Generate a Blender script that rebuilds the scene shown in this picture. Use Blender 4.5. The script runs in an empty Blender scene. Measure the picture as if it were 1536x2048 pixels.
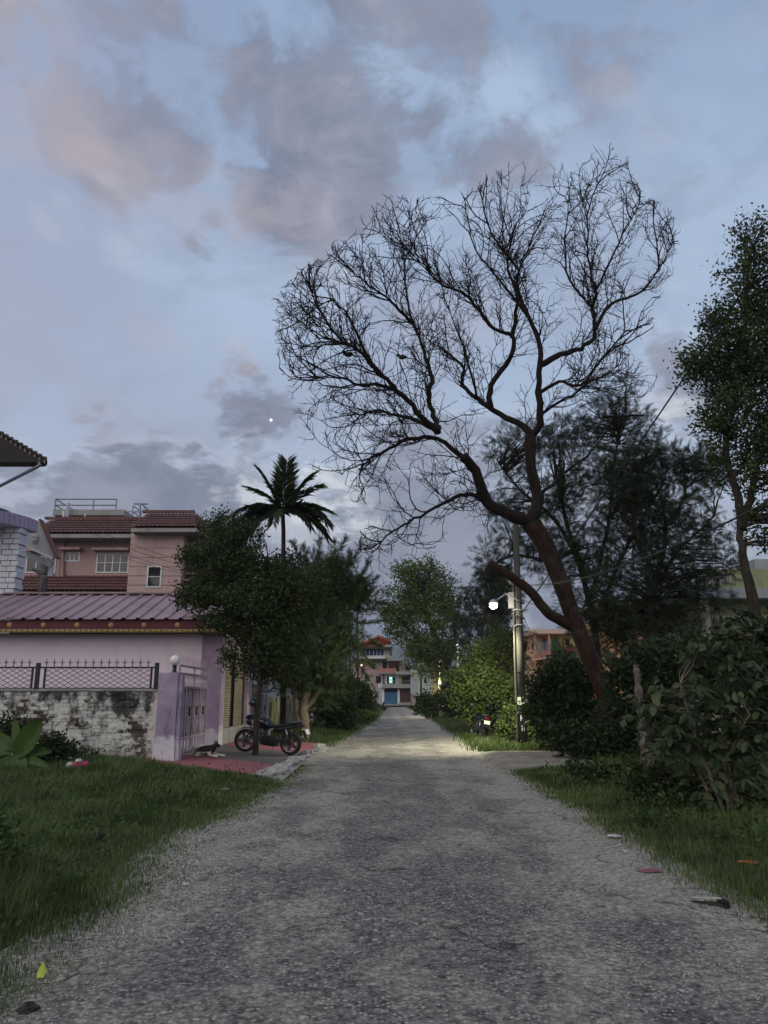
import bpy, math, random
import numpy as np
from mathutils import Vector, Matrix

R = math.radians
random.seed(11)
rng = np.random.default_rng(11)
sc = bpy.context.scene
COL = sc.collection

# ---------------------------------------------------------------- camera
EYE = 1.6
F = 1540.0                                   # focal length in pixels of a 1536 x 2048 picture
PITCH = math.atan((1392 - 1024) / F)
CP, SP = math.cos(PITCH), math.sin(PITCH)
cam_data = bpy.data.cameras.new('camera')
cam = bpy.data.objects.new('camera', cam_data)
COL.objects.link(cam)
cam.location = (0, 0, EYE)
cam.rotation_euler = (math.pi / 2 + PITCH, 0, 0)
cam_data.sensor_fit = 'VERTICAL'
cam_data.sensor_height = 24
cam_data.lens = 24 * F / 2048
cam_data.clip_start = 0.05
cam_data.clip_end = 30000
sc.camera = cam

def ray(px, py):
    a, b = (px - 768) / F, (1024 - py) / F
    return Vector((a, CP - b * SP, SP + b * CP))

def at(px, py, Y):
    r = ray(px, py); t = Y / r.y
    return Vector((r.x * t, Y, EYE + r.z * t))

def gr(px, py, z=0.0):
    r = ray(px, py); t = (z - EYE) / r.z
    return Vector((r.x * t, r.y * t, z))

# ---------------------------------------------------------------- colour management
sc.view_settings.view_transform = 'Standard'
sc.view_settings.look = 'None'
sc.view_settings.exposure = 0.05
sc.view_settings.gamma = 1.0
sc.view_settings.use_curve_mapping = False
sc.render.engine = 'CYCLES'
sc.cycles.use_denoising = True
sc.cycles.max_bounces = 6
sc.cycles.diffuse_bounces = 3
sc.cycles.transparent_max_bounces = 8
sc.cycles.volume_bounces = 0

# ---------------------------------------------------------------- world: dusk sky with clouds
SUN_EL, SUN_AZ = R(42), R(212)               # azimuth clockwise from +Y (the street): behind, to the left
world = bpy.data.worlds.new('World')
sc.world = world
world.use_nodes = True
nt = world.node_tree
nt.nodes.clear()
WN, WL = nt.nodes, nt.links

def wmath(op, a, b=None, c=None, clamp=False):
    n = WN.new('ShaderNodeMath'); n.operation = op; n.use_clamp = clamp
    for i, v in enumerate((a, b, c)):
        if v is None: continue
        if isinstance(v, (int, float)): n.inputs[i].default_value = v
        else: WL.new(v, n.inputs[i])
    return n.outputs[0]

def wvec(op, a, b=None, scale=None):
    n = WN.new('ShaderNodeVectorMath'); n.operation = op
    for i, v in enumerate((a, b)):
        if v is None: continue
        if isinstance(v, (tuple, Vector)): n.inputs[i].default_value = tuple(v)
        else: WL.new(v, n.inputs[i])
    if scale is not None:
        if isinstance(scale, (int, float)): n.inputs['Scale'].default_value = scale
        else: WL.new(scale, n.inputs['Scale'])
    return n.outputs['Value'] if op == 'DOT_PRODUCT' else n.outputs['Vector']

def wmix(fac, a, b, mode='MIX'):
    n = WN.new('ShaderNodeMix'); n.data_type = 'RGBA'; n.blend_type = mode
    for s, v in ((0, fac), (6, a), (7, b)):
        if isinstance(v, (int, float)): n.inputs[s].default_value = v
        elif isinstance(v, tuple): n.inputs[s].default_value = (*v, 1)
        else: WL.new(v, n.inputs[s])
    return n.outputs[2]

def wnoise(vec, scale, detail=6, rough=0.55, dist=0.0):
    n = WN.new('ShaderNodeTexNoise')
    n.inputs['Scale'].default_value = scale; n.inputs['Detail'].default_value = detail
    n.inputs['Roughness'].default_value = rough; n.inputs['Distortion'].default_value = dist
    WL.new(vec, n.inputs['Vector'])
    return n.outputs['Fac'], n.outputs['Color']

def wsmooth(x, lo, hi):
    n = WN.new('ShaderNodeMapRange'); n.interpolation_type = 'SMOOTHSTEP'
    WL.new(x, n.inputs[0]); n.inputs[1].default_value = lo; n.inputs[2].default_value = hi
    return n.outputs[0]

tc = WN.new('ShaderNodeTexCoord')
D0 = tc.outputs['Generated']
sep = WN.new('ShaderNodeSeparateXYZ'); WL.new(D0, sep.inputs[0])
Z = sep.outputs[2]
zz = wmath('ADD', wmath('MAXIMUM', Z, 0.0), 0.22)
inv = wmath('DIVIDE', 1.0, zz)
PLANE = wvec('SCALE', D0, scale=inv)                         # direction projected on a cloud layer
_, wc = wnoise(PLANE, 2.3, 5, 0.6)
warp = wvec('SCALE', wvec('SUBTRACT', wc, (0.5, 0.5, 0.5)), scale=0.15)
D1 = wvec('NORMALIZE', wvec('ADD', D0, warp))
n1, _ = wnoise(PLANE, 3.4, 9, 0.62, 0.5)
n2, _ = wnoise(PLANE, 1.1, 4, 0.5)
n3, _ = wnoise(D0, 9.0, 8, 0.62, 0.4)
n4, _ = wnoise(PLANE, 6.5, 9, 0.66, 0.4)

def lobes(spec):
    tot = None
    for (px, py, r, w) in spec:
        c = ray(px, py).normalized()
        ang = r / F
        v = wmath('MULTIPLY', wsmooth(wvec('DOT_PRODUCT', D1, c), math.cos(ang * 1.45), math.cos(ang * 0.25)), w)
        tot = v if tot is None else wmath('MAXIMUM', tot, v)
    return tot

DARK = [(640, 90, 150, 1), (560, 150, 120, .8), (690, 350, 130, 1.1), (620, 400, 120, 1.0), (560, 290, 130, .7), (860, 150, 140, .95), (980, 260, 130, .8), (1050, 330, 120, .8),
        (210, 240, 130, .85), (320, 270, 100, .75), (330, 130, 130, .65), (200, 90, 120, .55), (1270, 50, 100, .5), (1090, 90, 110, .55), (40, 60, 90, .6),
        (520, 860, 70, .95), (560, 850, 50, .8), (455, 765, 50, .7), (205, 832, 55, .7), (330, 870, 45, .6), (1440, 240, 110, .4), (440, 470, 60, .4)]
LOW = [(60, 1010, 100, .7), (170, 985, 90, .85), (280, 975, 100, .9), (390, 995, 90, .9), (470, 1000, 60, .8), (505, 940, 50, .7), (250, 1040, 160, .9), (850, 960, 130, .8), (980, 900, 110, .7),
       (700, 1120, 150, 1), (850, 1150, 180, 1), (1000, 1130, 160, .9), (1380, 770, 70, .9), (1330, 690, 50, .65), (1370, 850, 55, .7), (1480, 720, 60, .6),
       (1200, 1100, 180, .8), (480, 1120, 140, .9), (740, 1030, 70, .7)]
PINK = [(140, 300, 55, 1.2), (110, 270, 40, 1.0), (180, 330, 45, 1.0), (240, 350, 70, .7), (110, 200, 60, .9), (150, 190, 50, .6), (40, 260, 60, .7), (30, 50, 70, .7), (510, 420, 60, .7),
        (640, 440, 70, .55), (460, 750, 45, .8), (205, 822, 40, .7), (330, 700, 50, .5), (290, 680, 50, .4), (670, 580, 60, .4), (930, 640, 90, .3), (300, 350, 60, .6), (380, 390, 60, .5)]
GLOW = [(610, 990, 60, 1), (660, 1015, 60, .9), (470, 965, 40, .9), (520, 990, 40, .8), (690, 1000, 50, .7), (1330, 845, 60, .8), (1010, 1240, 50, .7), (1440, 1100, 60, .6), (560, 1040, 50, .5)]
BLUE = [(420, 520, 160, .8), (560, 600, 170, 1), (1000, 190, 70, 1), (770, 230, 90, .8), (860, 240, 60, .7), (1400, 420, 170, .8), (1180, 420, 120, .7), (1000, 560, 200, .9), (1270, 620, 130, .9), (560, 30, 70, .7), (760, 50, 60, .6),
        (440, 640, 150, .6), (1450, 120, 150, .4), (1110, 270, 50, .9), (80, 860, 80, .6), (700, 520, 120, .7)]

ramp = WN.new('ShaderNodeValToRGB')
WL.new(Z, ramp.inputs[0])
el = ramp.color_ramp.elements
el[0].position, el[0].color = 0.0, (.36, .39, .49, 1)
el[1].position, el[1].color = 1.0, (.25, .35, .54, 1)
for pos, c in ((.10, (.40, .44, .57)), (.22, (.52, .60, .73)), (.36, (.46, .575, .76)), (.55, (.375, .49, .69)), (.75, (.285, .395, .60))):
    e = el.new(pos); e.color = (*c, 1)
base = ramp.outputs[0]
left = wmath('MULTIPLY', wsmooth(sep.outputs[0], 0.0, -0.65), 0.62)
base = wmix(left, base, (.44, .435, .55))                    # mauve veil towards the left
sky = WN.new('ShaderNodeTexSky')
sky.sky_type = 'NISHITA'; sky.sun_disc = False
sky.sun_elevation = SUN_EL; sky.sun_rotation = SUN_AZ
sky.air_density = 1.0; sky.dust_density = 2.0
base = wmix(0.12, base, wvec('SCALE', sky.outputs[0], scale=0.045))
nb = wmath('SUBTRACT', n1, .5); nf = wmath('SUBTRACT', n4, .5)
thin = wmath('MULTIPLY', wsmooth(wmath('ADD', n2, wmath('MULTIPLY', nf, .6)), .44, .78), .42)
base = wmix(thin, base, (.29, .31, .41))
bl_ = wmath('MULTIPLY', wmath('MULTIPLY', lobes(BLUE), wsmooth(wmath('ADD', n1, wmath('MULTIPLY', nf, -.6)), .66, .38)), .75)
base = wmix(bl_, base, (.46, .585, .78))
det = wmath('ADD', wmath('MULTIPLY', nb, 1.7), wmath('MULTIPLY', nf, 2.1))
dk = wmath('ADD', wmath('MULTIPLY', lobes(DARK), .80), det)
dk = wmath('MULTIPLY', wsmooth(dk, .36, .82), .90)
ccol = wmix(wsmooth(n4, .38, .64), (.165, .19, .265), (.28, .30, .39))
ccol = wmix(left, ccol, (.285, .28, .355))
c = wmix(dk, base, ccol)
pk = wmath('MULTIPLY', wmath('MULTIPLY', lobes(PINK), wsmooth(wmath('ADD', n4, wmath('MULTIPLY', nb, .8)), .40, .58)), .50)
c = wmix(pk, c, (.54, .47, .50))
lw = wmath('ADD', wmath('MAXIMUM', wmath('MULTIPLY', lobes(LOW), .85), wsmooth(Z, .17, .06)), wmath('ADD', wmath('MULTIPLY', nf, 1.5), wmath('MULTIPLY', wmath('SUBTRACT', n3, .5), .7)))
lwm = wmath('MULTIPLY', wsmooth(lw, .36, .68), .9)
lcol = wmix(wsmooth(n3, .35, .68), (.185, .215, .29), (.33, .35, .435))
rim = wmath('MULTIPLY', wmath('MULTIPLY', wsmooth(lw, .12, .36), wsmooth(lw, .52, .36)), .20)
c = wmix(rim, c, (.62, .68, .76))
c = wmix(lwm, c, lcol)
gl = wmath('MULTIPLY', wmath('MULTIPLY', lobes(GLOW), wsmooth(wmath('ADD', n4, wmath('MULTIPLY', wmath('SUBTRACT', n3, .5), .8)), .40, .62)), .92)
c = wmix(gl, c, (.82, .87, .93))
star = wsmooth(wvec('DOT_PRODUCT', D0, ray(542, 840).normalized()), math.cos(.0024), math.cos(.0010))
c = wmix(star, c, (1.6, 1.5, 1.3))
bg = WN.new('ShaderNodeBackground')
c10 = wvec('SCALE', c, scale=10.0)
WL.new(c10, bg.inputs['Color'])
bg.inputs['Strength'].default_value = 0.1
wo = WN.new('ShaderNodeOutputWorld')
WL.new(bg.outputs[0], wo.inputs['Surface'])
world.cycles.sampling_method = 'MANUAL'
world.cycles.sample_map_resolution = 512

# soft remainder of the daylight
sun_data = bpy.data.lights.new('sun', 'SUN')
sun_data.energy = 1.25
sun_data.angle = R(75)
sun_data.color = (1.0, 0.87, 0.70)
sun = bpy.data.objects.new('sun', sun_data)
COL.objects.link(sun)
sdir = Vector((math.sin(SUN_AZ) * math.cos(SUN_EL), math.cos(SUN_AZ) * math.cos(SUN_EL), math.sin(SUN_EL)))
sun.rotation_euler = sdir.to_track_quat('Z', 'Y').to_euler()
sun.location = sdir * 50

# ---------------------------------------------------------------- helpers: meshes
class MB:
    def __init__(s): s.v, s.f = [], []
    def add(s, vs, fs):
        n = len(s.v); s.v += [tuple(p) for p in vs]; s.f += [tuple(i + n for i in f) for f in fs]; return s
    def box(s, x0, x1, y0, y1, z0, z1, M=None):
        vs = [Vector(p) for p in ((x0, y0, z0), (x1, y0, z0), (x1, y1, z0), (x0, y1, z0), (x0, y0, z1), (x1, y0, z1), (x1, y1, z1), (x0, y1, z1))]
        if M is not None: vs = [M @ p for p in vs]
        return s.add(vs, [(0, 3, 2, 1), (4, 5, 6, 7), (0, 1, 5, 4), (1, 2, 6, 5), (2, 3, 7, 6), (3, 0, 4, 7)])
    def px(s, x0, y0, x1, y1, Y, d):
        """a box whose front face (at depth Y) fills a picture rectangle; d metres deep"""
        a, b = at((x0 + 0.0), (y0 + y1) / 2, Y), at(x1, (y0 + y1) / 2, Y)
        t, u = at(x0, y0, Y), at(x0, y1, Y)
        return s.box(a.x, b.x, Y, Y + d, u.z, t.z)
    def bar(s, p, q, w, h=None):
        p, q = Vector(p), Vector(q); h = h or w
        d = (q - p); L = d.length; d.normalize()
        a = d.cross(Vector((0, 0, 1)))
        if a.length < 1e-4: a = Vector((1, 0, 0))
        a.normalize(); b = a.cross(d)
        M = Matrix(((a.x, d.x, b.x, p.x), (a.y, d.y, b.y, p.y), (a.z, d.z, b.z, p.z), (0, 0, 0, 1)))
        return s.box(-w / 2, w / 2, 0, L, -h / 2, h / 2, M)
    def prism(s, pts, ext):
        """polygon (list of 3D points) extruded by vector ext"""
        ext = Vector(ext); n = len(pts); pts = [Vector(p) for p in pts]
        vs = pts + [p + ext for p in pts]
        return s.add(vs, [tuple(range(n))[::-1], tuple(range(n, 2 * n))] + [(i, (i + 1) % n, n + (i + 1) % n, n + i) for i in range(n)])
    def tube(s, pts, rad, n=8, cap=True):
        pts = [Vector(p) for p in pts]
        if isinstance(rad, (int, float)): rad = [rad] * len(pts)
        base = len(s.v); up = None
        for i, p in enumerate(pts):
            t = (pts[min(i + 1, len(pts) - 1)] - pts[max(i - 1, 0)])
            if t.length < 1e-9: t = Vector((0, 0, 1))
            t.normalize()
            if up is None:
                up = t.orthogonal().normalized()
            up = (up - t * up.dot(t))
            if up.length < 1e-6: up = t.orthogonal()
            up.normalize(); w = t.cross(up)
            for k in range(n):
                a = 2 * math.pi * k / n
                s.v.append(tuple(p + (up * math.cos(a) + w * math.sin(a)) * rad[i]))
        for i in range(len(pts) - 1):
            for k in range(n):
                a, b = base + i * n + k, base + i * n + (k + 1) % n
                s.f.append((a, b, b + n, a + n))
        if cap:
            s.f.append(tuple(base + k for k in range(n))[::-1])
            s.f.append(tuple(base + (len(pts) - 1) * n + k for k in range(n)))
        return s
    def lathe(s, prof, c=(0, 0, 0), n=16, axis='Z', M=None):
        """prof: list of (radius, height)"""
        base = len(s.v); c = Vector(c)
        for r, h in prof:
            for k in range(n):
                a = 2 * math.pi * k / n
                p = Vector((r * math.cos(a), r * math.sin(a), h))
                if axis == 'Y': p = Vector((p.x, p.z, p.y))
                if axis == 'X': p = Vector((p.z, p.x, p.y))
                p = p + c
                s.v.append(tuple(M @ p if M is not None else p))
        for i in range(len(prof) - 1):
            for k in range(n):
                a, b = base + i * n + k, base + i * n + (k + 1) % n
                s.f.append((a, b, b + n, a + n))
        s.f.append(tuple(base + k for k in range(n))[::-1])
        s.f.append(tuple(base + (len(prof) - 1) * n + k for k in range(n)))
        return s
    def sphere(s, c, r, n=14, m=9, sz=(1, 1, 1)):
        prof = [(max(1e-4, math.sin(math.pi * i / m)) * r, -math.cos(math.pi * i / m) * r) for i in range(m + 1)]
        b = len(s.v); s.lathe(prof, (0, 0, 0), n)
        c = Vector(c)
        for i in range(b, len(s.v)):
            q = s.v[i]; s.v[i] = (c.x + q[0] * sz[0], c.y + q[1] * sz[1], c.z + q[2] * sz[2])
        return s
    def build(s, name, m, parent=None, smooth=False, local=False, bevel=0.0, label=None):
        me = bpy.data.meshes.new(name); me.from_pydata(s.v, [], s.f); me.update()
        if smooth: me.polygons.foreach_set('use_smooth', [True] * len(me.polygons))
        if m: me.materials.append(m)
        o = bpy.data.objects.new(name, me); COL.objects.link(o)
        attach(o, parent, local)
        if bevel:
            b = o.modifiers.new('bevel', 'BEVEL'); b.width = bevel; b.segments = 2; b.limit_method = 'ANGLE'
        if label: o['label'] = label
        return o

def attach(o, parent, local=False):
    if parent is None: return o
    o.parent = parent
    if not local:
        p, loc = parent, Vector((0, 0, 0))
        while p is not None:
            if p.type == 'EMPTY': loc = Vector(p.location)
            p = p.parent
        if parent.type == 'EMPTY': o.matrix_parent_inverse = Matrix.Translation(-loc)
    return o

def tag(o, label=None, cat=None, group=None, kind=None):
    if label: o['label'] = label
    if cat: o['category'] = cat
    if group: o['group'] = group
    if kind: o['kind'] = kind
    return o

def thing(name, label, cat, loc=(0, 0, 0), group=None, rz=0):
    o = bpy.data.objects.new(name, None); COL.objects.link(o)
    o.location = loc; o.rotation_euler = (0, 0, rz); o.empty_display_size = 0.2
    return tag(o, label, cat, group)

def inst(name, me, M, parent, local=False):
    """one more object on a shared mesh"""
    o = bpy.data.objects.new(name, me); COL.objects.link(o)
    attach(o, parent, local); o.matrix_basis = M
    return o

def fast_mesh(name, V, T, m, parent=None, smooth=False):
    """numpy: V (n,k,3) copies of a template with triangles T (m,3)"""
    n, k, _ = V.shape; T = np.asarray(T, dtype=np.int64)
    idx = (T[None] + (np.arange(n) * k)[:, None, None]).reshape(-1)
    nf = n * len(T)
    me = bpy.data.meshes.new(name)
    me.vertices.add(n * k); me.vertices.foreach_set('co', V.reshape(-1).astype(np.float32))
    me.loops.add(nf * 3); me.loops.foreach_set('vertex_index', idx.astype(np.int32))
    me.polygons.add(nf); me.polygons.foreach_set('loop_start', (np.arange(nf) * 3).astype(np.int32))
    try: me.polygons.foreach_set('loop_total', np.full(nf, 3, dtype=np.int32))
    except Exception: pass
    me.update(calc_edges=True)
    if smooth: me.polygons.foreach_set('use_smooth', np.ones(nf, dtype=bool))
    me.materials.append(m)
    o = bpy.data.objects.new(name, me); COL.objects.link(o)
    attach(o, parent)
    return o

def nrm(a): return a / np.maximum(np.linalg.norm(a, axis=-1, keepdims=True), 1e-9)

def scatter(P, D, S, tv, N=None):
    """place template tv (k,3) (Y = axis) at P with axis D, scale S; N = wanted normal hint"""
    n = len(P); D = nrm(D)
    H = rng.normal(size=(n, 3)) if N is None else N
    X = nrm(np.cross(D, H)); Zv = np.cross(X, D)
    S = np.broadcast_to(np.asarray(S, dtype=float).reshape(-1, 1), (n, 1)) if np.ndim(S) else np.full((n, 1), S)
    tv = np.asarray(tv, dtype=float)
    return (P[:, None, :] + S[:, None, :] * (tv[None, :, 0:1] * X[:, None] + tv[None, :, 1:2] * D[:, None] + tv[None, :, 2:3] * Zv[:, None]))

_lat = rng.random((64, 64))
def vnoise(x, y):
    x = np.asarray(x, float); y = np.asarray(y, float)
    xi, yi = np.floor(x).astype(int), np.floor(y).astype(int)
    fx, fy = x - xi, y - yi
    fx, fy = fx * fx * (3 - 2 * fx), fy * fy * (3 - 2 * fy)
    g = lambda i, j: _lat[i % 64, j % 64]
    return (g(xi, yi) * (1 - fx) + g(xi + 1, yi) * fx) * (1 - fy) + (g(xi, yi + 1) * (1 - fx) + g(xi + 1, yi + 1) * fx) * fy
def fbm(x, y): return vnoise(x, y) * .55 + vnoise(x * 2.1 + 7, y * 2.1 + 3) * .3 + vnoise(x * 4.3 + 1, y * 4.3 + 9) * .15

# ---------------------------------------------------------------- helpers: materials
class NT:
    """small node-tree writer"""
    def __init__(s, name):
        s.m = bpy.data.materials.new(name); s.m.use_nodes = True
        s.t = s.m.node_tree; s.t.nodes.clear()
        s.pos = s.t.nodes.new('ShaderNodeNewGeometry')
        s.p = s.pos.outputs['Position']
    def _in(s, sock, v):
        if v is None: return
        if isinstance(v, (int, float)): sock.default_value = v
        elif isinstance(v, (tuple, list)): sock.default_value = (*v, 1) if sock.type == 'RGBA' and len(v) == 3 else v
        else: s.t.links.new(v, sock)
    def node(s, typ, ins=None, **kw):
        n = s.t.nodes.new(typ)
        for k, v in kw.items(): setattr(n, k, v)
        for k, v in (ins or {}).items(): s._in(n.inputs[k], v)
        return n
    def noise(s, scale, detail=5, rough=.55, vec=None, dist=0., stretch=None):
        v = vec or s.p
        if stretch: v = s.node('ShaderNodeVectorMath', {0: v, 1: stretch}, operation='MULTIPLY').outputs[0]
        return s.node('ShaderNodeTexNoise', {'Vector': v, 'Scale': scale, 'Detail': detail, 'Roughness': rough, 'Distortion': dist}).outputs['Fac']
    def voro(s, scale, out='Distance', vec=None, feature='F1'):
        return s.node('ShaderNodeTexVoronoi', {'Vector': vec or s.p, 'Scale': scale}, feature=feature).outputs[out]
    def ss(s, x, lo, hi, a=0., b=1.):
        return s.node('ShaderNodeMapRange', {0: x, 1: lo, 2: hi, 3: a, 4: b}, interpolation_type='SMOOTHSTEP').outputs[0]
    def math(s, op, a, b=None, clamp=False):
        return s.node('ShaderNodeMath', {0: a, 1: b}, operation=op, use_clamp=clamp).outputs[0]
    def mix(s, f, a, b, mode='MIX'):
        return s.node('ShaderNodeMix', {0: f, 6: a, 7: b}, data_type='RGBA', blend_type=mode).outputs[2]
    def bump(s, h, strength=.3, dist=.02):
        return s.node('ShaderNodeBump', {'Height': h, 'Strength': strength, 'Distance': dist}).outputs[0]
    def rnd(s): return s.node('ShaderNodeObjectInfo').outputs['Random']
    def isl(s): return s.pos.outputs['Random Per Island']
    def out(s, col, rough=.8, bump=None, metal=0., spec=.3, emis=None, es=0., trans=None):
        b = s.node('ShaderNodeBsdfPrincipled', {'Base Color': col, 'Roughness': rough, 'Metallic': metal, 'Specular IOR Level': spec})
        if bump is not None: s.t.links.new(bump, b.inputs['Normal'])
        if emis is not None: s._in(b.inputs['Emission Color'], emis); b.inputs['Emission Strength'].default_value = es
        sh = b.outputs[0]
        if trans:
            t = s.node('ShaderNodeBsdfTranslucent', {'Color': col})
            sh = s.node('ShaderNodeMixShader', {0: trans, 1: sh, 2: t.outputs[0]}).outputs[0]
        o = s.node('ShaderNodeOutputMaterial'); s.t.links.new(sh, o.inputs['Surface'])
        return s.m

def paint(name, c, c2=None, rough=.75, sc_=1.2, dirt=.35, dirt_c=(.06, .055, .045), grain=60, bs=.15, metal=0., streak=True, spec=.3):
    """weathered painted plaster / metal: patchy colour, rain streaks, fine grain"""
    n = NT(name); c2 = c2 or tuple(x * .8 for x in c)
    col = n.mix(n.ss(n.noise(sc_, 6, .6), .35, .7), c, c2)
    if dirt:
        st = n.noise(2.5, 6, .65, stretch=(1.0, 1.0, .18) if streak else None)
        col = n.mix(n.math('MULTIPLY', n.ss(st, .52, .78), dirt), col, dirt_c)
        col = n.mix(n.math('MULTIPLY', n.ss(n.noise(14, 5, .7), .55, .75), dirt * .6), col, dirt_c)
    g = n.noise(grain, 4, .6)
    return n.out(col, rough, n.bump(g, bs, .01), metal, spec)

def plain(name, c, rough=.6, metal=0., var=.15, scale=8, spec=.4):
    n = NT(name)
    col = n.mix(n.noise(scale, 4), tuple(x * (1 - var) for x in c), tuple(min(1, x * (1 + var)) for x in c))
    return n.out(col, rough, n.bump(n.noise(scale * 12, 3), .06, .005), metal, spec)

def glow(name, c, s):
    n = NT(name); return n.out(c, .5, emis=c, es=s)

def leafmat(name, a, b, trans=.25, rough=.55, obj=False, dead=None):
    n = NT(name)
    r = n.rnd() if obj else n.isl()
    col = n.mix(r, a, b)
    col = n.mix(n.ss(n.noise(1.1, 3), .3, .7, 0, .5), col, tuple(x * .6 for x in a))
    if dead: col = n.mix(n.ss(r, .955, .97), col, dead)
    return n.out(col, rough, None, 0, .25, trans=trans)

def barkmat(name, a, b, moss=None):
    n = NT(name)
    v = n.node('ShaderNodeVectorMath', {0: n.p, 1: (1, 1, .22)}, operation='MULTIPLY').outputs[0]
    f = n.noise(14, 7, .65, vec=v, dist=.6)
    col = n.mix(n.ss(f, .35, .65), a, b)
    if moss: col = n.mix(n.ss(n.noise(2.2, 5, .6), .5, .68, 0, .8), col, moss)
    return n.out(col, .9, n.bump(f, .8, .03), 0, .15)
# ---------------------------------------------------------------- materials
def road_material():
    n = NT('worn_asphalt')
    st = n.node('ShaderNodeVectorMath', {0: n.p, 1: (1, .55, 1)}, operation='MULTIPLY').outputs[0]
    big = n.noise(.55, 6, .62, vec=st)
    mid = n.noise(1.7, 6, .65, vec=st, dist=.5)
    cell = n.node('ShaderNodeTexVoronoi', {'Vector': n.p, 'Scale': 34.0})
    cell2 = n.node('ShaderNodeTexVoronoi', {'Vector': n.p, 'Scale': 17.0})
    cv = n.node('ShaderNodeSeparateColor', {0: cell.outputs['Color']}).outputs[0]
    cv2 = n.node('ShaderNodeSeparateColor', {0: cell2.outputs['Color']}).outputs[0]
    fine = n.noise(120, 3, .7)
    dark = n.mix(n.ss(n.noise(22, 6, .75), .36, .64), (.040, .038, .037), (.24, .228, .208))
    stone = n.mix(cv, (.08, .077, .073), (.53, .49, .43))
    asphalt = n.mix(n.math('MULTIPLY', n.ss(cell.outputs['Distance'], .52, .22), n.ss(cv2, .15, .35)), dark, stone)
    asphalt = n.mix(n.math('MULTIPLY', n.ss(cv2, .94, .98), n.ss(cell2.outputs['Distance'], .42, .22)), asphalt, (.50, .48, .44))
    dust = n.mix(n.ss(n.noise(26, 6, .75), .35, .65), (.20, .187, .16), (.58, .535, .45))
    dust = n.mix(n.math('MULTIPLY', n.ss(cv, .0, .35, 1, 0), .55), dust, (.085, .08, .073))
    sx = n.node('ShaderNodeSeparateXYZ', {0: n.p}).outputs[0]
    side = n.math('MULTIPLY', n.ss(n.math('ABSOLUTE', n.math('SUBTRACT', sx, .15)), .9, 2.7), .26)
    track = n.math('MULTIPLY', n.ss(n.math('ABSOLUTE', n.math('SUBTRACT', n.math('ABSOLUTE', n.math('SUBTRACT', n.math('ADD', sx, n.math('MULTIPLY', n.noise(.35, 2), .8)), .55)), .95)), .55, .05), .10)
    side = n.math('ADD', side, track)
    d = n.math('ADD', n.math('ADD', n.math('MULTIPLY', big, .85), n.math('MULTIPLY', mid, .62)), side)
    d = n.math('ADD', d, n.math('MULTIPLY', n.noise(13, 5, .75), .55))
    dm = n.math('MULTIPLY', n.ss(d, .98, 1.22), .75)
    col = n.mix(dm, asphalt, dust)
    tar = n.math('MULTIPLY', n.ss(n.noise(.8, 6, .66, dist=1.4), .55, .66), .32)
    col = n.mix(tar, col, (.055, .056, .06))
    wv = n.node('ShaderNodeVectorMath', {0: n.node('ShaderNodeTexNoise', {'Vector': n.p, 'Scale': 2.2, 'Detail': 5.0}).outputs['Color'], 'Scale': .55}, operation='SCALE').outputs[0]
    crk = n.voro(1.1, 'Distance', vec=n.node('ShaderNodeVectorMath', {0: n.p, 1: wv}, operation='ADD').outputs[0], feature='DISTANCE_TO_EDGE')
    crk = n.math('MULTIPLY', n.math('MULTIPLY', n.ss(crk, .022, .004), n.ss(n.noise(.5, 3), .50, .60)), .8)
    col = n.mix(crk, col, (.028, .027, .026))
    h = n.math('ADD', n.math('MULTIPLY', cell.outputs['Distance'], -.9), n.math('ADD', n.math('MULTIPLY', mid, 1.2), fine))
    return n.out(col, .88, n.bump(h, .85, .016), 0, .2)

def soil_material(name, a, b, c):
    n = NT(name)
    col = n.mix(n.ss(n.noise(2, 6, .65), .35, .65), a, b)
    col = n.mix(n.ss(n.voro(34), .32, .12), col, c)
    return n.out(col, .95, n.bump(n.noise(30, 5, .7), .8, .03), 0, .1)

def brick_material():
    n = NT('mouldy_whitewashed_brick')
    r = n.rnd()
    brick = n.mix(r, (.055, .045, .038), (.15, .11, .085))
    edge = n.noise(9, 6, .7, dist=.4)
    wash = n.math('ADD', n.math('ADD', n.noise(1.1, 6, .62), n.math('MULTIPLY', edge, .55)), n.math('MULTIPLY', r, .16))
    col = n.mix(n.ss(wash, .72, .86), brick, (.60, .59, .54))
    sz = n.node('ShaderNodeSeparateXYZ', {0: n.p}).outputs[2]
    mould = n.math('ADD', n.noise(1.7, 7, .68, stretch=(1, 1, .55)), n.math('MULTIPLY', n.ss(sz, .7, 1.75), .16))
    col = n.mix(n.math('MULTIPLY', n.ss(mould, .55, .68), .93), col, (.026, .028, .026))
    col = n.mix(n.ss(n.noise(40, 4, .7), .58, .68, 0, .7), col, (.03, .03, .028))
    earth = n.math('MULTIPLY', n.ss(sz, .5, .1), n.ss(n.noise(3, 5), .35, .6))
    col = n.mix(earth, col, (.13, .10, .075))
    return n.out(col, .9, n.bump(n.math('ADD', edge, n.noise(50, 4)), .9, .02), 0, .15)

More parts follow.
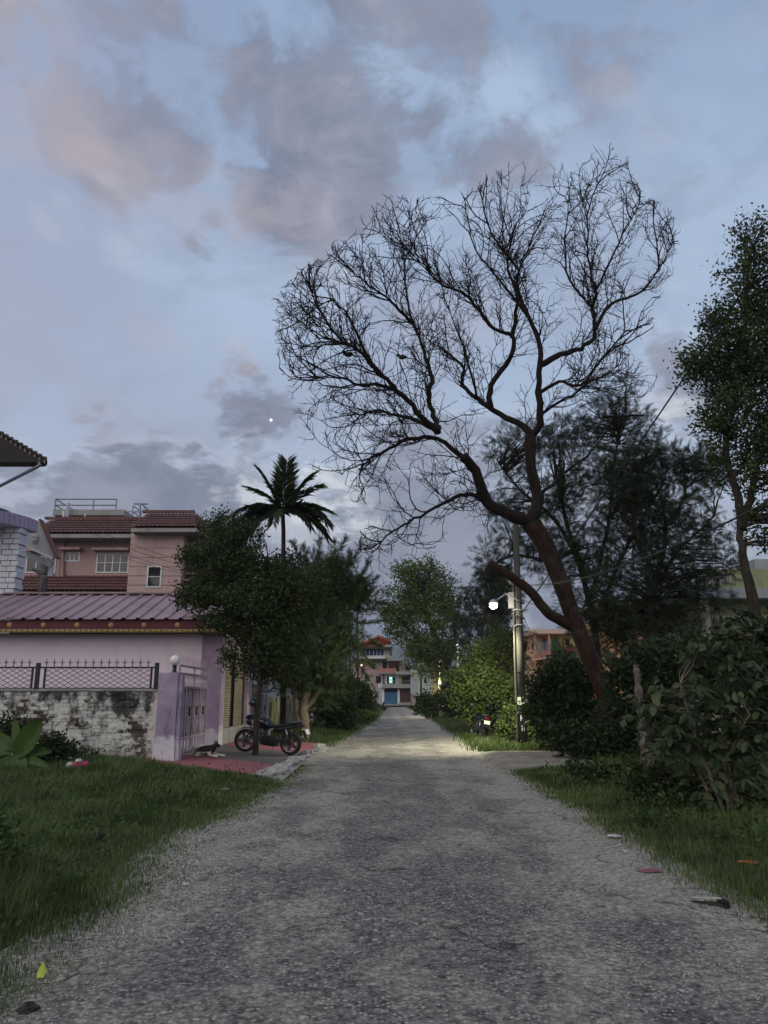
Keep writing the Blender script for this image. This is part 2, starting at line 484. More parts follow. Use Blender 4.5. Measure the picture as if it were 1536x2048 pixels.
M = {}
M['road'] = road_material()
M['soil'] = soil_material('dark_soil', (.035, .035, .02), (.06, .055, .035), (.11, .10, .08))
M['shoulder'] = soil_material('gravel_shoulder', (.13, .12, .105), (.21, .20, .18), (.36, .35, .33))
M['mound'] = soil_material('pale_earth', (.17, .155, .125), (.28, .26, .215), (.40, .38, .33))
M['brick'] = brick_material()
M['mortar'] = paint('old_mortar', (.10, .095, .085), (.30, .30, .28), dirt=.7, grain=40, bs=.5)
M['mouldwall'] = M['brick']
M['lilac'] = paint('lilac_plaster', (.56, .45, .55), (.50, .41, .50), sc_=.6, dirt=.22, grain=90, bs=.2)
M['pinkwall'] = paint('pale_mauve_plaster', (.80, .675, .735), (.72, .61, .675), sc_=.5, dirt=.25, grain=90, bs=.2)
M['purple'] = paint('purple_plaster', (.33, .245, .345), (.43, .345, .43), sc_=1.5, dirt=.6, dirt_c=(.10, .08, .10), grain=70, bs=.25)
def pillar_mat():
    n = NT('worn_purple_pillar')
    col = n.mix(n.ss(n.noise(1.5, 6, .6), .35, .7), (.30, .225, .32), (.42, .335, .42))
    col = n.mix(n.math('MULTIPLY', n.ss(n.noise(3.5, 7, .7, stretch=(1, 1, .3)), .54, .72), .75), col, (.09, .07, .085))
    z = n.node('ShaderNodeSeparateXYZ', {0: n.p}).outputs[2]
    wear = n.math('ADD', n.ss(z, 1.15, .25), n.math('MULTIPLY', n.math('SUBTRACT', n.noise(3, 7, .7), .5), 1.9))
    col = n.mix(n.math('MULTIPLY', n.ss(wear, .45, .75), .8), col, (.60, .57, .60))
    col = n.mix(n.math('MULTIPLY', n.ss(n.noise(16, 6, .7), .58, .68), .7), col, (.10, .085, .08))
    return n.out(col, .85, n.bump(n.noise(45, 5, .65), .4, .02), 0, .15)
M['pillar'] = pillar_mat()
M['plinth'] = paint('grey_plinth', (.30, .29, .29), (.22, .21, .21), dirt=.5)
M['roofmetal'] = paint('mauve_metal_sheet', (.32, .215, .24), (.24, .165, .18), rough=.5, sc_=.8, dirt=.55, grain=5, bs=.03, spec=.4)
M['fascia'] = paint('maroon_board', (.125, .032, .042), (.095, .027, .035), dirt=.3)
M['gold'] = paint('ochre_trim', (.43, .32, .12), (.36, .26, .09), dirt=.3, grain=50)
M['shutter'] = paint('corrugated_shutter_steel', (.33, .295, .225), (.25, .22, .16), rough=.5, sc_=.9, dirt=.65, dirt_c=(.14, .09, .05), grain=30, bs=.05)
M['black'] = plain('black_iron', (.012, .012, .013), .45, .0, .3)
M['gate'] = paint('mauve_gate_paint', (.47, .37, .42), (.40, .31, .36), dirt=.35, grain=40, bs=.1)
M['rust'] = paint('rusty_ornament', (.10, .045, .03), (.06, .03, .025), dirt=.2)
M['globe'] = plain('opal_globe', (.72, .68, .62), .35, 0, .03)
M['redfloor'] = paint('red_oxide_floor', (.30, .105, .115), (.25, .09, .10), sc_=.9, dirt=.3, dirt_c=(.12, .08, .075), grain=50, bs=.2, streak=False)
M['greyfloor'] = paint('stained_concrete', (.13, .115, .11), (.09, .085, .08), sc_=.8, dirt=.4, grain=40, bs=.3, streak=False)
M['concrete'] = paint('old_concrete', (.34, .33, .31), (.26, .25, .235), dirt=.45, grain=40, bs=.4)
M['stone'] = plain('grey_stone', (.30, .29, .27), .9, 0, .35, 5)
M['salmon'] = paint('salmon_plaster', (.45, .30, .28), (.38, .255, .235), sc_=.5, dirt=.5, grain=30, bs=.2)
M['salmonlight'] = paint('light_salmon_plaster', (.54, .385, .35), (.44, .315, .285), sc_=.9, dirt=.5, grain=30, bs=.2)
M['tile'] = paint('maroon_roof_tile', (.165, .08, .072), (.115, .058, .055), sc_=3, dirt=.5, dirt_c=(.05, .045, .04), streak=False, grain=25, bs=.2)
M['whitestone'] = paint('white_cladding', (.72, .72, .74), (.62, .62, .65), dirt=.2, grain=40, bs=.3)
M['whitewall'] = paint('white_plaster', (.66, .66, .69), (.58, .58, .62), dirt=.3)
M['greywall'] = paint('grey_plaster', (.42, .43, .44), (.36, .37, .38), dirt=.35)
M['lilactile'] = paint('lilac_edge_tile', (.46, .38, .50), (.4, .33, .45), dirt=.25, streak=False)
M['darkwood'] = paint('dark_timber', (.035, .03, .03), (.025, .022, .022), dirt=.2)
M['darktile'] = paint('weathered_dark_tile', (.06, .045, .045), (.04, .035, .035), dirt=.3, streak=False)
M['batten'] = paint('faded_batten', (.24, .19, .17), (.18, .14, .13), dirt=.3)
M['steel'] = plain('grey_steel', (.20, .21, .23), .4, .6, .15)
M['galv'] = plain('galvanised_pipe', (.42, .43, .45), .45, .5, .15)
M['white'] = paint('white_paint', (.76, .76, .76), (.7, .7, .7), dirt=.18)
M['glass'] = plain('dark_window_glass', (.02, .023, .03), .08, 0, .2, 3, spec=.6)
M['plastic'] = plain('black_plastic', (.014, .014, .016), .45, 0, .2)
M['rubber'] = plain('tyre_rubber', (.016, .016, .017), .85, 0, .2, 20)
M['tankpaint'] = plain('dark_blue_lacquer', (.008, .010, .022), .12, 0, .2, 5, spec=.6)
M['chrome'] = plain('worn_alloy', (.22, .22, .225), .35, .9, .15)
M['plate'] = plain('number_plate', (.74, .70, .62), .5, 0, .05)
M['redlens'] = plain('red_lens', (.25, .01, .012), .2, 0, .1)
M['bark'] = barkmat('red_brown_bark', (.014, .009, .007), (.042, .022, .015), (.05, .045, .033))
M['twig'] = barkmat('dark_twig', (.014, .010, .009), (.028, .019, .016))
M['barkdark'] = barkmat('dark_bark', (.022, .018, .015), (.06, .048, .038))
M['barkpale'] = barkmat('pale_bark', (.12, .10, .075), (.24, .20, .15), (.09, .10, .05))
M['deadwood'] = barkmat('grey_dead_wood', (.06, .05, .045), (.17, .15, .135))
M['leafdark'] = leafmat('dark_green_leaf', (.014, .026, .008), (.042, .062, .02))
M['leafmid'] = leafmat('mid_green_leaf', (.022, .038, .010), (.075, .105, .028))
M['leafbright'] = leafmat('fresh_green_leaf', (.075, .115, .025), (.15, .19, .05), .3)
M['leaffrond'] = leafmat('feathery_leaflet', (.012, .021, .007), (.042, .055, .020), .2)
M['leafbroad'] = leafmat('broad_green_leaf', (.03, .048, .018), (.085, .11, .045), .2, .45, dead=(.12, .08, .03))
M['leafbig'] = leafmat('large_smooth_leaf', (.045, .095, .018), (.075, .13, .028), .3, .5)
M['leaffrondmid'] = leafmat('feathery_leaflet_green', (.026, .046, .014), (.075, .10, .034), .3)
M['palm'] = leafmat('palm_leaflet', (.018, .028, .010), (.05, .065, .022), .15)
M['grass'] = leafmat('grass_blade', (.042, .078, .017), (.15, .20, .06), .3, .6, dead=(.24, .20, .10))
M['weed'] = leafmat('weed_leaf', (.03, .062, .016), (.08, .12, .03), .25)
M['wire'] = plain('black_cable', (.02, .02, .021), .6)

# ---------------------------------------------------------------- ground
LE = [(2048, -60), (1990, 40), (1930, 110), (1830, 240), (1790, 310), (1720, 335), (1660, 420), (1600, 525), (1565, 578), (1530, 612), (1490, 655),
      (1470, 695), (1450, 733), (1430, 757), (1420, 767), (1412, 772), (1408, 774)]
RE = [(2048, 1700), (1900, 1570), (1850, 1480), (1800, 1405), (1740, 1290), (1700, 1240), (1650, 1165), (1620, 1125), (1580, 1055), (1556, 1025), (1530, 1000),
      (1500, 962), (1480, 938), (1460, 903), (1440, 872), (1425, 840), (1415, 815), (1408, 806)]
def edge(tab):
    p = [gr(x, y) for y, x in tab]
    ys = [2.0] + [q.y for q in p] + [400]; xs = [p[0].x] + [q.x for q in p] + [p[-1].x + 3]
    return lambda Y: np.interp(Y, ys, xs)
XL, XR = edge(LE), edge(RE)

def sheet(name, xa, xb, ys, nx, zf, m):
    """ground strip between two curves xa(Y), xb(Y)"""
    ys = np.asarray(ys); t = np.linspace(0, 1, nx)
    A, B = xa(ys)[:, None], xb(ys)[:, None]
    X = A + (B - A) * t[None]; Yg = np.repeat(ys[:, None], nx, 1)
    Zg = zf(X, Yg, t[None] + 0 * X)
    v = np.stack([X, Yg, Zg], -1).reshape(-1, 3)
    n = len(ys)
    me = bpy.data.meshes.new(name)
    f = [(i * nx + j, i * nx + j + 1, (i + 1) * nx + j + 1, (i + 1) * nx + j) for i in range(n - 1) for j in range(nx - 1)]
    me.from_pydata(v.tolist(), [], f); me.polygons.foreach_set('use_smooth', [True] * len(f)); me.materials.append(m)
    o = bpy.data.objects.new(name, me); COL.objects.link(o); o['kind'] = 'structure'
    return o

g = MB()
g.add([(-9000, -200, -.06), (9000, -200, -.06), (9000, 16000, -.06), (-9000, 16000, -.06)], [(0, 1, 2, 3)])
tag(g.build('ground', M['soil']), kind='structure')

ry = np.concatenate([np.linspace(-4, 2.5, 10), np.geomspace(2.6, 128, 420)])
def road_z(X, Y, t):
    edge_drop = -.035 * np.clip((np.abs(t - .5) - .36) / .14, 0, 1) ** 1.5
    return .0 + .012 * (fbm(X * 1.3 + 5, Y * 1.1) - .5) + .014 * (fbm(X * 5, Y * 4) - .5) + edge_drop + .02
sheet('road', lambda Y: XL(Y) - .5, lambda Y: XR(Y) + .5, ry, 70, road_z, M['road'])

def verge_z(X, Y, t): return .012 + .05 * fbm(X * .8, Y * .8)
yv = np.concatenate([np.linspace(-3, 19.2, 60)])
sheet('left_verge', lambda Y: XL(Y) * 0 - 16, lambda Y: XL(Y) - .05 + .18 * (fbm(Y * 2.1, Y * 0 + 3) - .5), yv, 40, lambda X, Y, t: np.where(t > .97, -.03, verge_z(X, Y, t)), M['soil'])
sheet('left_verge_far', lambda Y: XL(Y) * 0 - 9, lambda Y: XL(Y) - .05 + .3 * (fbm(Y * 1.1, Y * 0 + 3) - .5), np.linspace(27, 126, 80), 24, lambda X, Y, t: np.where(t > .97, -.03, .012 + .03 * fbm(X, Y)), M['soil'])
sheet('right_verge', lambda Y: XR(Y) + .05 + .25 * (fbm(Y * 1.9, Y * 0 + 8) - .5), lambda Y: XR(Y) * 0 + 26, np.concatenate([np.linspace(-3, 40, 110), np.linspace(41, 126, 60)]), 60,
      lambda X, Y, t: np.where(t < .02, -.03, verge_z(X, Y, t) + .35 * np.clip((t - .35) / .5, 0, 1)), M['soil'])
# pale earth driveway hump on the right
def hump(X, Y, t):
    a = np.clip(1 - np.abs((Y - 20.6) / 2.9), 0, 1); b = np.clip(t / .16, 0, 1) * np.clip((1 - t) / .15, 0, 1)
    return -.02 + (.20 * a ** .45 * b ** .6) + .03 * (fbm(X * 3, Y * 3) - .5) * (a > 0)
sheet('driveway', lambda Y: XR(Y) - .25, lambda Y: XR(Y) + 2.5 + .4 * (fbm(Y, Y * 0) - .5), np.linspace(17.6, 23.6, 50), 36, hump, M['mound'])

# red painted apron in front of the gate, three slabs
def apron_z(x): return float(np.interp(x, [-5.6, -2.1], [.17, .03]))
ap = tag(bpy.data.objects.new('pavement', None), kind='structure'); COL.objects.link(ap)
def slab(pts, m, lift=0.0):
    b = MB(); vs = [(x, y, apron_z(x) + lift) for x, y in pts]
    b.prism([(x, y, z - .16) for x, y, z in vs], (0, 0, .16)); return b.build('slab', m, ap)
slab([(-5.75, 18.55), (-4.15, 17.2), (-2.75, 16.35), (-2.58, 18.8), (-5.75, 21.2)], M['redfloor'])
slab([(-5.75, 21.21), (-2.58, 18.81), (-2.2, 22.6), (-5.75, 25.1)], M['greyfloor'], -.004)
slab([(-5.75, 25.11), (-2.2, 22.61), (-2.0, 27.2), (-5.75, 29.6)], M['redfloor'])
slab([(-2.74, 16.3), (-2.3, 16.55), (-2.05, 20.2), (-2.4, 20.2), (-2.61, 17.9)], M['concrete'], .006)
slab([(-2.19, 22.6), (-1.75, 22.9), (-1.72, 25.4), (-1.98, 26.6)], M['concrete'], .01)
for i in range(16):                                            # broken kerb stones along the apron
    y = 17.0 + i * .56 + random.uniform(-.1, .1); x = -2.28 + .04 * i * .5 + random.uniform(-.12, .14)
    b = MB(); r = random.uniform(.07, .17)
    b.sphere((x, y, .04), r, 8, 5, (1.2, 1, .7))
    b.v = [(p[0] + random.uniform(-.25, .25) * r, p[1] + random.uniform(-.25, .25) * r, p[2] + random.uniform(-.2, .2) * r) for p in b.v]
    tag(b.build('kerb_stone', M['stone']), 'rough grey stone in the broken row edging the red apron', 'stone', 'rough stones edging the apron')

# ---------------------------------------------------------------- loose gravel and grass
def gravel(name, n, xf, y0, y1, smin, smax, m):
    Y = y0 * (y1 / y0) ** rng.random(n); X = xf(Y, n)
    tv = np.array([(0, 0, .5), (.6, .1, .0), (.1, .6, .05), (-.6, .0, 0), (0, -.5, 0)]); tv = tv + 0
    T = [(0, 1, 2), (0, 2, 3), (0, 3, 4), (0, 4, 1)]
    P = np.stack([X, Y, np.full(n, .018)], -1)
    a = rng.random(n) * 6.28
    Dv = np.stack([np.cos(a), np.sin(a), 0 * a], -1)
    V = scatter(P, Dv, rng.uniform(smin, smax, n) ** 1.0, tv, N=np.tile([[0, 0, 1.0]], (n, 1)) + rng.normal(size=(n, 3)) * .25)
    V[..., 2] = np.maximum(V[..., 2], .0)
    return tag(fast_mesh(name, V, T, m), kind='stuff')
n_ = NT('loose_stone'); M['pebble'] = n_.out(n_.mix(n_.isl(), (.10, .096, .09), (.40, .38, .34)), .85)
gravel('gravel', 3500, lambda Y, n: XL(Y) + rng.random(n) ** .8 * (XR(Y) - XL(Y)), 4.2, 24, .006, .017, M['pebble'])
gravel('edge_gravel', 2600, lambda Y, n: XL(Y) + .1 + np.abs(rng.normal(size=n)) * .35, 5.5, 13, .010, .028, M['pebble'])
gravel('side_gravel', 3500, lambda Y, n: XR(Y) - np.abs(rng.normal(size=n)) * .6, 4.5, 14, .006, .018, M['pebble'])

def grass(name, n, xf, y0, y1, hf, m, power=1.0, w=.0036):
    u = rng.random(n); a = -power + 1
    Y = y0 * (y1 / y0) ** u
    X, ok = xf(Y, n); X, Y = X[ok], Y[ok]; n = len(X)
    H = hf(X, Y) * rng.uniform(.55, 1.2, n)
    ang = rng.random(n) * 6.283; lean = rng.uniform(.1, .75, n)
    clump = fbm(X * 1.6, Y * 1.6) * 12
    ang = ang * .6 + clump
    dx, dy = np.cos(ang), np.sin(ang)
    z0 = np.full(n, .0)
    ww = w * rng.uniform(.6, 1.3, n) * np.clip(Y / 7, .8, 4)
    px_, py_ = -dy, dx
    V = np.zeros((n, 5, 3))
    def row(k, t, wf, bend):
        cx = X + dx * H * lean * bend; cy = Y + dy * H * lean * bend; cz = z0 + H * t
        return cx, cy, cz
    c = row(0, 0, 1, 0); V[:, 0] = np.stack([c[0] - px_ * ww, c[1] - py_ * ww, c[2] - .03], -1); V[:, 1] = np.stack([c[0] + px_ * ww, c[1] + py_ * ww, c[2] - .03], -1)
    c = row(1, .62, .7, .35); V[:, 2] = np.stack([c[0] - px_ * ww * .7, c[1] - py_ * ww * .7, c[2]], -1); V[:, 3] = np.stack([c[0] + px_ * ww * .7, c[1] + py_ * ww * .7, c[2]], -1)
    c = row(2, .95, 0, 1.0); V[:, 4] = np.stack(c, -1)
    return tag(fast_mesh(name, V, [(0, 1, 3), (0, 3, 2), (2, 3, 4)], m), kind='stuff')

def gl_x(Y, n):
    wide = np.minimum(XL(Y) + 12.5, 9)
    d = rng.random(n) ** 1.1 * wide; X = XL(Y) + .10 * rng.normal(size=n) + .32 + .6 * (fbm(Y * 1.7, Y * 0 + 2) - .5) + .25 * (fbm(Y * 6, Y * 0 + 12) - .5) - d
    dens = np.clip(d / .20, .5, 1) * np.clip(.35 + 1.6 * (fbm(X * .9 + 3, Y * .9) - .25), .25, 1)
    ok = (rng.random(n) < dens) & (X > -Y * .56 - .5) & ~((X > -5.6) & (X < -1.95) & (Y > 16.25 + (-2.6 - X) * .75)) & (Y < 19.1)
    return X, ok
def gl_h(X, Y):
    d = XL(Y) - X
    return .035 + .16 * np.clip(d / 1.6, 0, 1) * (.3 + 1.3 * fbm(X * 1.1, Y * 1.1)) + .18 * np.clip((d - 1.4) / 2, 0, 1) * fbm(X * .7 + 4, Y * .7) + .30 * np.exp(-((X + 3.7) / .8) ** 2 - ((Y - 6.3) / 1.3) ** 2) * np.clip(d, 0, 1)
grass('grass', 330000, gl_x, 4.0, 19.1, gl_h, M['grass'])
def gr_x(Y, n):
    d = rng.random(n) ** 1.15 * 5.5; X = XR(Y) - .15 + .12 * rng.normal(size=n) + .8 * (fbm(Y * 1.6, Y * 0 + 6) - .4) + d
    dens = np.clip(d / .45, .25, 1) * np.clip(.35 + 1.6 * (fbm(X * .9 + 13, Y * .9) - .25), .25, 1)
    ok = (rng.random(n) < dens) & (X < Y * .56 + .7) & ~((Y > 17.9) & (Y < 23.2) & (X < XR(Y) + 2.2))
    return X, ok
def gr_h(X, Y):
    d = X - XR(Y)
    return .035 + .20 * np.clip(d / 1.8, 0, 1) * (.4 + 1.1 * fbm(X * 1.2, Y * 1.2))
grass('right_grass', 190000, gr_x, 5.2, 40, gr_h, M['grass'])
def gf_x(Y, n):
    X = XL(Y) + .2 * rng.normal(size=n) - rng.random(n) ** 1.4 * 3.5
    return X, (Y > 27.5) | (X > -1.9)
grass('far_grass', 32000, gf_x, 25, 118, lambda X, Y: .12 + .28 * fbm(X * .9, Y * .5) * np.clip((XL(Y) - X) / 1.0, .1, 1), M['grass'])
def gh_x(Y, n):
    X = XR(Y) - .1 + .2 * rng.normal(size=n) + rng.random(n) ** 1.4 * 3.5
    return X, X < 40
grass('far_right_grass', 26000, gh_x, 23.4, 110, lambda X, Y: .10 + .25 * fbm(X * .9, Y * .5), M['grass'])

LEAF_V = [(0, 0, 0), (-.26, .42, .06), (0, .5, -.02), (.26, .42, .06), (0, 1, -.12)]
LEAF_T = [(0, 2, 1), (0, 3, 2), (1, 2, 4), (2, 3, 4)]
def weeds(name, n, xf, y0, y1, hmax, s, m):
    Y = y0 * (y1 / y0) ** rng.random(n); X, ok = xf(Y, n); X, Y = X[ok], Y[ok]
    k = fbm(X * 1.4 + 9, Y * 1.4) ; keep = rng.random(len(X)) < np.clip((k - .38) * 4, 0, 1); X, Y, k = X[keep], Y[keep], k[keep]
    n = len(X); Zp = rng.random(n) * hmax * np.clip(k * 1.4, 0, 1)
    P = np.stack([X, Y, Zp], -1); D = rng.normal(size=(n, 3)) + [0, 0, .35]
    Nn = np.tile([[0, 0, 1.]], (n, 1)) + rng.normal(size=(n, 3)) * .5
    V = scatter(P, D, rng.uniform(.6, 1.3, n) * s, LEAF_V, N=np.cross(nrm(D), Nn))
    return tag(fast_mesh(name, V, LEAF_T, m), kind='stuff')
weeds('broad_weeds', 2600, lambda Y, n: ((lambda X: (X, (X > -Y * .56 - .5) & (X < XL(Y) - .9) & ~((X > -5.7) & (Y > 16.0))))(XL(Y) - .9 - rng.random(n) * 8)), 4.6, 18.9, .22, .13, M['weed'])
weeds('weeds', 22000, lambda Y, n: ((lambda X: (X, (X > -Y * .56 - .5) & (X < XL(Y) - .5) & ~((X > -5.6) & (Y > 16.2 + (-2.6 - X) * .7))))(XL(Y) - .5 - rng.random(n) * 8)), 4.4, 18.9, .36, .05, M['weed'])
weeds('right_weeds', 26000, lambda Y, n: ((lambda X: (X, (X < Y * .56 + .7) & ~((Y > 17.6) & (Y < 23.3) & (X < XR(Y) + 2.3))))(XR(Y) + .7 + rng.random(n) ** .8 * 5.5)), 6, 30, .55, .07, M['weed'])
# ================================================================ BUILDINGS
def rosette(c, r, m, parent, name='rosette'):
    b = MB(); b.lathe([(r, -.02), (r, .0), (r * .8, .012), (r * .55, .006), (r * .35, .022), (.001, .024)], (0, 0, 0), 14, 'Y', Matrix.Translation(c) @ Matrix.Rotation(math.pi, 4, 'Z'))
    return b.build(name, m, parent, True)

def tile_roof(name, p00, p10, p01, p11, m, parent, pitch=.22, row=.30, amp=.045, clip=None):
    """barrel tiles in real relief on the quad p00 (low left) p10 (low right) p01 (high left) p11 (high right)"""
    p00, p10, p01, p11 = map(Vector, (p00, p10, p01, p11))
    W = (p10 - p00).length; H = (p01 - p00).length
    nx, ny = max(2, int(W / pitch)), max(2, int(H / row))
    nz = (p10 - p00).cross(p01 - p00).normalized()
    if nz.z < 0: nz = -nz
    v, f = [], []
    cols = nx * 4 + 1
    for j in range(ny):
        for e in (0, 1):
            for i in range(cols):
                s, t = i / (cols - 1), (j + e * 1.12) / ny
                t = min(t, 1.0)
                p = (p00.lerp(p10, s)).lerp(p01.lerp(p11, s), t)
                ph = (i % 4) / 4
                h = amp * (math.sin(math.pi * ph * 2) * .5 + .5) + (.05 if e == 0 else .0)
                q = p + nz * h
                if clip: q = clip(q)
                v.append(tuple(q))
        b = j * 2 * cols
        f += [(b + i, b + i + 1, b + cols + i + 1, b + cols + i) for i in range(cols - 1)]
    # under-sheet
    n0 = len(v); v += [tuple(p - nz * .06) for p in (p00, p10, p11, p01)]; f.append((n0, n0 + 3, n0 + 2, n0 + 1))
    me = bpy.data.meshes.new(name); me.from_pydata(v, [], f); me.materials.append(m)
    o = bpy.data.objects.new(name, me); COL.objects.link(o); return attach(o, parent)

def window(parent, x0, x1, z0, z1, y, panes=2, frame_m=None, glass_m=None, bars=0, fw=.06, depth=.10, sill=True):
    """casement set into a front wall at depth y (wall faces the camera): frame, panes, mullions are real pieces"""
    frame_m = frame_m or M['white']; glass_m = glass_m or M['glass']
    b = MB(); yy = y - .035
    b.box(x0, x0 + fw, yy, y + depth, z0, z1); b.box(x1 - fw, x1, yy, y + depth, z0, z1)
    b.box(x0 + fw, x1 - fw, yy + .004, y + depth, z0, z0 + fw); b.box(x0 + fw, x1 - fw, yy + .004, y + depth, z1 - fw, z1)
    w = b.build('window', frame_m, parent)
    pw = (x1 - x0 - 2 * fw) / panes
    for i in range(panes):
        a = x0 + fw + i * pw
        MB().box(a + .003, a + pw - .003, y - .012, y + .006, z0 + fw + .003, z1 - fw - .003).build('pane', glass_m, w)
        if i: MB().box(a - fw * .4, a + fw * .4, yy + .006, y + .02, z0 + fw, z1 - fw).build('mullion', frame_m, w)
    for k in range(bars):
        zz = z0 + (z1 - z0) * (k + 1) / (bars + 1)
        MB().box(x0 + fw, x1 - fw, yy + .012, y + .01, zz - .015, zz + .015).build('glazing_bar', frame_m, w)
    return w

def R4(x0, y0, x1, y1, Y):
    """picture rectangle at depth Y -> x0, x1, z0, z1"""
    ym = (y0 + y1) / 2
    return at(x0, ym, Y).x, at(x1, ym, Y).x, at(x0, y1, Y).z, at(x0, y0, Y).z

# ---------------------------------------------------------------- lilac garage building with metal roof
YG = 24.0
gx1 = -4.95
gz_top = at(410, 1268, YG).z
gar = thing('garage_building', 'low pale mauve garage with ribbed metal roof and gold scalloped maroon eave', 'building', (-9, YG, .15))
MB().box(-17, -5.58, YG, YG + .2, .1, gz_top).build('wall', M['pinkwall'], gar)
MB().box(-5.579, gx1, YG - .06, YG + .55, .1, gz_top + .02).build('corner_pilaster', M['pillar'], gar)
MB().box(-17, -16.8, YG + .2, 29.2, .1, gz_top).build('wall', M['pinkwall'], gar)
MB().box(-17, gx1, 29.2, 29.4, .1, gz_top).build('wall', M['pinkwall'], gar)
MB().box(gx1 - .1, gx1 + .02, 28.55, 29.195, .1, gz_top + .02).build('end_pilaster', M['purple'], gar)
MB().box(gx1 - .3, gx1 - .02, YG + .55, 28.549, .1, .62).build('plinth', M['plinth'], gar)
MB().box(gx1 - .3, gx1 - .02, YG + .55, 28.549, gz_top - .42, gz_top).build('lintel', M['concrete'], gar)
# two roller shutters facing the road
zs0, zs1 = .62, gz_top - .42
for (a, b_) in ((YG + .60, 26.35), (26.5, 28.5)):
    sh = MB().box(gx1 - .24, gx1 - .17, a, b_, zs0, zs1).build('roller_shutter', M['shutter'], gar)
    nsl = 34; hs = (zs1 - zs0) / nsl
    prof = [(0, 0), (.035, .25), (.045, .5), (.035, .75), (0, 1)]
    sb = MB()
    pts = [(gx1 - .168 + dx, a + .02, t * hs) for dx, t in prof]
    sb.prism(pts, (0, b_ - a - .04, 0))
    me = None
    for k in range(nsl):
        if me is None:
            o = sb.build('slat', M['shutter'], sh); me = o.data; o.location = (0, 0, zs0)
        else: inst('slat', me, Matrix.Translation((0, 0, zs0 + k * hs)), sh)
    for y in (a, b_ - .07):
        MB().box(gx1 - .16, gx1 - .10, y - .02, y + .07, zs0, zs1).build('guide_rail', M['black'], sh)
MB().box(gx1 - .22, gx1 - .06, 26.36, 26.49, .62, zs1).build('mullion_post', M['black'], gar)
# roof: hipped, ribbed sheets
ez = at(300, 1238, 23.35).z; rz = ez + 1.12
ey, ryy, yb = 23.35, 26.4, 29.7
xr_e, xr_r = gx1 + .62, -7.30
xl_e, xl_r = -16.4, -13.0
def sheets(name, quads, m):
    rib = .42
    for (e0, e1, r0, r1, nS) in quads:
        e0, e1, r0, r1 = map(Vector, (e0, e1, r0, r1))
        L = (e1 - e0).length; n = max(1, int(L / rib)); nz = (e1 - e0).cross(r0 - e0).normalized()
        if nz.z < 0: nz = -nz
        d = (e1 - e0).normalized()
        # slope direction: perpendicular to the eave
        mid = (r0 + r1) * .5; up = mid - (e0 + d * (mid - e0).dot(d)); 
        tr0, tr1 = (r0 - e0).dot(d), (r1 - e0).dot(d)
        def top(s):                                     # fraction up the slope reached at distance s along the eave
            if s < tr0: return max(s / tr0, 0.0)
            if s > tr1: return max((L - s) / max(L - tr1, 1e-3), 0.0)
            return 1.0
        for i in range(n):
            s0, s1 = i * L / n, (i + 1) * L / n
            prof = [(0, 0), (.62, 0), (.70, .05), (.90, .05), (.98, 0), (1, 0)]
            b = MB(); vs = []
            for t, h in prof:
                s = s0 + (s1 - s0) * t; f = top(min(max(s, .02), L - .02)); p = e0 + d * s
                vs.append((p + nz * h, p + up * f + nz * h))
            v = [q for pr in vs for q in pr]; k = len(vs)
            v2 = [q - nz * .012 for q in v]
            fs = [(2 * j, 2 * j + 2, 2 * j + 3, 2 * j + 1) for j in range(k - 1)]
            fs2 = [(2 * k + a, 2 * k + c_, 2 * k + b2, 2 * k + d2) for (a, b2, c_, d2) in [(f[0], f[2], f[1], f[3]) for f in fs]]
            fs2 = [tuple(2 * k + q for q in f[::-1]) for f in fs]
            ed = [(2 * j, 2 * k + 2 * j, 2 * k + 2 * j + 2, 2 * j + 2) for j in range(k - 1)]
            b.add(v + v2, fs + fs2 + ed); b.build(name, m, gar)
sheets('roof_sheet', [((xl_e, ey, ez), (xr_e, ey, ez), (xl_r, ryy, rz), (xr_r, ryy, rz), 0),
                      ((xr_e, ey, ez), (xr_e, yb, ez), (xr_r, ryy - .01, rz), (xr_r, ryy + .01, rz), 0),
                      ((xr_e, yb, ez), (xl_e, yb, ez), (xr_r, ryy, rz), (xl_r, ryy, rz), 0)], M['roofmetal'])
b = MB(); b.bar((xl_r, ryy, rz + .05), (xr_r, ryy, rz + .05), .30, .05); b.build('ridge_cap', M['roofmetal'], gar)
for pts in (((xr_r, ryy, rz + .05), (xr_e, ey, ez + .06)), ((xl_r, ryy, rz + .05), (xl_e, ey, ez + .06))):
    b = MB(); b.bar(*pts, .30, .03); b.build('hip_cap', M['roofmetal'], gar)
b = MB(); b.prism([(-6.1, 23.45, ez + .16), (-5.0, 23.2, ez + .10), (-4.5, 23.55, ez + .05), (-5.6, 24.1, ez + .42)], (0, 0, .015)); b.build('loose_roof_sheet', M['roofmetal'], gar, label='bent loose sheet lifted at the roof corner')
MB().box(xl_e + .05, xr_e - .12, ey + .10, ey + .14, ez - .30, ez - .03).build('fascia', M['fascia'], gar)
MB().box(xr_e - .119, xr_e - .08, ey + .10, yb - .1, ez - .30, ez - .03).build('fascia', M['fascia'], gar)
MB().box(xl_e + .05, xr_e - .13, ey + .05, ey + .099, ez - .385, ez - .301).build('eave_moulding', M['darkwood'], gar)
MB().box(-17, xr_e - .13, ey + .141, YG - .001, ez - .33, ez - .28).build('soffit', M['fascia'], gar)
MB().box(gx1 + .03, xr_e - .13, YG - .001, yb - .1, ez - .33, ez - .28).build('soffit', M['fascia'], gar)
sb = MB(); n = 74; w = (xr_e - .14 - (xl_e + .05)) / n * 1.0
for i in range(n):
    x = xl_e + .05 + (i + .5) * w
    sb.prism([(x + math.cos(a) * w * .48, ey + .03, ez - .305 - .055 * math.sin(a)) for a in [math.pi * k / 6 for k in range(7)]], (0, .02, 0))
MB().box(xl_e + .05, xr_e - .14, ey + .035, ey + .049, ez - .39, ez - .372).build('gold_line', M['gold'], gar)
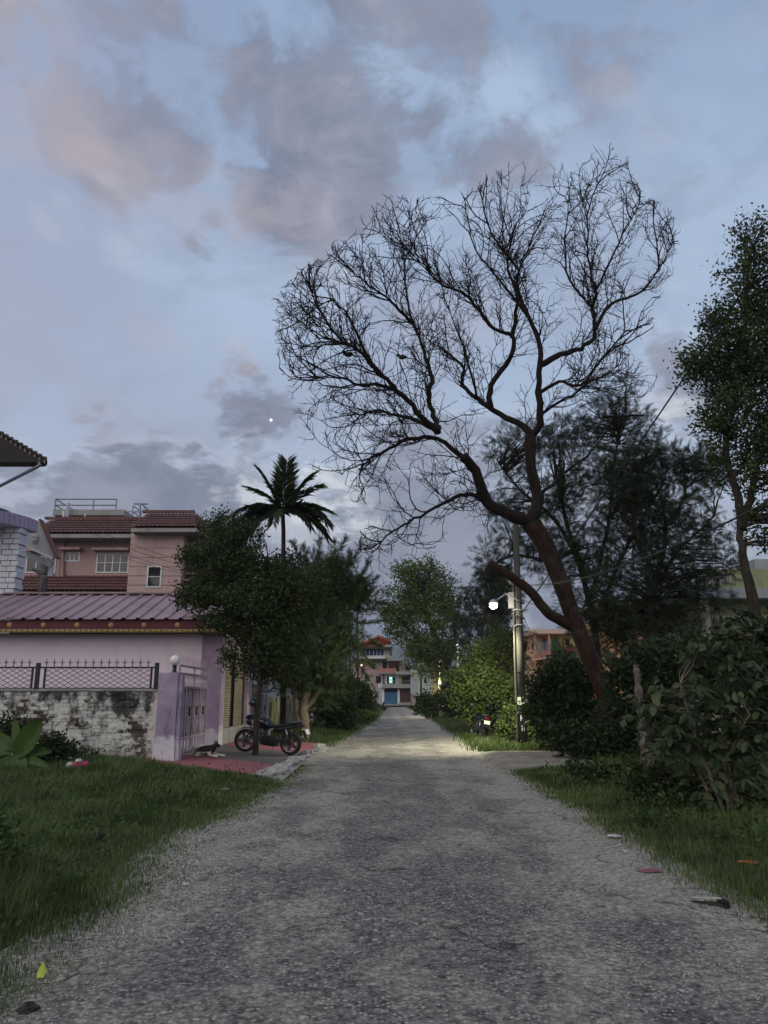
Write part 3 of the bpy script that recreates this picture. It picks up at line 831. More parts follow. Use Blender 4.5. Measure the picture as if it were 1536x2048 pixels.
tag(sb.build('scallop_trim', M['gold'], gar), kind='stuff')
for px_ in (19, 87, 154, 222, 288, 355, 417):
    c_ = at(px_, 1247, ey + .1); rosette((c_.x, ey + .095, ez - .165), .075, M['gold'], gar)

# ---------------------------------------------------------------- brick boundary wall with its railing
YW = 19.3
bw = thing('brick_wall', 'crumbling whitewashed brick wall black with mould, under the iron railing', 'wall', (-9, YW, 0))
wx0, wx1 = -12.6, at(309, 1440, YW).x + .02
wz = at(160, 1381, YW).z
MB().box(wx0, wx1, YW + .052, YW + .25, -.05, wz - .01).build('mortar_core', M['brick'], bw)
bl, bh, bd = .235, .078, .11
rows = int((wz - .03) / (bh + .010))
bm_ = []
for k in range(5):
    b = MB(); b.box(-bl / 2 + .006, bl / 2 - .006, 0, bd, -bh / 2, bh / 2)
    me = None
    b.v = [(p[0] + random.uniform(-.008, .008), p[1] + random.uniform(-.006, .012), p[2] + random.uniform(-.006, .006)) for p in b.v]
    bm_.append(b)
cells = []
for r in range(rows):
    z = .03 + (r + .5) * (bh + .010); x = wx0 + (0 if r % 2 else -bl / 2) + .06
    while x + bl / 2 < wx1 - .02:
        cells.append((x + random.uniform(-.008, .008), z + random.uniform(-.005, .005))); x += bl + .008
cells.sort(key=lambda c: (c[0] < -10.2, c[1] < .15, random.random()))
bmesh_ = []
for i, b in enumerate(bm_):
    o = b.build('brick', M['brick'], bw); bmesh_.append(o.data); x, z = cells[i]; o.location = (x, YW + .03 + random.uniform(-.02, .02), z)
rest = MB()
for i, (x, z) in enumerate(cells[5:]):
    y = YW + .03 + random.choice((-.018, -.008, 0, 0, .004, .008, .012, .018))
    rot = Matrix.Translation((x, y, z)) @ Matrix.Rotation(random.uniform(-.025, .025), 4, 'Y')
    if i < 295: inst('brick', bmesh_[i % 5], rot, bw)
    else:
        q = bm_[i % 5]; rest.add([rot @ Vector(p) for p in q.v], q.f)
tag(rest.build('bricks', M['brick'], bw), kind='stuff')
MB().box(wx0, wx1, YW + .02, YW + .27, wz - .02, wz + .03).build('coping', M['mortar'], bw)
b = MB()
for i in range(60):                                    # lumps of old render clinging to the bricks
    x, z = random.uniform(wx0 + 2, wx1 - .2), random.uniform(.1, wz - .1); r = random.uniform(.04, .15)
    b.sphere((x, YW + .03, z), r, 8, 5, (1.3, .16, .7))
tag(b.build('render_patches', M['brick'], bw), kind='stuff')

rail = thing('iron_railing', 'black iron railing with diamond lattice and spear tips on the brick wall', 'railing', (-9, YW + .14, wz))
yr = YW + .14
zr0, zr1 = wz + .03, at(160, 1333, yr).z
posts = [at(75, 1350, yr).x, at(313, 1350, yr).x]
posts = [posts[0] - (posts[1] - posts[0])] + posts
for x in posts:
    MB().box(x - .045, x + .045, yr - .04, yr + .04, zr0, zr1 + .09).build('post', M['black'], rail)
for a, c_ in zip(posts[:-1], posts[1:]):
    a, c_ = a + .16, c_ - .11
    MB().box(a - .12, c_ + .07, yr - .02, yr + .02, zr1 - .045, zr1 - .005).build('top_rail', M['black'], rail)
    MB().box(a - .12, c_ + .07, yr - .02, yr + .02, zr0 + .01, zr0 + .04).build('bottom_rail', M['black'], rail)
    for x in (a, c_ - .04): MB().box(x, x + .045, yr - .018, yr + .018, zr0 + .04, zr1 - .045).build('stile', M['black'], rail)
    n = 13; H = zr1 - .05 - zr0 - .04; dxs = (c_ - a) / n; k = int(H / (dxs * .62)) + 1
    for s in (1, -1):
        for i in range(-6, n + 6):
            x0, x1 = a + i * dxs, a + i * dxs + s * H * 1.75
            z0, z1 = zr0 + .04, zr1 - .05
            lo, hi = a + .02, c_ - .01
            t0, t1 = 0., 1.
            dx = x1 - x0
            ta, tb = sorted(((lo - x0) / dx, (hi - x0) / dx)); t0, t1 = max(0, ta), min(1, tb)
            if t1 - t0 < .08: continue
            yy = yr + .006 * s
            MB().bar((x0 + dx * t0, yy, z0 + (z1 - z0) * t0), (x0 + dx * t1, yy, z0 + (z1 - z0) * t1), .010, .012).build('lattice_bar', M['black'], rail)
    n = 14
    for i in range(n):
        x = a - .02 + (c_ - a + .04) * (i + .3) / n
        b = MB(); b.tube([(x, yr, zr1 - .02), (x, yr, zr1 + .11), (x, yr, zr1 + .20)], [.011, .013, .002], 6)
        for s in (-1, 1): b.tube([(x, yr, zr1 + .07), (x + s * .03, yr, zr1 + .105), (x + s * .055, yr, zr1 + .10), (x + s * .066, yr, zr1 + .075)], [.008, .008, .007, .003], 5)
        b.build('spear_picket', M['black'], rail)

# ---------------------------------------------------------------- gate pillars, globes, gates
def globe_lamp(x, y, z, label):
    t = thing('globe_lamp', label, 'lamp', (x, y, z), 'globe lamps on gate pillars')
    MB().lathe([(.085, 0), (.085, .02), (.05, .03), (.05, .17), (.06, .18)], (x, y, z), 14).build('collar', M['black'], t, True)
    MB().sphere((x, y, z + .295), .125, 20, 14).build('globe', M['globe'], t, True)
px0, px1 = at(312, 1440, 18.75).x, at(352, 1440, 18.75).x
pz = at(330, 1345, 18.75).z
gp = thing('gate_pillar', 'peeling purple plaster gate pillar with white worn foot beside the brick wall', 'gate pillar', (px0, 18.75, .1))
b = MB(); b.box(px0, px1, 18.72, 19.32, .0, pz)
b.build('shaft', M['pillar'], gp, bevel=.02)
b = MB(); b.box(px0 - .035, px1 + .03, 18.685, 19.35, -.03, .55)
b.v = [(p[0] * 1 + (0 if p[2] < .1 else (.030 if p[0] < (px0 + px1) / 2 else -.025)), p[1] + (0 if p[2] < .1 or p[1] > 19 else .028), p[2]) for p in b.v]
b.build('foot', M['pillar'], gp)
MB().box(px1 + .001, px1 + .09, 18.78, 19.0, .05, pz - .05).build('reveal', M['pillar'], gp)
globe_lamp(px0 + .30, 18.98, pz, 'opal white globe lamp on the front gate pillar')

M['backing'] = paint('shaded_mauve_sheet', (.22, .165, .19), (.18, .135, .16), dirt=.3)  # gate mauve darkened: shade between the plates put into the colour
def gate(name, label, x, y0, y1, z0, z1, skew=0.0, npan=4):
    t = thing(name, label, 'gate', (x, y0, z0), 'wrought metal gates of the mauve garage')
    L = y1 - y0
    G = lambda y: x + skew * (y - y0) / L
    def vb(nm, y, za, zb, w, m=M['gate']): return MB().box(G(y) - .02, G(y) + .02, y - w / 2, y + w / 2, za, zb).build(nm, m, t)
    def hb(nm, z, ya, yb_, h, m=M['gate'], th=.022): return MB().prism([(G(ya) - th, ya, z - h / 2), (G(yb_) - th, yb_, z - h / 2), (G(yb_) - th, yb_, z + h / 2), (G(ya) - th, ya, z + h / 2)], (2 * th, 0, 0)).build(nm, m, t)
    H = z1 - z0
    zt = z1 - .24
    for y in (y0, (y0 + y1) / 2, y1): vb('stile', y, z0 + .0, zt + .02, .06)
    hb('rail', zt, y0, y1, .05); hb('rail', zt - .19, y0, y1, .05); hb('rail', zt - .52, y0, y1, .06)
    hb('rail', z0 + .36, y0, y1, .05); hb('rail', z0 + .06, y0, y1, .05)
    n = 16
    for i in range(n):
        y = y0 + L * (i + .5) / n
        b = MB(); b.tube([(G(y), y, zt), (G(y), y, zt + .22), (G(y), y, zt + .26)], [.013, .013, .002], 6); b.build('picket', M['gate'], t)
    n = 22
    for i in range(n):
        y = y0 + L * (i + .5) / n
        b = MB()
        b.tube([(G(y), y - .0, zt - .19), (G(y), y + .03, zt - .30), (G(y), y - .02, zt - .40), (G(y), y, zt - .52)], .012, 5); b.build('scroll_bar', M['gate'], t)
    for i in range(10):
        y = y0 + L * (i + .5) / 10; vb('lower_bar', y, z0 + .06, z0 + .36, .03)
    # ornamental plates: pointed oval outlines with rosettes
    for i in range(npan):
        a = y0 + L * (i + .08) / npan; e = y0 + L * (i + .92) / npan; m_ = (a + e) / 2; hw = (e - a) / 2
        lo, hi = z0 + .38, zt - .56; Hh = hi - lo
        prof = [(.0, 0), (.25, .03), (.62, .12), (.72, .22), (.9, .30), (.55, .36), (.80, .45), (.72, .5), (.80, .55), (.55, .64), (.9, .70), (.74, .80), (.66, .88), (.25, .97), (0, 1)]
        pts = [(m_ + hw * w_, lo + Hh * h_) for w_, h_ in prof] + [(m_ - hw * w_, lo + Hh * h_) for w_, h_ in prof[-2:0:-1]]
        MB().prism([(G(yy) - .004, yy, zz) for yy, zz in pts], (.012, 0, 0)).build('plate', M['gate'], t)
        vb('panel_bar', y0 + L * i / npan + .03, z0 + .36, zt - .52, .035)
        for zz, mm, rr in ((lo + Hh * .82, M['gate'], .05), (lo + Hh * .33, M['gate'], .06), (lo + Hh * .14, M['gate'], .045)):
            MB().tube([(G(m_) + .015, m_ + rr * math.cos(q), zz + 1.7 * rr * math.sin(q)) for q in [k * .7 for k in range(8)]], .012, 5).build('scroll', mm, t)
        b = MB()
        for k in range(7):
            q = k * .9; b.sphere((G(m_) + .02, m_ + .055 * math.cos(q) * (k > 0), lo + Hh * .53 + .09 * math.sin(q) * (k > 0)), .032, 7, 5)
        b.build('flower_boss', M['rust'], t)
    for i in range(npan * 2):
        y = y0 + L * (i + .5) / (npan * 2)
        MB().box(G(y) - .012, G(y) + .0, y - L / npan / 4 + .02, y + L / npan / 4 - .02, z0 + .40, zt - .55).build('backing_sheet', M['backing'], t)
    return t
gate('gate', 'mauve metal gate with oval plates and rust brown flower bosses beside the front pillar', -5.05, 19.42, 22.9, .19, at(351, 1311, 19.4).z, -.10)

# further pillar, gate and mossy wall beyond the shutters
g2 = thing('gate_pillar', 'far slim purple gate pillar with a globe, behind the motorcycle', 'gate pillar', (-5.2, 33, 0))
z2 = at(527, 1358, 33).z
MB().box(-5.30, -4.86, 33.0, 33.4, 0, z2).build('shaft', M['purple'], g2)
globe_lamp(-5.10, 33.2, z2, 'dim globe lamp on the far gate pillar under the trees')
gate('gate', 'smaller mauve gate between the shutters and the far pillar', -4.93, 29.6, 32.9, .15, z2 + .15, .05, 3)
mw = thing('boundary_wall', 'mossy yellowish corrugated sheet fence behind the motorcycle', 'wall', (-4.9, 34, 0))
zt = at(560, 1396, 36).z
for i in range(15):
    y0_ = 33.5 + i * .55
    b = MB(); xx = -4.95 + .015 * i
    pts = [(xx + .05 * math.sin(k * 1.57), y0_ + .55 * k / 12, 0) for k in range(13)]
    v = [(p[0], p[1], 0) for p in pts] + [(p[0], p[1], zt + random.uniform(-.06, .06)) for p in pts] + [(p[0] - .02, p[1], 0) for p in pts] + [(p[0] - .02, p[1], zt - .01) for p in pts]
    fs = [(k, k + 1, 13 + k + 1, 13 + k) for k in range(12)] + [(26 + k + 1, 26 + k, 39 + k, 39 + k + 1) for k in range(12)]
    b.add(v, fs)
    if 'mossyfence' not in M:
        n_ = NT('mossy_sheet'); c_ = n_.mix(n_.ss(n_.noise(2.2, 6, .7, stretch=(1, 1, .25)), .42, .62), (.40, .38, .22), (.07, .065, .04)); M['mossyfence'] = n_.out(c_, .85)
    b.build('sheet', M['mossyfence'], mw)
rp = thing('gate_pillar', 'red brown painted gate pillar half hidden behind the pale trunk', 'gate pillar', (-4.6, 45, 0))
M['redbrown'] = paint('red_brown_paint', (.20, .075, .06), (.14, .06, .05))
MB().box(-4.75, -4.2, 45, 45.5, 0, at(632, 1388, 45).z).build('shaft', M['redbrown'], rp)
MB().box(-4.19, -4.05, 45.02, 45.4, 0, at(632, 1386, 45).z).build('post', M['greywall'], rp)

# ---------------------------------------------------------------- salmon two-storey house
YS = 38.0
sal = thing('salmon_house', 'salmon pink two storey house with maroon tile roofs behind the garage', 'house', (-15, YS, 0))
x0, x1, z0, z1 = R4(20, 1066, 262, 1160, YS)
MB().box(x0, x1, YS, YS + .3, 0, z1).build('wall', M['salmon'], sal)
YB = 36.4
bx0, bx1, bz0, bz1 = R4(258, 1064, 365, 1190, YB)
MB().box(bx0, bx1, YB, YS + 5, 0, bz1).build('stair_block', M['salmonlight'], sal)
for i in range(7):                                             # shallow grooves: real recessed strips proud of the wall
    z = at(300, 1068 + i * 18.5, YB).z
    MB().box(bx0 + .02, bx1 - .02, YB - .012, YB + .01, z - .25, z + .25 - .03).build('plaster_band', M['salmonlight'], sal)
for i in range(7):                                             # sun louvres on the side wall
    z = at(370, 1090 + i * 13.5, YB).z
    MB().box(bx1 + .001, bx1 + .55, YB + .35, YB + 3.2, z - .035, z + .035).build('louvre_slab', M['salmon'], sal)
MB().box(bx1 + .15, bx1 + .30, YB + .6, YB + .8, at(370, 1180, YB).z, at(370, 1075, YB).z).build('louvre_post', M['redbrown'], sal)
MB().box(x0, bx1, YS + 6, YS + 6.3, 0, z1).build('wall', M['salmon'], sal)
# upper tiled roof: main run, block run, right hip, small end gable
def P(x, y, Y): return at(x, y, Y)
ze = at(180, 1066, YS - .9).z; zr = at(180, 1038, YS + .6).z
xa, xb = at(60, 1066, YS - .9).x, at(264, 1066, YS - .9).x
tile_roof('roof', (xa, YS - .9, ze), (xb, YS - .9, ze), (xa + .4, YS + .6, zr), (xb, YS + .6, zr), M['tile'], sal)
xc, xd = at(262, 1066, YB - .5).x, at(394, 1066, YB - .5).x
tile_roof('roof', (xc, YB - .6, ze + .02), (xd, YB - .6, ze + .02), (xc + .3, YB + 1.0, zr + .05), (xd - .55, YB + 1.0, zr + .05), M['tile'], sal)
tile_roof('roof', (xd, YB - .6, ze + .02), (xd + .25, YS + 3.5, ze + .02), (xd - .55, YB + 1.0, zr + .05), (xd - .5, YS + 2, zr + .05), M['tile'], sal)
MB().box(xa, xb, YS - .92, YS - .001, ze - .24, ze - .06).build('eave_slab', M['concrete'], sal)
MB().box(xc + .02, xd, YB - .62, YB - .001, ze - .22, ze - .05).build('eave_slab', M['concrete'], sal)
MB().box(bx1 + .002, xd + .2, YB, YS + 3.5, ze - .22, ze - .05).build('eave_slab', M['concrete'], sal)
b = MB(); b.bar((xa, YS + .6, zr + .04), (xb, YS + .6, zr + .04), .22, .12); b.build('ridge_tile_run', M['tile'], sal)
b = MB(); b.bar((xc, YB + 1, zr + .10), (xd - .55, YB + 1, zr + .10), .22, .12); b.build('ridge_tile_run', M['tile'], sal)
MB().box(xa + .6, xd - .9, YS + .6, YS + 6, ze + .1, zr - .05).build('parapet_core', M['concrete'], sal)
gA, gB, gC = P(398, 1066, YB + .5), P(408, 1034, YB + .5), P(431, 1034, YB + 1.6)
tile_roof('roof', (gA.x, YB + .5, P(400, 1080, YB + .5).z), (gA.x + .75, YB + 1.6, P(425, 1078, YB + 1.6).z), (gB.x, YB + .9, gB.z), (gC.x, YB + 2.0, gB.z), M['tile'], sal)
MB().prism([(gA.x, YB + .55, P(400, 1082, YB + .5).z), (gC.x + .1, YB + 2.0, P(425, 1084, YB + 1.6).z), (gC.x + .1, YB + 2.0, gB.z - .02), (gB.x + .1, YB + .95, gB.z - .02)], (.1, .6, 0)).build('gable', M['salmon'], sal)
# lower skirt roof
lz0, lz1 = at(150, 1181, YS - 1.5).z, at(150, 1152, YS).z
la, lb = at(20, 1170, YS - 1.5).x, bx0 - .02
tile_roof('skirt_roof', (la, YS - 1.5, lz0), (lb, YS - 1.5, lz0), (la, YS - .02, lz1), (lb, YS - .02, lz1), M['tile'], sal)
MB().box(la, lb, YS - 1.52, YS - .01, lz0 - .28, lz0 - .07).build('eave_slab', M['concrete'], sal)
# roof-top slab with rails, antenna, pipes
yp = YS + 1.2
a0, a1, c0, c1 = R4(106, 1019, 248, 1030, yp)
MB().box(a0, a1, yp, yp + 3, c0, c1).build('roof_slab', M['concrete'], sal)
MB().box(a0 + .5, a1 - .3, yp + .3, yp + 2.8, zr - .3, c0).build('stair_head', M['salmon'], sal)
zt_ = at(170, 998, yp).z; zm = at(170, 1010, yp).z
for x, y in ((a0 + .05, yp + .05), ((a0 + a1) / 2 + .2, yp + .05), (a1 - .45, yp + .05), (a1 - .05, yp + 1.5), (a0 + .05, yp + 2.9), (a1 - .05, yp + 2.9), ((a0 + a1) / 2, yp + 2.9)):
    MB().tube([(x, y, c1), (x, y, zt_)], .035, 6).build('rail_post', M['steel'], sal)
for z in (zt_, zm):
    for p, q in (((a0 + .05, yp + .05, z), (a1 - .45, yp + .05, z)), ((a0 + .05, yp + .05, z), (a0 + .05, yp + 2.9, z)), ((a0 + .05, yp + 2.9, z), (a1 - .05, yp + 2.9, z)), ((a1 - .05, yp + 1.5, z), (a1 - .05, yp + 2.9, z))):
        MB().tube([p, q], .03, 6).build('rail', M['steel'], sal)
for x, y0_, y1_, m_, r_ in ((127, 1038, 1022, M['white'], .06), (134, 1040, 1006, M['galv'], .09), (170, 1038, 1028, M['white'], .03)):
    MB().tube([at(x, y0_, YS + .9), at(x + (3 if r_ > .08 else 0), y1_, YS + .9)], r_, 8).build('pipe', m_, sal)
an = thing('roof_antenna', 'small T shaped antenna pole on the salmon house roof', 'antenna', P(280, 1036, YS + .5))
MB().tube([P(279, 1037, YS + .5), P(281, 1008, YS + .5)], .045, 6).build('mast', M['steel'], an)
MB().tube([P(268, 1008, YS + .5), P(295, 1008, YS + .5)], .035, 6).build('crossbar', M['steel'], an)
for x, y in ((300, 1031), (306, 1031), (312, 1033)): MB().tube([P(285, 1009, YS + .5), P(x, y, YS + 1.2)], .012, 4).build('stay_wire', M['wire'], an)
# openings
def win_px(parent, a, b_, c_, d, Y, **k):
    return window(parent, *R4(a, b_, c_, d, Y), Y, **k)
win_px(sal, 130, 1104, 160, 1123, YS, panes=3)
win_px(sal, 193, 1105, 258, 1146, YS, panes=4, bars=1)
win_px(sal, 294, 1132, 323, 1175, YB - .012, panes=1, bars=1)
win_px(sal, 52, 1112, 112, 1146, YS, panes=3)
for a, c_, y in ((127, 166, 1097), (190, 262, 1098), (46, 118, 1100)):
    q = R4(a, y, c_, y + 5, YS); MB().box(q[0], q[1], YS - .45, YS - .001, q[2], q[3]).build('sunshade', M['salmon'], sal)
for px_ in (119, 126):
    MB().tube([at(px_ + 1, 1072, YS - .12), at(px_ - 2, 1156, YS - .12)], .09, 8).build('downpipe', M['salmon'], sal)

# ---------------------------------------------------------------- white house at the left edge
YH = 27.0
wh = thing('white_house', 'white house with stone clad column and round balcony at the left edge', 'house', (-13.5, YH, 0))
cx0, cx1 = at(2, 1130, YH).x, at(33, 1130, YH).x
cz0, cz1 = .1, at(72, 1066, YH + .9).z - .005
MB().box(cx0 + .03, cx1 - .02, YH + .03, YH + .55, cz0, cz1).build('column_core', M['black'], wh)
zz = cz1; k = 0; bhh = .20
while zz - bhh > 2.6:
    for s in (0, 1):
        w = (cx1 - cx0); cut = cx0 + w * (.42 if k % 2 else .62)
        xa_, xb_ = (cx0 - (.05 if k % 2 else 0), cut - .012) if s == 0 else (cut + .012, cx1 + (0 if k % 2 else .05))
        MB().box(xa_, xb_, YH - .02 - random.uniform(0, .03), YH + .56, zz - bhh + .022, zz).build('stone_block', M['whitestone'], wh, bevel=.012)
    zz -= bhh; k += 1
MB().box(-19, cx0 - .06, YH + .2, YH + .5, 0, cz1).build('wall', M['whitewall'], wh)
for i in range(4): 
    x = cx0 - .18 - i * .22
    MB().box(x - .07, x + .07, YH + .12, YH + .199, at(5, 1125, YH).z, cz1).build('flute', M['whitestone'], wh)
q = at(4, 1110, YH)
window(wh, q.x - .5, q.x + .0, q.z - .35, q.z + .05, YH + .2, panes=1)
# round balcony slab seen from below, with edge tiles
bc = Vector((at(-71, 1062, YH + .9).x, YH + .9, 0)); br = at(74, 1062, YH + .9).x - bc.x
zb0, zb1 = at(72, 1066, YH + .9).z, at(72, 1042, YH + .9).z
n = 40
pts = [(bc.x + br * math.cos(a), bc.y - br * math.sin(a), zb0) for a in [math.pi * (i / n) for i in range(n + 1)]]
MB().prism(pts, (0, 0, zb1 - zb0 - .02)).build('balcony_slab', M['greywall'], wh)
for i in range(n):
    a0_, a1_ = math.pi * (i + .04) / n, math.pi * (i + .96) / n
    f = lambda a, r: (bc.x + (br + r) * math.cos(a), bc.y - (br + r) * math.sin(a))
    p = [f(a0_, .002), f(a1_, .002), f(a1_, .03), f(a0_, .03)]
    MB().prism([(x, y, zb0 + .02) for x, y in p], (0, 0, zb1 - zb0 - .03)).build('edge_tile', M['lilactile'], wh)
# gabled porch and its beam
YP = 29.5
ga, gb, gc, gd = P(36, 1050, YP), P(78, 1040, YP - .2), P(115, 1117, YP), P(36, 1086, YP)
MB().prism([(ga.x, YP, ga.z), (gb.x, YP, gb.z), (gc.x - .06, YP, gc.z), (gd.x, YP, gd.z)], (0, .25, 0)).build('gable', M['greywall'], wh)
b = MB(); b.bar((gb.x, YP - .02, gb.z + .04), (gc.x + .03, YP - .02, gc.z), .35, .07); b.build('barge_board', M['redbrown'], wh)
b = MB(); b.bar((gd.x, YP - .1, gd.z + .02), (gc.x - .12, YP - .1, gc.z - .02), .2, .09); b.build('cornice', M['whitestone'], wh)
p, q = P(36, 1100, YP), P(104, 1130, YP)
b = MB(); b.bar((p.x, YP, p.z), (q.x, YP, q.z), .2, .22); b.build('beam', M['greywall'], wh)
p, q = P(101, 1125, YP), P(98, 1152, YP)
MB().box(p.x - .06, p.x + .06, YP, YP + .12, q.z, p.z).build('porch_post', M['whitestone'], wh)
e = P(70, 1077, YP - .04); b = MB()
b.sphere((e.x, YP - .02, e.z), .17, 12, 8, (.85, .35, 1.25)); b.sphere((e.x, YP - .08, e.z - .09), .07, 8, 6); b.sphere((e.x - .06, YP - .07, e.z + .06), .035, 6, 5); b.sphere((e.x + .06, YP - .07, e.z + .06), .035, 6, 5)
b.build('wall_emblem', M['greywall'], wh, True)
# dark tiled gable roof overhead
YR = 24.0
c_ = P(95, 919, YR); l_ = P(-150, 776, YR); s_ = Vector((-.40, 1, 0)) * .55
l0 = P(-150, 924, YR)
for i in range(26):
    t0, t1 = i / 26, (i + 1.08) / 26
    p, q = c_.lerp(l_, t0), c_.lerp(l_, t1)
    MB().prism([(p.x, YR - .06, p.z - .02), (q.x, YR - .06, q.z - .06), (q.x, YR - .06, q.z - .0), (p.x, YR - .06, p.z + .075)], s_ * 1.15).build('roof_tile', M['darktile'], wh)
    p, q = c_.lerp(l_, (i + .35) / 26), c_.lerp(l_, (i + .7) / 26)
    MB().prism([(p.x, YR - .02, p.z - .17), (q.x, YR - .02, q.z - .18), (q.x, YR - .02, q.z - .07), (p.x, YR - .02, p.z - .05)], (-.01, .03, 0)).build('batten', M['batten'], wh)
MB().prism([(c_.x - .05, YR, c_.z - .06), (l_.x, YR, l_.z - .1), (l0.x, YR, l0.z), (c_.x - .2, YR, P(85, 924, YR).z)], s_).build('gable', M['darkwood'], wh)  # gable face near black: shadow under the tiles put into its colour
MB().tube([P(78, 925, YR - .03), P(80, 930, YR - .03), P(74, 934, YR - .03), P(-20, 982, YR + .9)], .055, 8).build('downpipe', M['steel'], wh)
tk = thing('water_tank', 'black rooftop water tank dome behind the round balcony', 'water tank', (at(-10, 1010, YH + .8).x, YH + .9, zb1))
q = at(-8, 1010, YH + .9); r_ = at(31, 1015, YH + .9).x - q.x
MB().lathe([(r_, zb1 - .1), (r_ * 1.0, zb1 + .12), (r_ * .93, zb1 + .26), (r_ * .6, zb1 + .42), (r_ * .25, zb1 + .5), (.01, zb1 + .52)], (q.x, YH + .9, 0), 24).build('body', M['plastic'], tk, True)
# ================================================================ FAR HOUSES
def PB(name, x0, y0, x1, y1, Y, d, m, parent, label=None):
    return MB().px(x0, y0, x1, y1, Y, d).build(name, m, parent, label=label)
M['redroof'] = paint('red_sheet_roof', (.42, .10, .055), (.34, .08, .05), dirt=.25)
M['bluecurtain'] = plain('blue_curtain', (.05, .075, .26), .7, 0, .3)
M['pinkbrown'] = paint('pink_brown_plaster', (.42, .31, .28), (.36, .26, .24), dirt=.35)
M['brickred'] = paint('brick_balcony', (.40, .19, .14), (.34, .16, .12), dirt=.3)
M['blueshutter'] = paint('blue_shutter', (.07, .19, .33), (.055, .15, .27), dirt=.25)
M['browndoor'] = paint('brown_shutter', (.10, .055, .042), (.08, .045, .035), dirt=.2)
M['yellowwall'] = paint('yellow_plaster', (.55, .48, .22), (.5, .42, .2), dirt=.3)
M['creamwall'] = paint('cream_plaster', (.58, .53, .40), (.5, .46, .36), dirt=.3)
M['palegreen'] = paint('pale_green_plaster', (.42, .48, .40), (.36, .42, .35), dirt=.4)
M['teal'] = paint('teal_plaster', (.18, .42, .36), (.16, .36, .31), dirt=.2)
M['blueroof'] = paint('slate_blue_roof', (.16, .20, .27), (.13, .17, .23), dirt=.2)
M['orangewall'] = paint('orange_plaster', (.62, .32, .17), (.56, .29, .16), dirt=.25)
M['peach'] = paint('peach_plaster', (.62, .47, .37), (.56, .42, .33), dirt=.25)
M['olivewall'] = paint('olive_yellow_plaster', (.40, .42, .22), (.34, .36, .19), dirt=.35)
M['dark'] = plain('dark_interior', (.012, .012, .013), .9)  # near black: shade inside openings put into the colour
M['litwarm'] = glow('lit_window_warm', (1.0, .75, .45), 1.6)
M['litgreen'] = glow('lit_window_greenish', (.45, 1.0, .85), 1.1)
M['tarp'] = plain('green_tarpaulin', (.11, .12, .02), .6)

YE = 120.0
eh = thing('end_house', 'many storeyed house with red gables and blue shutter closing the end of the road', 'house', (0, YE, 0))
PB('wall', 690, 1322, 777, 1408, YE, 8, M['pinkbrown'], eh)
PB('wall', 756, 1346, 823, 1376, YE - .3, 8, M['whitewall'], eh)
PB('ground_storey', 757, 1375, 822, 1410, YE - .35, 7, M['greywall'], eh)
def gable_roof(x0, xa, x1, yb_, ya, Y, d, m):
    a, p, c_ = at(x0, yb_, Y), at(xa, ya, Y), at(x1, yb_, Y); th = .35
    MB().prism([a, p, p + Vector((0, 0, .001)), c_][:2] + [c_], (0, d, 0)).build('gable', m, eh)
    for q, r in ((a, p), (p, c_)):
        MB().prism([(q.x, Y - .8, q.z), (r.x, Y - .8, r.z), (r.x, Y - .8, r.z + th), (q.x, Y - .8, q.z + th)], (0, d + 1, 0)).build('roof', m, eh)
gable_roof(737, 757, 782, 1285, 1275, YE + 4, 5, M['redroof'])
gable_roof(713, 740, 770, 1294, 1283, YE - .2, 6, M['redroof'])
PB('post', 772, 1284, 774, 1296, YE + 4, .4, M['orangewall'], eh)
PB('eave_slab', 712, 1294, 785, 1298, YE - 1.2, 8, M['darkwood'], eh)
PB('pavilion', 719, 1298, 769, 1314, YE + .35, 5, M['bluecurtain'], eh)
PB('side_wall', 768.6, 1298, 783, 1317, YE + .2, 7, M['creamwall'], eh)
wf = PB('window', 719, 1311, 769, 1313.2, YE, .3, M['white'], eh)
for x in (719, 726, 731.5, 739, 747, 753.6, 760.6, 768): PB('mullion', x - .6, 1298, x + .7, 1311, YE + .02, .3, M['white'], wf)
for a, c_ in ((720, 725.5), (727, 731), (732, 738.4), (739.8, 741.6), (743, 746.5), (748, 753), (754.5, 760), (761.5, 767.5)): PB('pane', a, 1299, c_, 1311, YE + .25, .09, M['glass'] if c_ - a < 4 else M['bluecurtain'], wf)
PB('window', 780, 1304, 783.5, 1312, YE + .1, .1, M['bluecurtain'], eh)
PB('parapet', 718, 1313.4, 770, 1317.2, YE - .3, 1, M['white'], eh)
PB('floor_slab', 713, 1317.2, 776, 1322, YE - 1.0, 8, M['darkwood'], eh)
PB('door', 765, 1324, 774, 1338, YE - .05, .1, M['dark'], eh)
PB('window', 711, 1331, 718, 1341, YE - .05, .1, M['dark'], eh)
PB('window', 744, 1328, 751, 1338, YE - .05, .1, M['glass'], eh)
PB('window', 721.3, 1329, 725, 1334, YE - .06, .1, M['litwarm'], eh, label='small lit window glowing warm')
PB('recess', 776, 1324, 806, 1343, YE + 1.5, 4, M['brickred'], eh)
PB('roof_slab', 774, 1318, 808, 1321.5, YE - 1.2, 6, M['concrete'], eh)
for x in (800, 805): PB('column', x, 1321.5, x + 1.6, 1344, YE - 1, .4, M['concrete'], eh)
PB('door', 792, 1327, 797, 1343, YE + 1.4, .1, M['dark'], eh)
PB('balcony', 756, 1337, 793, 1346, YE - 1.2, .3, M['brickred'], eh)
PB('balcony_slab', 755, 1346, 795, 1347.5, YE - 1.3, 2, M['concrete'], eh)
PB('column', 765, 1347.5, 769, 1368, YE - .5, .4, M['redbrown'], eh)
PB('window', 774, 1353, 790, 1367, YE - .38, .1, M['dark'], eh)
PB('window', 778.5, 1354, 784.5, 1366, YE - .42, .06, M['litgreen'], eh, label='window lit pale green')
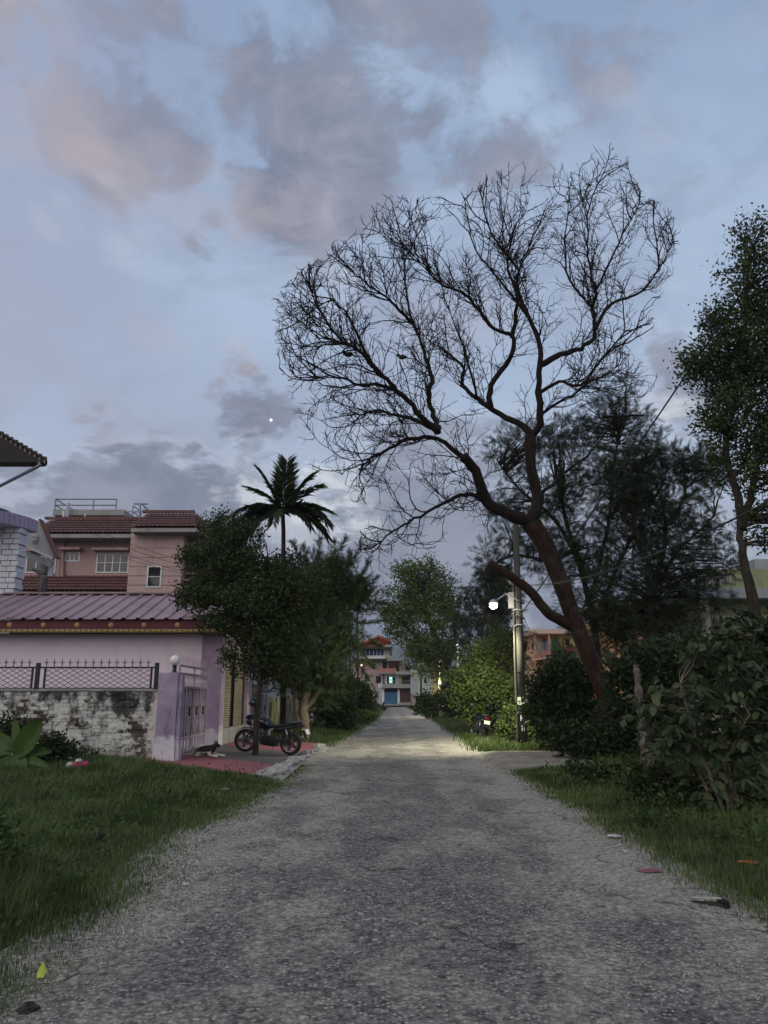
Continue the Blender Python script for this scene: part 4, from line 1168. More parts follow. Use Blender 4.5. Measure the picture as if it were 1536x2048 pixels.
PB('glazing_bar', 781.2, 1354, 781.9, 1366, YE - .47, .05, M['dark'], eh); PB('glazing_bar', 778.5, 1358.6, 784.5, 1359.3, YE - .48, .05, M['dark'], eh)
PB('balcony_slab', 791, 1343, 826, 1349, YE - 2.5, 3, M['concrete'], eh)
PB('column', 798, 1349, 803, 1368, YE - .6, .4, M['yellowwall'], eh)
PB('door', 804, 1353, 821, 1368, YE - .4, .1, M['browndoor'], eh)
PB('column', 821, 1339, 836, 1387, YE - 2, 3, M['greywall'], eh)
PB('balcony_slab', 764, 1368, 826, 1376, YE - 1.6, 2, M['concrete'], eh)
for i in range(14): x = 766 + i * 4.2; PB('rail_post', x, 1361.5, x + .5, 1368, YE - 1.5, .08, M['steel'], eh)
PB('rail', 764, 1361, 824, 1361.8, YE - 1.52, .1, M['steel'], eh)
for x in (764, 795): PB('column', x, 1379, x + 4.5, 1409, YE - .7, .5, M['white'], eh)
PB('dark_band', 769, 1377, 795, 1384, YE - .5, .1, M['dark'], eh)  # flat dark band above the blue shutter
sh = PB('roller_shutter', 769, 1385, 795, 1407.5, YE - .5, .1, M['blueshutter'], eh)
for i in range(8): PB('slat', 773.5, 1386 + i * 2.65, 791, 1388 + i * 2.65, YE - .56, .05, M['blueshutter'], sh)
PB('roller_shutter', 800.5, 1379, 820, 1405, YE - .5, .1, M['browndoor'], eh)
PB('step', 798, 1405, 822, 1410, YE - 2.2, 1.6, M['concrete'], eh)
PB('step', 765, 1408, 797, 1411, YE - 3, 2.4, M['concrete'], eh)
PB('window', 752, 1352, 762, 1366, YE - .36, .06, M['dark'], eh)
# neighbours
nb = thing('pale_green_house', 'pale green flat fronted house right of the end house', 'house', (5, YE - 4, 0))
PB('wall', 835, 1308, 872, 1412, YE - 3, 6, M['palegreen'], nb)
for x, y in ((848, 1357), (860, 1338), (842, 1330)): PB('window', x, y, x + 5, y + 9, YE - 3.05, .1, M['dark'], nb)
PB('roof_slab', 833, 1305.5, 874, 1308.5, YE - 3.3, 7, M['concrete'], nb)
bg_ = thing('garage_shed', 'small flat roofed concrete garage with dark opening beside the end house', 'garage', (4, YE - 6, 0))
PB('wall', 825, 1391, 856, 1410, YE - 5, 3, M['creamwall'], bg_); PB('roof_slab', 824, 1388, 854, 1391.5, YE - 6.5, 5, M['concrete'], bg_); PB('door', 832, 1393, 854, 1409, YE - 5.1, .2, M['dark'], bg_)  # door is a near-black panel; shade of the opening put into its colour
bb = thing('blue_roofed_house', 'cream house with a slate blue sheet roof behind the end house', 'house', (4, YE + 12, 0))
PB('wall', 800, 1328, 842, 1400, YE + 12, 6, M['creamwall'], bb); 
a, c_ = at(803, 1329, YE + 10), at(840, 1329, YE + 10); t_ = at(810, 1319, YE + 15).z
MB().prism([a, c_, (c_.x, YE + 16, t_), (a.x, YE + 16, t_)], (0, 0, .2)).build('roof', M['blueroof'], bb); PB('window', 812, 1333, 822, 1340, YE + 11.95, .1, M['dark'], bb)
th_ = thing('teal_house', 'low teal walled house glimpsed through trees on the left', 'house', (-7, 100, 0))
PB('wall', 672, 1326, 700, 1400, 100, 6, M['teal'], th_); PB('roof_slab', 668, 1322, 702, 1326.5, 99, 8, M['concrete'], th_); PB('window', 678, 1352, 694, 1356, 99.9, .1, M['litwarm'], th_)
PB('door', 684, 1366, 692, 1398, 99.9, .1, M['dark'], th_)
sp = thing('open_front_shop', 'open fronted stall with green tarpaulin and brown posts on the right', 'stall', (10, 88, 0))
YO = 88
PB('back_wall', 878, 1368, 918, 1414, YO + 3, .3, M['dark'], sp); PB('roof', 872, 1361, 925, 1366, YO - 1, 5, M['darkwood'], sp)
PB('tarpaulin', 884, 1378, 897, 1403, YO - .1, .1, M['tarp'], sp); PB('white_panel', 884, 1404, 898, 1413, YO - .12, .1, M['white'], sp)
for x in (899, 903): PB('post', x, 1366, x + 2, 1413, YO - .4, .2, M['redbrown'], sp)
PB('wall', 906, 1340, 922, 1414, YO, 5, M['peach'], sp)
pk_ = thing('pale_pink_house', 'pale pink walled house behind the roadside tree on the right', 'house', (12, 95, 0))
PB('wall', 912, 1335, 950, 1413, 97, 6, M['peach'], pk_); PB('roof_slab', 909, 1331, 953, 1335, 96, 8, M['concrete'], pk_); PB('window', 928, 1345, 936, 1357, 96.95, .1, M['dark'], pk_)
ye = thing('yellow_lit_house', 'yellow house front catching street light behind the leafy tree', 'house', (8, 104, 0))
PB('wall', 868, 1342, 884, 1413, 104, 5, M['yellowwall'], ye); PB('roof_slab', 866, 1338, 887, 1342, 103, 7, M['concrete'], ye); PB('door', 873, 1380, 880, 1412, 103.9, .1, M['dark'], ye)

# houses on the right, seen past the leaning trunk
YO2 = 62
gh = thing('grey_pink_house', 'grey pink house with two tall dark windows behind the utility pole', 'house', (12, YO2, 0))
PB('wall', 1036, 1272, 1075, 1400, YO2, 6, M['peach'], gh); PB('roof_slab', 1034, 1262, 1079, 1272, YO2 - .6, 7, M['concrete'], gh); PB('parapet', 1050, 1254, 1070, 1262, YO2, 4, M['whitewall'], gh)
for x in (1064, 1068.5): PB('window', x, 1286, x + 3, 1297, YO2 - .05, .1, M['dark'], gh)
PB('window', 1045, 1288, 1053, 1300, YO2 - .05, .1, M['dark'], gh)
oh = thing('orange_house', 'orange walled house with a brick red balcony beside the leaning tree', 'house', (14, YO2 - 3, 0))
PB('wall', 1074, 1266, 1112, 1400, YO2 - 1, 6, M['orangewall'], oh); PB('side_wall', 1073.9, 1275, 1082, 1310, YO2 - 1.06, .05, M['greywall'], oh)
PB('roof_slab', 1066, 1258, 1132, 1267, YO2 - 2.5, 8, M['peach'], oh)
PB('window', 1087, 1277, 1091, 1299, YO2 - 1.1, .1, M['bluecurtain'], oh); PB('column', 1098, 1266, 1100.6, 1302, YO2 - 2.2, .3, M['peach'], oh)
bal = MB().prism([at(1070, 1308, YO2 - 2.3), at(1106, 1300, YO2 - 2.3), at(1106, 1313, YO2 - 2.3), at(1070, 1318, YO2 - 2.3)], (0, .3, 0)).build('balcony', M['brickred'], oh)
MB().prism([at(1069, 1318.2, YO2 - 2.35), at(1107, 1313.2, YO2 - 2.35), at(1107, 1315.5, YO2 - 2.35), at(1069, 1320.5, YO2 - 2.35)], (0, 2, 0)).build('balcony_slab', M['peach'], oh)
for k in range(4):
    b = MB(); b.bar(at(1072, 1288 + k * 5.5, YO2 - 2.3), at(1104, 1283 + k * 5, YO2 - 2.3), .05); b.build('rail', M['steel'], oh)
for k in range(5): PB('rail_post', 1073 + k * 7.4, 1284, 1074 + k * 7.4, 1308 - k * 1.6, YO2 - 2.31, .05, M['steel'], oh)
yh = thing('yellow_house', 'pale yellow house with maroon awning framed by the leaning trunk', 'house', (16, YO2 + 2, 0))
PB('wall', 1112, 1266, 1165, 1400, YO2 + 1, 6, M['yellowwall'], yh); PB('awning', 1124, 1293, 1160, 1303, YO2 - .5, 1.5, M['redbrown'], yh); PB('window', 1131, 1279, 1139, 1290, YO2 + .95, .1, M['dark'], yh); PB('column', 1126, 1283, 1128.5, 1296, YO2 - .4, .2, M['redroof'], yh)
PB('roof_slab', 1110, 1262, 1168, 1266, YO2 + .3, 8, M['concrete'], yh)
rh = thing('red_roofed_house', 'house with red sheet roof peeping through the feathery trees', 'house', (20, 58, 0))
PB('wall', 1215, 1232, 1292, 1400, 58, 6, M['orangewall'], rh); PB('roof', 1205, 1205, 1232, 1216, 57, 7, M['redroof'], rh); PB('roof', 1231, 1222, 1296, 1232, 57, 7, M['redroof'], rh); PB('window', 1240, 1262, 1258, 1284, 57.95, .1, M['dark'], rh); PB('wall', 1212, 1212, 1230, 1235, 58, 5, M['pinkbrown'], rh)

# olive house with baluster parapet at the right edge
YV = 30.0
ov = thing('olive_house', 'olive yellow house with baluster parapet and fluted column behind the right bushes', 'house', (14, YV, 0))
PB('wall', 1424, 1172, 1640, 1420, YV, 6, M['olivewall'], ov)
PB('roof_slab', 1392, 1176, 1640, 1196, YV - 1.0, 7, M['greywall'], ov)
PB('wall', 1512, 1118, 1640, 1176, YV + 2, 4, M['greywall'], ov)
PB('parapet_rail', 1392, 1138, 1470, 1147, YV - .9, .25, M['olivewall'], ov); PB('parapet_base', 1392, 1171, 1640, 1176, YV - .92, .3, M['olivewall'], ov)
for i in range(11):
    q = at(1396 + i * 7.2, 1172, YV - .78); t_ = at(1396, 1147, YV - .78).z; h = t_ - q.z
    MB().lathe([(.045, 0), (.06, h * .1), (.05, h * .3), (.07, h * .5), (.045, h * .8), (.055, h)], (q.x, YV - .78, q.z), 10).build('baluster', M['creamwall'], ov, True)
PB('parapet', 1470, 1138, 1640, 1171, YV - .9, .25, M['olivewall'], ov)
q = at(1416, 1300, YV - .7); t_ = at(1416, 1196, YV - .7).z
b = MB(); b.lathe([(.17, .3), (.15, t_ - .2), (.22, t_ - .05), (.24, t_)], (q.x, YV - .7, 0), 20)
for k in range(10):
    a = 2 * math.pi * k / 10; b.box(q.x + .15 * math.cos(a) - .018, q.x + .15 * math.cos(a) + .018, YV - .7 + .15 * math.sin(a) - .018, YV - .7 + .15 * math.sin(a) + .018, .3, t_ - .2)
b.build('column', M['creamwall'], ov)
wv = PB('window', 1426, 1240, 1446, 1296, YV - .08, .1, M['white'], ov)
for x in (1428, 1432.5, 1437, 1441.5): PB('grille_bar', x, 1240, x + 1.6, 1296, YV - .14, .05, M['black'], wv)
for y in (1257, 1277): PB('grille_bar', 1426, y, 1446, y + 1.8, YV - .16, .05, M['black'], wv)
b = PB('window', 1486, 1222, 1502, 1236, YV - .06, .1, M['dark'], ov)
PB('string_course', 1424, 1232, 1640, 1236, YV - .05, .1, M['creamwall'], ov)
# grey boundary blocks on far right verge behind bushes are left to the undergrowth

# ================================================================ POLES, LAMPS, WIRES
M['lamp'] = glow('street_lamp_glass', (1.0, .96, .82), 90)
M['lampfar'] = glow('far_lamp_glass', (1.0, .95, .82), 9)
def pole(name, label, px_, pyb, pyt, Y, r0, r1, m, lean=0.0, group='utility poles along the road', cat='pole'):
    b_, t_ = at(px_, pyb, Y), at(px_ + lean, pyt, Y); b_.z = 0
    t = thing(name, label, cat, b_, group)
    MB().tube([b_, b_.lerp(t_, .5), t_], [r0, (r0 + r1) / 2, r1], 14).build('shaft', m, t, True)
    return t, b_, t_
YL = 25.5
M['polewood'] = paint('dark_concrete_pole', (.075, .072, .06), (.05, .048, .04), dirt=.4, grain=40, bs=.3)
pt, pb, ptop = pole('utility_pole', 'tall concrete utility pole with painted letter H beside the hump on the right', 1046, 1490, 1040, YL, .16, .09, M['polewood'], -15)
LX = lambda z: pb.x + (ptop.x - pb.x) * z / ptop.z
# lettering and label plate near the foot
for (py, s, h) in ((1436, 'H', .20), (1456, 'II', .17)):
    z = at(1050, py, YL).z; x0 = LX(z); b = MB(); y = pb.y - .158
    def seg(a0, a1, z0, z1):
        for k in range(4):
            u0, u1 = a0 + (a1 - a0) * k / 4, a0 + (a1 - a0) * (k + 1) / 4
            f = lambda u: (x0 + .162 * math.sin(u), pb.y - .162 * math.cos(u))
            (xa_, ya_), (xb_, yb_) = f(u0), f(u1)
            b.add([(xa_, ya_, z0), (xb_, yb_, z0), (xb_, yb_, z1), (xa_, ya_, z1)], [(0, 1, 2, 3)])
    if s == 'H': seg(-.50, -.30, z - h / 2, z + h / 2); seg(.30, .50, z - h / 2, z + h / 2); seg(-.30, .30, z - .02, z + .02)
    else: seg(-.30, -.12, z - h / 2, z + h / 2); seg(.12, .30, z - h / 2, z + h / 2)
    o = b.build('painted_letter', M['whitewall'], pt)
z = at(1046, 1402, YL).z
b = MB(); b.tube([(LX(z), pb.y, z - .12), (LX(z), pb.y, z + .12)], .162, 14); b.build('band', M['palegreen'], pt)
# cable bundle, boxes and coils at the lamp level
z = at(1030, 1200, YL).z
MB().box(LX(z) - .32, LX(z) - .16, pb.y - .1, pb.y + .1, z - .28, z + .25).build('meter_box', M['plinth'], pt)
for k in range(4):
    b = MB(); zz = z - .1 - k * .25; pts = [(LX(zz) + .19 * math.cos(a), pb.y + .19 * math.sin(a), zz + random.uniform(-.05, .05)) for a in [i * .7 for i in range(10)]]
    b.tube(pts, .022, 5); b.build('cable_coil', M['galv'] if k % 2 else M['wire'], pt)
MB().tube([(LX(3) - .19, pb.y - .06, .3), (LX(3) - .19, pb.y - .06, 2.6), (LX(5.5) - .15, pb.y - .06, 5.5)], .035, 8).build('conduit', M['polewood'], pt)
for zz in (z + .55,):
    MB().box(LX(zz) - .30, LX(zz) + .30, pb.y - .14, pb.y - .06, zz - .04, zz + .04).build('cross_arm', M['steel'], pt)
    for s in (-.27, -.1, .1, .27): MB().lathe([(.02, 0), (.045, .03), (.03, .07), (.045, .1), (.01, .13)], (LX(zz) + s, pb.y - .1, zz + .04), 8).build('insulator', M['white'], pt)
# lit street lamp on its arm
lp = at(987, 1207, YL - .6)
sl = thing('street_lamp', 'lit white street lamp on an arm from the utility pole', 'street lamp', lp, 'lit street lamps')
arm0 = Vector((LX(lp.z + .35), pb.y - .1, lp.z + .15))
MB().tube([arm0, arm0.lerp(lp, .5) + Vector((0, 0, .28)), lp + Vector((.12, 0, .12))], .028, 8).build('arm', M['galv'], sl)
MB().lathe([(.04, .14), (.10, .10), (.15, .03), (.16, 0)], lp, 16).build('lamp_shade', M['galv'], sl, True)
MB().sphere((lp.x, lp.y, lp.z - .05), .125, 14, 10).build('bulb', M['lamp'], sl, True)
def plight(nm, loc, e, col, r=.12):
    d = bpy.data.lights.new(nm, 'POINT'); d.energy = e; d.color = col; d.shadow_soft_size = r
    o = bpy.data.objects.new(nm, d); COL.objects.link(o); o.location = loc; return o
plight('lamp_light', (lp.x, lp.y - .02, lp.z - .24), 70, (1, .95, .74), .14)
d_ = bpy.data.lights.new('lamp_spot', 'SPOT'); d_.energy = 1700; d_.color = (1, .95, .70); d_.spot_size = R(140); d_.spot_blend = .5; d_.shadow_soft_size = .14
o_ = bpy.data.objects.new('lamp_spot', d_); COL.objects.link(o_); o_.location = (lp.x - .02, lp.y - .02, lp.z - .26); o_.rotation_euler = Vector((.40, -.45, 1)).to_track_quat('Z', 'Y').to_euler()
# second and third poles with lamps
p2, b2, t2 = pole('utility_pole', 'slim pale pole with white meter box far down the right side', 881, 1434, 1318, 62, .12, .09, M['yellowwall'], -3)
PB('meter_box', 877, 1363, 883, 1369, 61.8, .2, M['white'], p2)
l2 = at(876.5, 1325, 61.6)
s2 = thing('street_lamp', 'far lit lamp on the slim pale pole', 'street lamp', l2, 'lit street lamps')
MB().sphere(l2, .14, 10, 8).build('bulb', M['lampfar'], s2, True); MB().tube([l2, (b2.x, b2.y, l2.z + .1)], .03, 6).build('arm', M['steel'], s2)
plight('lamp_light', l2 + Vector((-.5, -.2, -.3)), 520, (1, .93, .72))
p3, b3, t3 = pole('utility_pole', 'pale pole in front of the peach stall wall on the right', 916, 1400, 1290, 80, .13, .1, M['creamwall'])
l3 = at(914, 1292, 79.6)
s3 = thing('street_lamp', 'lamp at the head of the pole before the peach stall', 'street lamp', l3, 'lit street lamps')
MB().sphere(l3, .15, 10, 8).build('bulb', M['lampfar'], s3, True); MB().tube([l3, (b3.x, b3.y, l3.z + .1)], .03, 6).build('arm', M['steel'], s3)
plight('lamp_light', l3 + Vector((-.4, -.2, -.3)), 70, (1, .93, .75))
p4, b4, t4 = pole('utility_pole', 'dark thin pole in front of the pale green house', 842, 1406, 1322, 108, .14, .12, M['darkwood'])
def wire(p, q, sag, r=.014, label='thin black cable strung across the road', n=14, m=None):
    p, q = Vector(p), Vector(q)
    pts = [p.lerp(q, i / n) - Vector((0, 0, sag * 4 * (i / n) * (1 - i / n))) for i in range(n + 1)]
    o = MB().tube(pts, r, 5).build('cable', m or M['wire']); return tag(o, label, 'cable', 'overhead cables')
pz_ = lambda zz: Vector((LX(zz), pb.y - .1, zz))
# long lines down the road from the lamp pole
for k, (zz, y2_, x2_) in enumerate(((z + 1.05, 1327, 872), (z + .95, 1324, 874), (z + 1.6, 1322, 879), (z + .2, 1330, 879), (z - .1, 1334, 880))):
    wire(pz_(zz), at(x2_, y2_, 62), .5 + .1 * k, .016, ('cable second from top', 'topmost cable', 'cable third from top', 'cable fourth from top', 'lowest cable')[1 if k == 2 else (0 if k == 0 else (2, 3, 4)[(1, 3, 4).index(k)])] + ' sagging from the lamp pole down the road')
wl = at(640, 1190, 75)
for k, (ya, yb_) in enumerate(((1164, 1172), (1186, 1178), (1192, 1200), (1214, 1206), (1218, 1226), (1228, 1233), (1285, 1278))):
    wire(at(600, ya, 72 + k), at(1010, yb_, 68 - k), .3 + .12 * (k % 3), .022, ('topmost', 'second highest', 'third highest', 'fourth highest', 'fifth highest', 'second lowest', 'lowest')[k] + ' of the thin cables crossing between trees above the end house')
for k, (x, y) in enumerate(((1120, 1160), (1150, 1225), (1096, 1335), (1078, 1300))):
    wire(pz_(z + .3 - .25 * k), at(x, y, 38 + 3 * k), .15, .014, ('topmost', 'second', 'steepest', 'lowest and flattest')[k] + ' pale service cable slanting right from the lamp pole', m=M['galv'])
wire(at(1536, 1005, 10), pz_(z + .5), .35, .017, 'thick black cable slanting down from the upper right to the lamp pole')
wire(at(1500, 560, 15.5), at(1034, 1240, YL - .2), .05, .022, 'straight dark cable slanting out of the tall leafy tree')
for k, (ya, yb_) in enumerate(((1088, 1122), (1092, 1130), (1100, 1140), (1105, 1142))):
    wire(at(190, ya - 30 + k * 6, 34.5), at(372, yb_ + k * 2, 33.5), .12, .010, ('topmost', 'second', 'third', 'lowest')[k] + ' of four thin cables crossing the salmon house front')
for k, y in enumerate((1124, 1132)):
    wire(at(1370, y, 26), at(1480, y + 3, 26), .03, .016, ('upper', 'lower')[k] + ' of two dark cables above the olive house parapet')

# far hills
def ridge(name, Y, prof, m, seed):
    xs = np.linspace(-1, 1, 160); r = np.random.default_rng(seed)
    v, f = [], []
    X = np.linspace(-1.0 * Y, 1.0 * Y, 200)
    Hh = np.interp(X / Y, [p[0] for p in prof], [p[1] for p in prof]) * Y + (fbm(X / Y * 9 + seed, X * 0 + 2) - .5) * .03 * Y + (fbm(X / Y * 40 + seed, X * 0 + 5) - .5) * .006 * Y
    rows = [(0, -.01), (.06, .25), (.14, .55), (.22, .8), (.32, 1.0), (.5, .9)]
    for k, (dy, hf) in enumerate(rows):
        for i, x in enumerate(X):
            v.append((x, Y * (1 + dy) , Hh[i] * hf + (0 if k in (0,) else .012 * Y * (fbm(x / Y * 22 + k, k * 1.7) - .5))))
    n = len(X)
    f = [(k * n + i, k * n + i + 1, (k + 1) * n + i + 1, (k + 1) * n + i) for k in range(len(rows) - 1) for i in range(n - 1)]
    me = bpy.data.meshes.new(name); me.from_pydata(v, [], f); me.polygons.foreach_set('use_smooth', [True] * len(f)); me.materials.append(m)
    o = bpy.data.objects.new(name, me); COL.objects.link(o); return tag(o, kind='structure')
n_ = NT('wooded_hill'); M['hill'] = n_.out(n_.mix(n_.noise(.006, 6, .6), (.035, .05, .032), (.065, .08, .05)), 1.0)
hp = lambda px_, py: ((px_ - 768) / F, math.tan(PITCH - math.atan((py - 1024) / F)))
ridge('hills', 2300, [(-1, .06), (-.5, .07), hp(560, 1288), hp(680, 1262), hp(760, 1254), hp(840, 1250), hp(930, 1238), hp(985, 1248), hp(1100, 1290), (.5, .05), (1, .04)], M['hill'], 3)
ridge('near_hill', 1000, [(-1, .03), (-.2, .034), hp(720, 1322), hp(840, 1328), hp(900, 1330), hp(985, 1282), hp(1040, 1240), hp(1100, 1240), hp(1200, 1262), (.5, .06), (1, .05)], M['hill'], 9)
hz = MB(); hz.box(-4200, 4200, -60, 4200, -1.2, 290)
hm = bpy.data.materials.new('haze_air'); hm.use_nodes = True
ht = hm.node_tree; ht.nodes.clear()
hv = ht.nodes.new('ShaderNodeVolumePrincipled'); hv.inputs['Density'].default_value = .00026; hv.inputs['Color'].default_value = (.72, .80, .92, 1); hv.inputs['Anisotropy'].default_value = 0.0
ho = ht.nodes.new('ShaderNodeOutputMaterial'); ht.links.new(hv.outputs[0], ho.inputs['Volume'])
tag(hz.build('haze', hm), kind='stuff')
# ================================================================ MOTORCYCLES
def motorcycle(label, loc, heading, lean, steer):
    t = thing('motorcycle', label, 'motorcycle', loc, 'parked motorcycles', 0)
    t.rotation_mode = 'XYZ'
    t.matrix_world = Matrix.Translation(loc) @ Matrix.Rotation(heading, 4, 'Z') @ Matrix.Rotation(lean, 4, 'X')
    B = lambda mb, n, m, p=None, sm=False, bev=0, lab=None: mb.build(n, M[m], p or t, sm, True, bev, lab)
    Rw = .31; WB = 1.36
    def wheel(c, w, disc, Mx=Matrix.Identity(4)):
        mb = MB(); prof = [(Rw - .085, -w * .32), (Rw - .06, -w * .5), (Rw - .02, -w * .46), (Rw, -w * .2), (Rw, w * .2), (Rw - .02, w * .46), (Rw - .06, w * .5), (Rw - .085, w * .32)]
        TM = Mx @ Matrix.Translation(c)
        mb.lathe(prof + [prof[0]], (0, 0, 0), 32, 'Y', TM); mb.f = [f for f in mb.f if len(f) == 4]
        wh_ = B(mb, 'wheel', 'rubber', None, True)
        mb = MB(); r = Rw - .083; mb.lathe([(r, -w * .34), (r - .022, -w * .30), (r - .028, 0), (r - .022, w * .30), (r, w * .34)], (0, 0, 0), 32, 'Y', TM); mb.f = [f for f in mb.f if len(f) == 4]; B(mb, 'rim', 'chrome' if disc else 'plastic', wh_, True)
        for k in range(5):
            mb = MB()
            for s in (-1, 1):
                a = 2 * math.pi * k / 5 + s * .12
                mb.bar(TM @ Vector((.03 * math.cos(a), 0, .03 * math.sin(a))), TM @ Vector(((r - .02) * math.cos(a), 0, (r - .02) * math.sin(a))), .022, .03)
            B(mb, 'spoke', 'plastic', wh_)
        mb = MB(); mb.lathe([(.05, -.07), (.05, .07)], (0, 0, 0), 14, 'Y', TM); B(mb, 'hub', 'plastic', wh_)
        mb = MB(); mb.lathe([(.13, w * .42), (.13, w * .45)], (0, 0, 0), 20, 'Y', TM); B(mb, 'brake_disc', 'chrome', wh_)
    SM = Matrix.Translation((WB, 0, Rw)) @ Matrix.Rotation(steer, 4, 'Z') @ Matrix.Translation((-WB, 0, -Rw))
    wheel(Vector((0, 0, Rw)), .13, True); wheel(Vector((WB, 0, Rw)), .10, True, SM)
    S = lambda x, y, z: SM @ Vector((x, y, z))
    for s in (-.085, .085):
        mb = MB(); mb.tube([S(WB, s, Rw), S(WB - .12, s, .62), S(WB - .25, s, .96)], [.028, .026, .021], 10); B(mb, 'fork', 'chrome', None, True)
    mb = MB()
    for i in range(9):
        a0, a1 = R(35 + i * 13), R(35 + (i + 1) * 13); r = Rw + .03
        p = [S(WB + r * math.cos(a), y, Rw + r * math.sin(a)) for a, y in ((a0, -.065), (a0, .065), (a1, .065), (a1, -.065))]
        q = [S(WB + (r + .012) * math.cos(a), y, Rw + (r + .012) * math.sin(a)) for a, y in ((a0, -.065), (a0, .065), (a1, .065), (a1, -.065))]
        mb.add(p + q, [(0, 1, 2, 3), (7, 6, 5, 4), (0, 4, 5, 1), (2, 6, 7, 3), (1, 5, 6, 2), (3, 7, 4, 0)])
    B(mb, 'front_fender', 'plastic')
    mb = MB(); mb.sphere(S(WB - .10, 0, .80), .10, 14, 10, (.8, .95, 1)); h = B(mb, 'headlight', 'plastic', None, True)
    mb = MB(); mb.sphere(S(WB - .045, 0, .80), .075, 12, 8, (.55, 1, 1)); B(mb, 'lens', 'glass', h, True)
    mb = MB(); mb.prism([S(WB - .18, -.10, .86), S(WB - .04, -.07, .90), S(WB - .10, -.05, 1.0), S(WB - .2, -.06, 1.0)], (0, .16, 0)); B(mb, 'cowl', 'plastic')
    # handlebar, grips, levers
    mb = MB(); mb.tube([S(WB - .38, .36, 1.0), S(WB - .30, .28, 1.03), S(WB - .27, .1, .98), S(WB - .27, -.1, .98), S(WB - .30, -.28, 1.03), S(WB - .38, -.36, 1.0)], .013, 8); hb = B(mb, 'handlebar', 'plastic', None, True)
    for s in (-1, 1):
        mb = MB(); mb.tube([S(WB - .34, s * .26, 1.018), S(WB - .385, s * .375, .998)], .019, 8); B(mb, 'grip', 'rubber', hb, True)
        mb = MB(); mb.tube([S(WB - .29, s * .25, 1.03), S(WB - .30, s * .34, 1.15), S(WB - .31, s * .37, 1.19)], .008, 6); mr = B(mb, 'mirror', 'plastic', None, True)
        mb = MB(); mb.sphere(S(WB - .32, s * .41, 1.22), .075, 12, 8, (.22, 1, .62)); B(mb, 'mirror_shell', 'plastic', mr, True)
        mb = MB(); mb.lathe([(.001, 0), (.062, 0), (.062, .004), (.001, .004)], (0, 0, 0), 14, 'X', Matrix.Translation(S(WB - .342, s * .41, 1.22)) @ Matrix.Scale(.62, 4, (0, 0, 1)))
        B(mb, 'mirror_glass', 'chrome', mr)
        mb = MB(); mb.tube([S(WB - .14, s * .10, .78), S(WB - .15, s * .2, .78)], .008, 6); mb.sphere(S(WB - .15, s * .22, .78), .03, 8, 6); B(mb, 'indicator', 'plastic', None, True)
    # tank: lofted sections along x
    def loft(secs, n=14):
        mb = MB()
        for (x, w, zb, zt, sq) in secs:
            for k in range(n):
                a = 2 * math.pi * k / n; c_, s_ = math.cos(a), math.sin(a)
                mb.v.append((x, w * math.copysign(abs(c_) ** sq, c_), (zb + zt) / 2 + (zt - zb) / 2 * math.copysign(abs(s_) ** sq, s_)))
        for i in range(len(secs) - 1):
            for k in range(n): a, b_ = i * n + k, i * n + (k + 1) % n; mb.f.append((a, a + n, b_ + n, b_))
        mb.f.append(tuple(range(n))); mb.f.append(tuple((len(secs) - 1) * n + k for k in range(n))[::-1]); return mb
    B(loft([(.52, .06, .70, .76, .9), (.58, .12, .66, .82, .8), (.72, .155, .64, .91, .75), (.88, .17, .64, .96, .75), (1.0, .15, .68, .95, .8), (1.08, .09, .74, .90, .9), (1.11, .04, .78, .86, 1)]), 'fuel_tank', 'tankpaint', None, True)
    B(loft([(-.28, .06, .84, .875, .8), (-.15, .11, .80, .88, .7), (.05, .13, .76, .86, .7), (.16, .135, .735, .82, .7), (.40, .125, .70, .775, .7), (.58, .09, .70, .77, .8)]), 'seat', 'rubber', None, True)
    B(loft([(-.36, .03, .80, .83, 1), (-.22, .09, .74, .835, .8), (.05, .115, .66, .78, .8), (.30, .12, .58, .74, .8), (.48, .10, .56, .72, .8)]), 'tail_cowl', 'plastic', None, True)
    for s in (-1, 1):
        mb = MB(); mb.tube([(.08, s * .13, .80), (-.12, s * .13, .88), (-.30, s * .08, .90), (-.33, 0, .90)], .011, 8); B(mb, 'grab_rail', 'chrome', None, True)
    mb = MB(); mb.box(-.395, -.355, -.07, .07, .755, .815); B(mb, 'tail_light', 'redlens', bev=.01)
    mb = MB(); mb.prism([(-.30, -.06, .76), (-.36, -.06, .74), (-.50, -.06, .48), (-.46, -.06, .47)], (0, .12, 0)); rf = B(mb, 'rear_fender', 'plastic')
    mb = MB(); mb.prism([(-.515, -.11, .58), (-.525, -.11, .575), (-.462, -.11, .695), (-.452, -.11, .70)], (0, .22, 0)); B(mb, 'number_plate', 'plate')
    for s in (-1, 1):
        mb = MB(); mb.tube([(-.38, s * .06, .70), (-.39, s * .14, .70)], .008, 6); mb.sphere((-.39, s * .165, .70), .032, 8, 6); B(mb, 'indicator', 'chrome', None, True)
    # engine, frame, swing arm, exhaust, stand
    mb = MB(); mb.box(.42, .82, -.12, .12, .24, .46); mb.lathe([(.11, -.155), (.11, .155)], (.52, 0, .35), 18, 'Y'); mb.lathe([(.08, -.15), (.08, .15)], (.74, 0, .34), 18, 'Y'); en = B(mb, 'engine', 'plastic', bev=.02)
    for k in range(6):
        mb = MB(); Mx_ = Matrix.Translation((.74, 0, .47 + k * .028)) @ Matrix.Rotation(R(18), 4, 'Y'); mb.box(-.095, .095, -.095, .095, -.006, .006, Mx_); B(mb, 'cooling_fin', 'steel', en)
    mb = MB(); mb.box(.665, .80, -.07, .07, .45, .66); B(mb, 'cylinder', 'plastic', en)
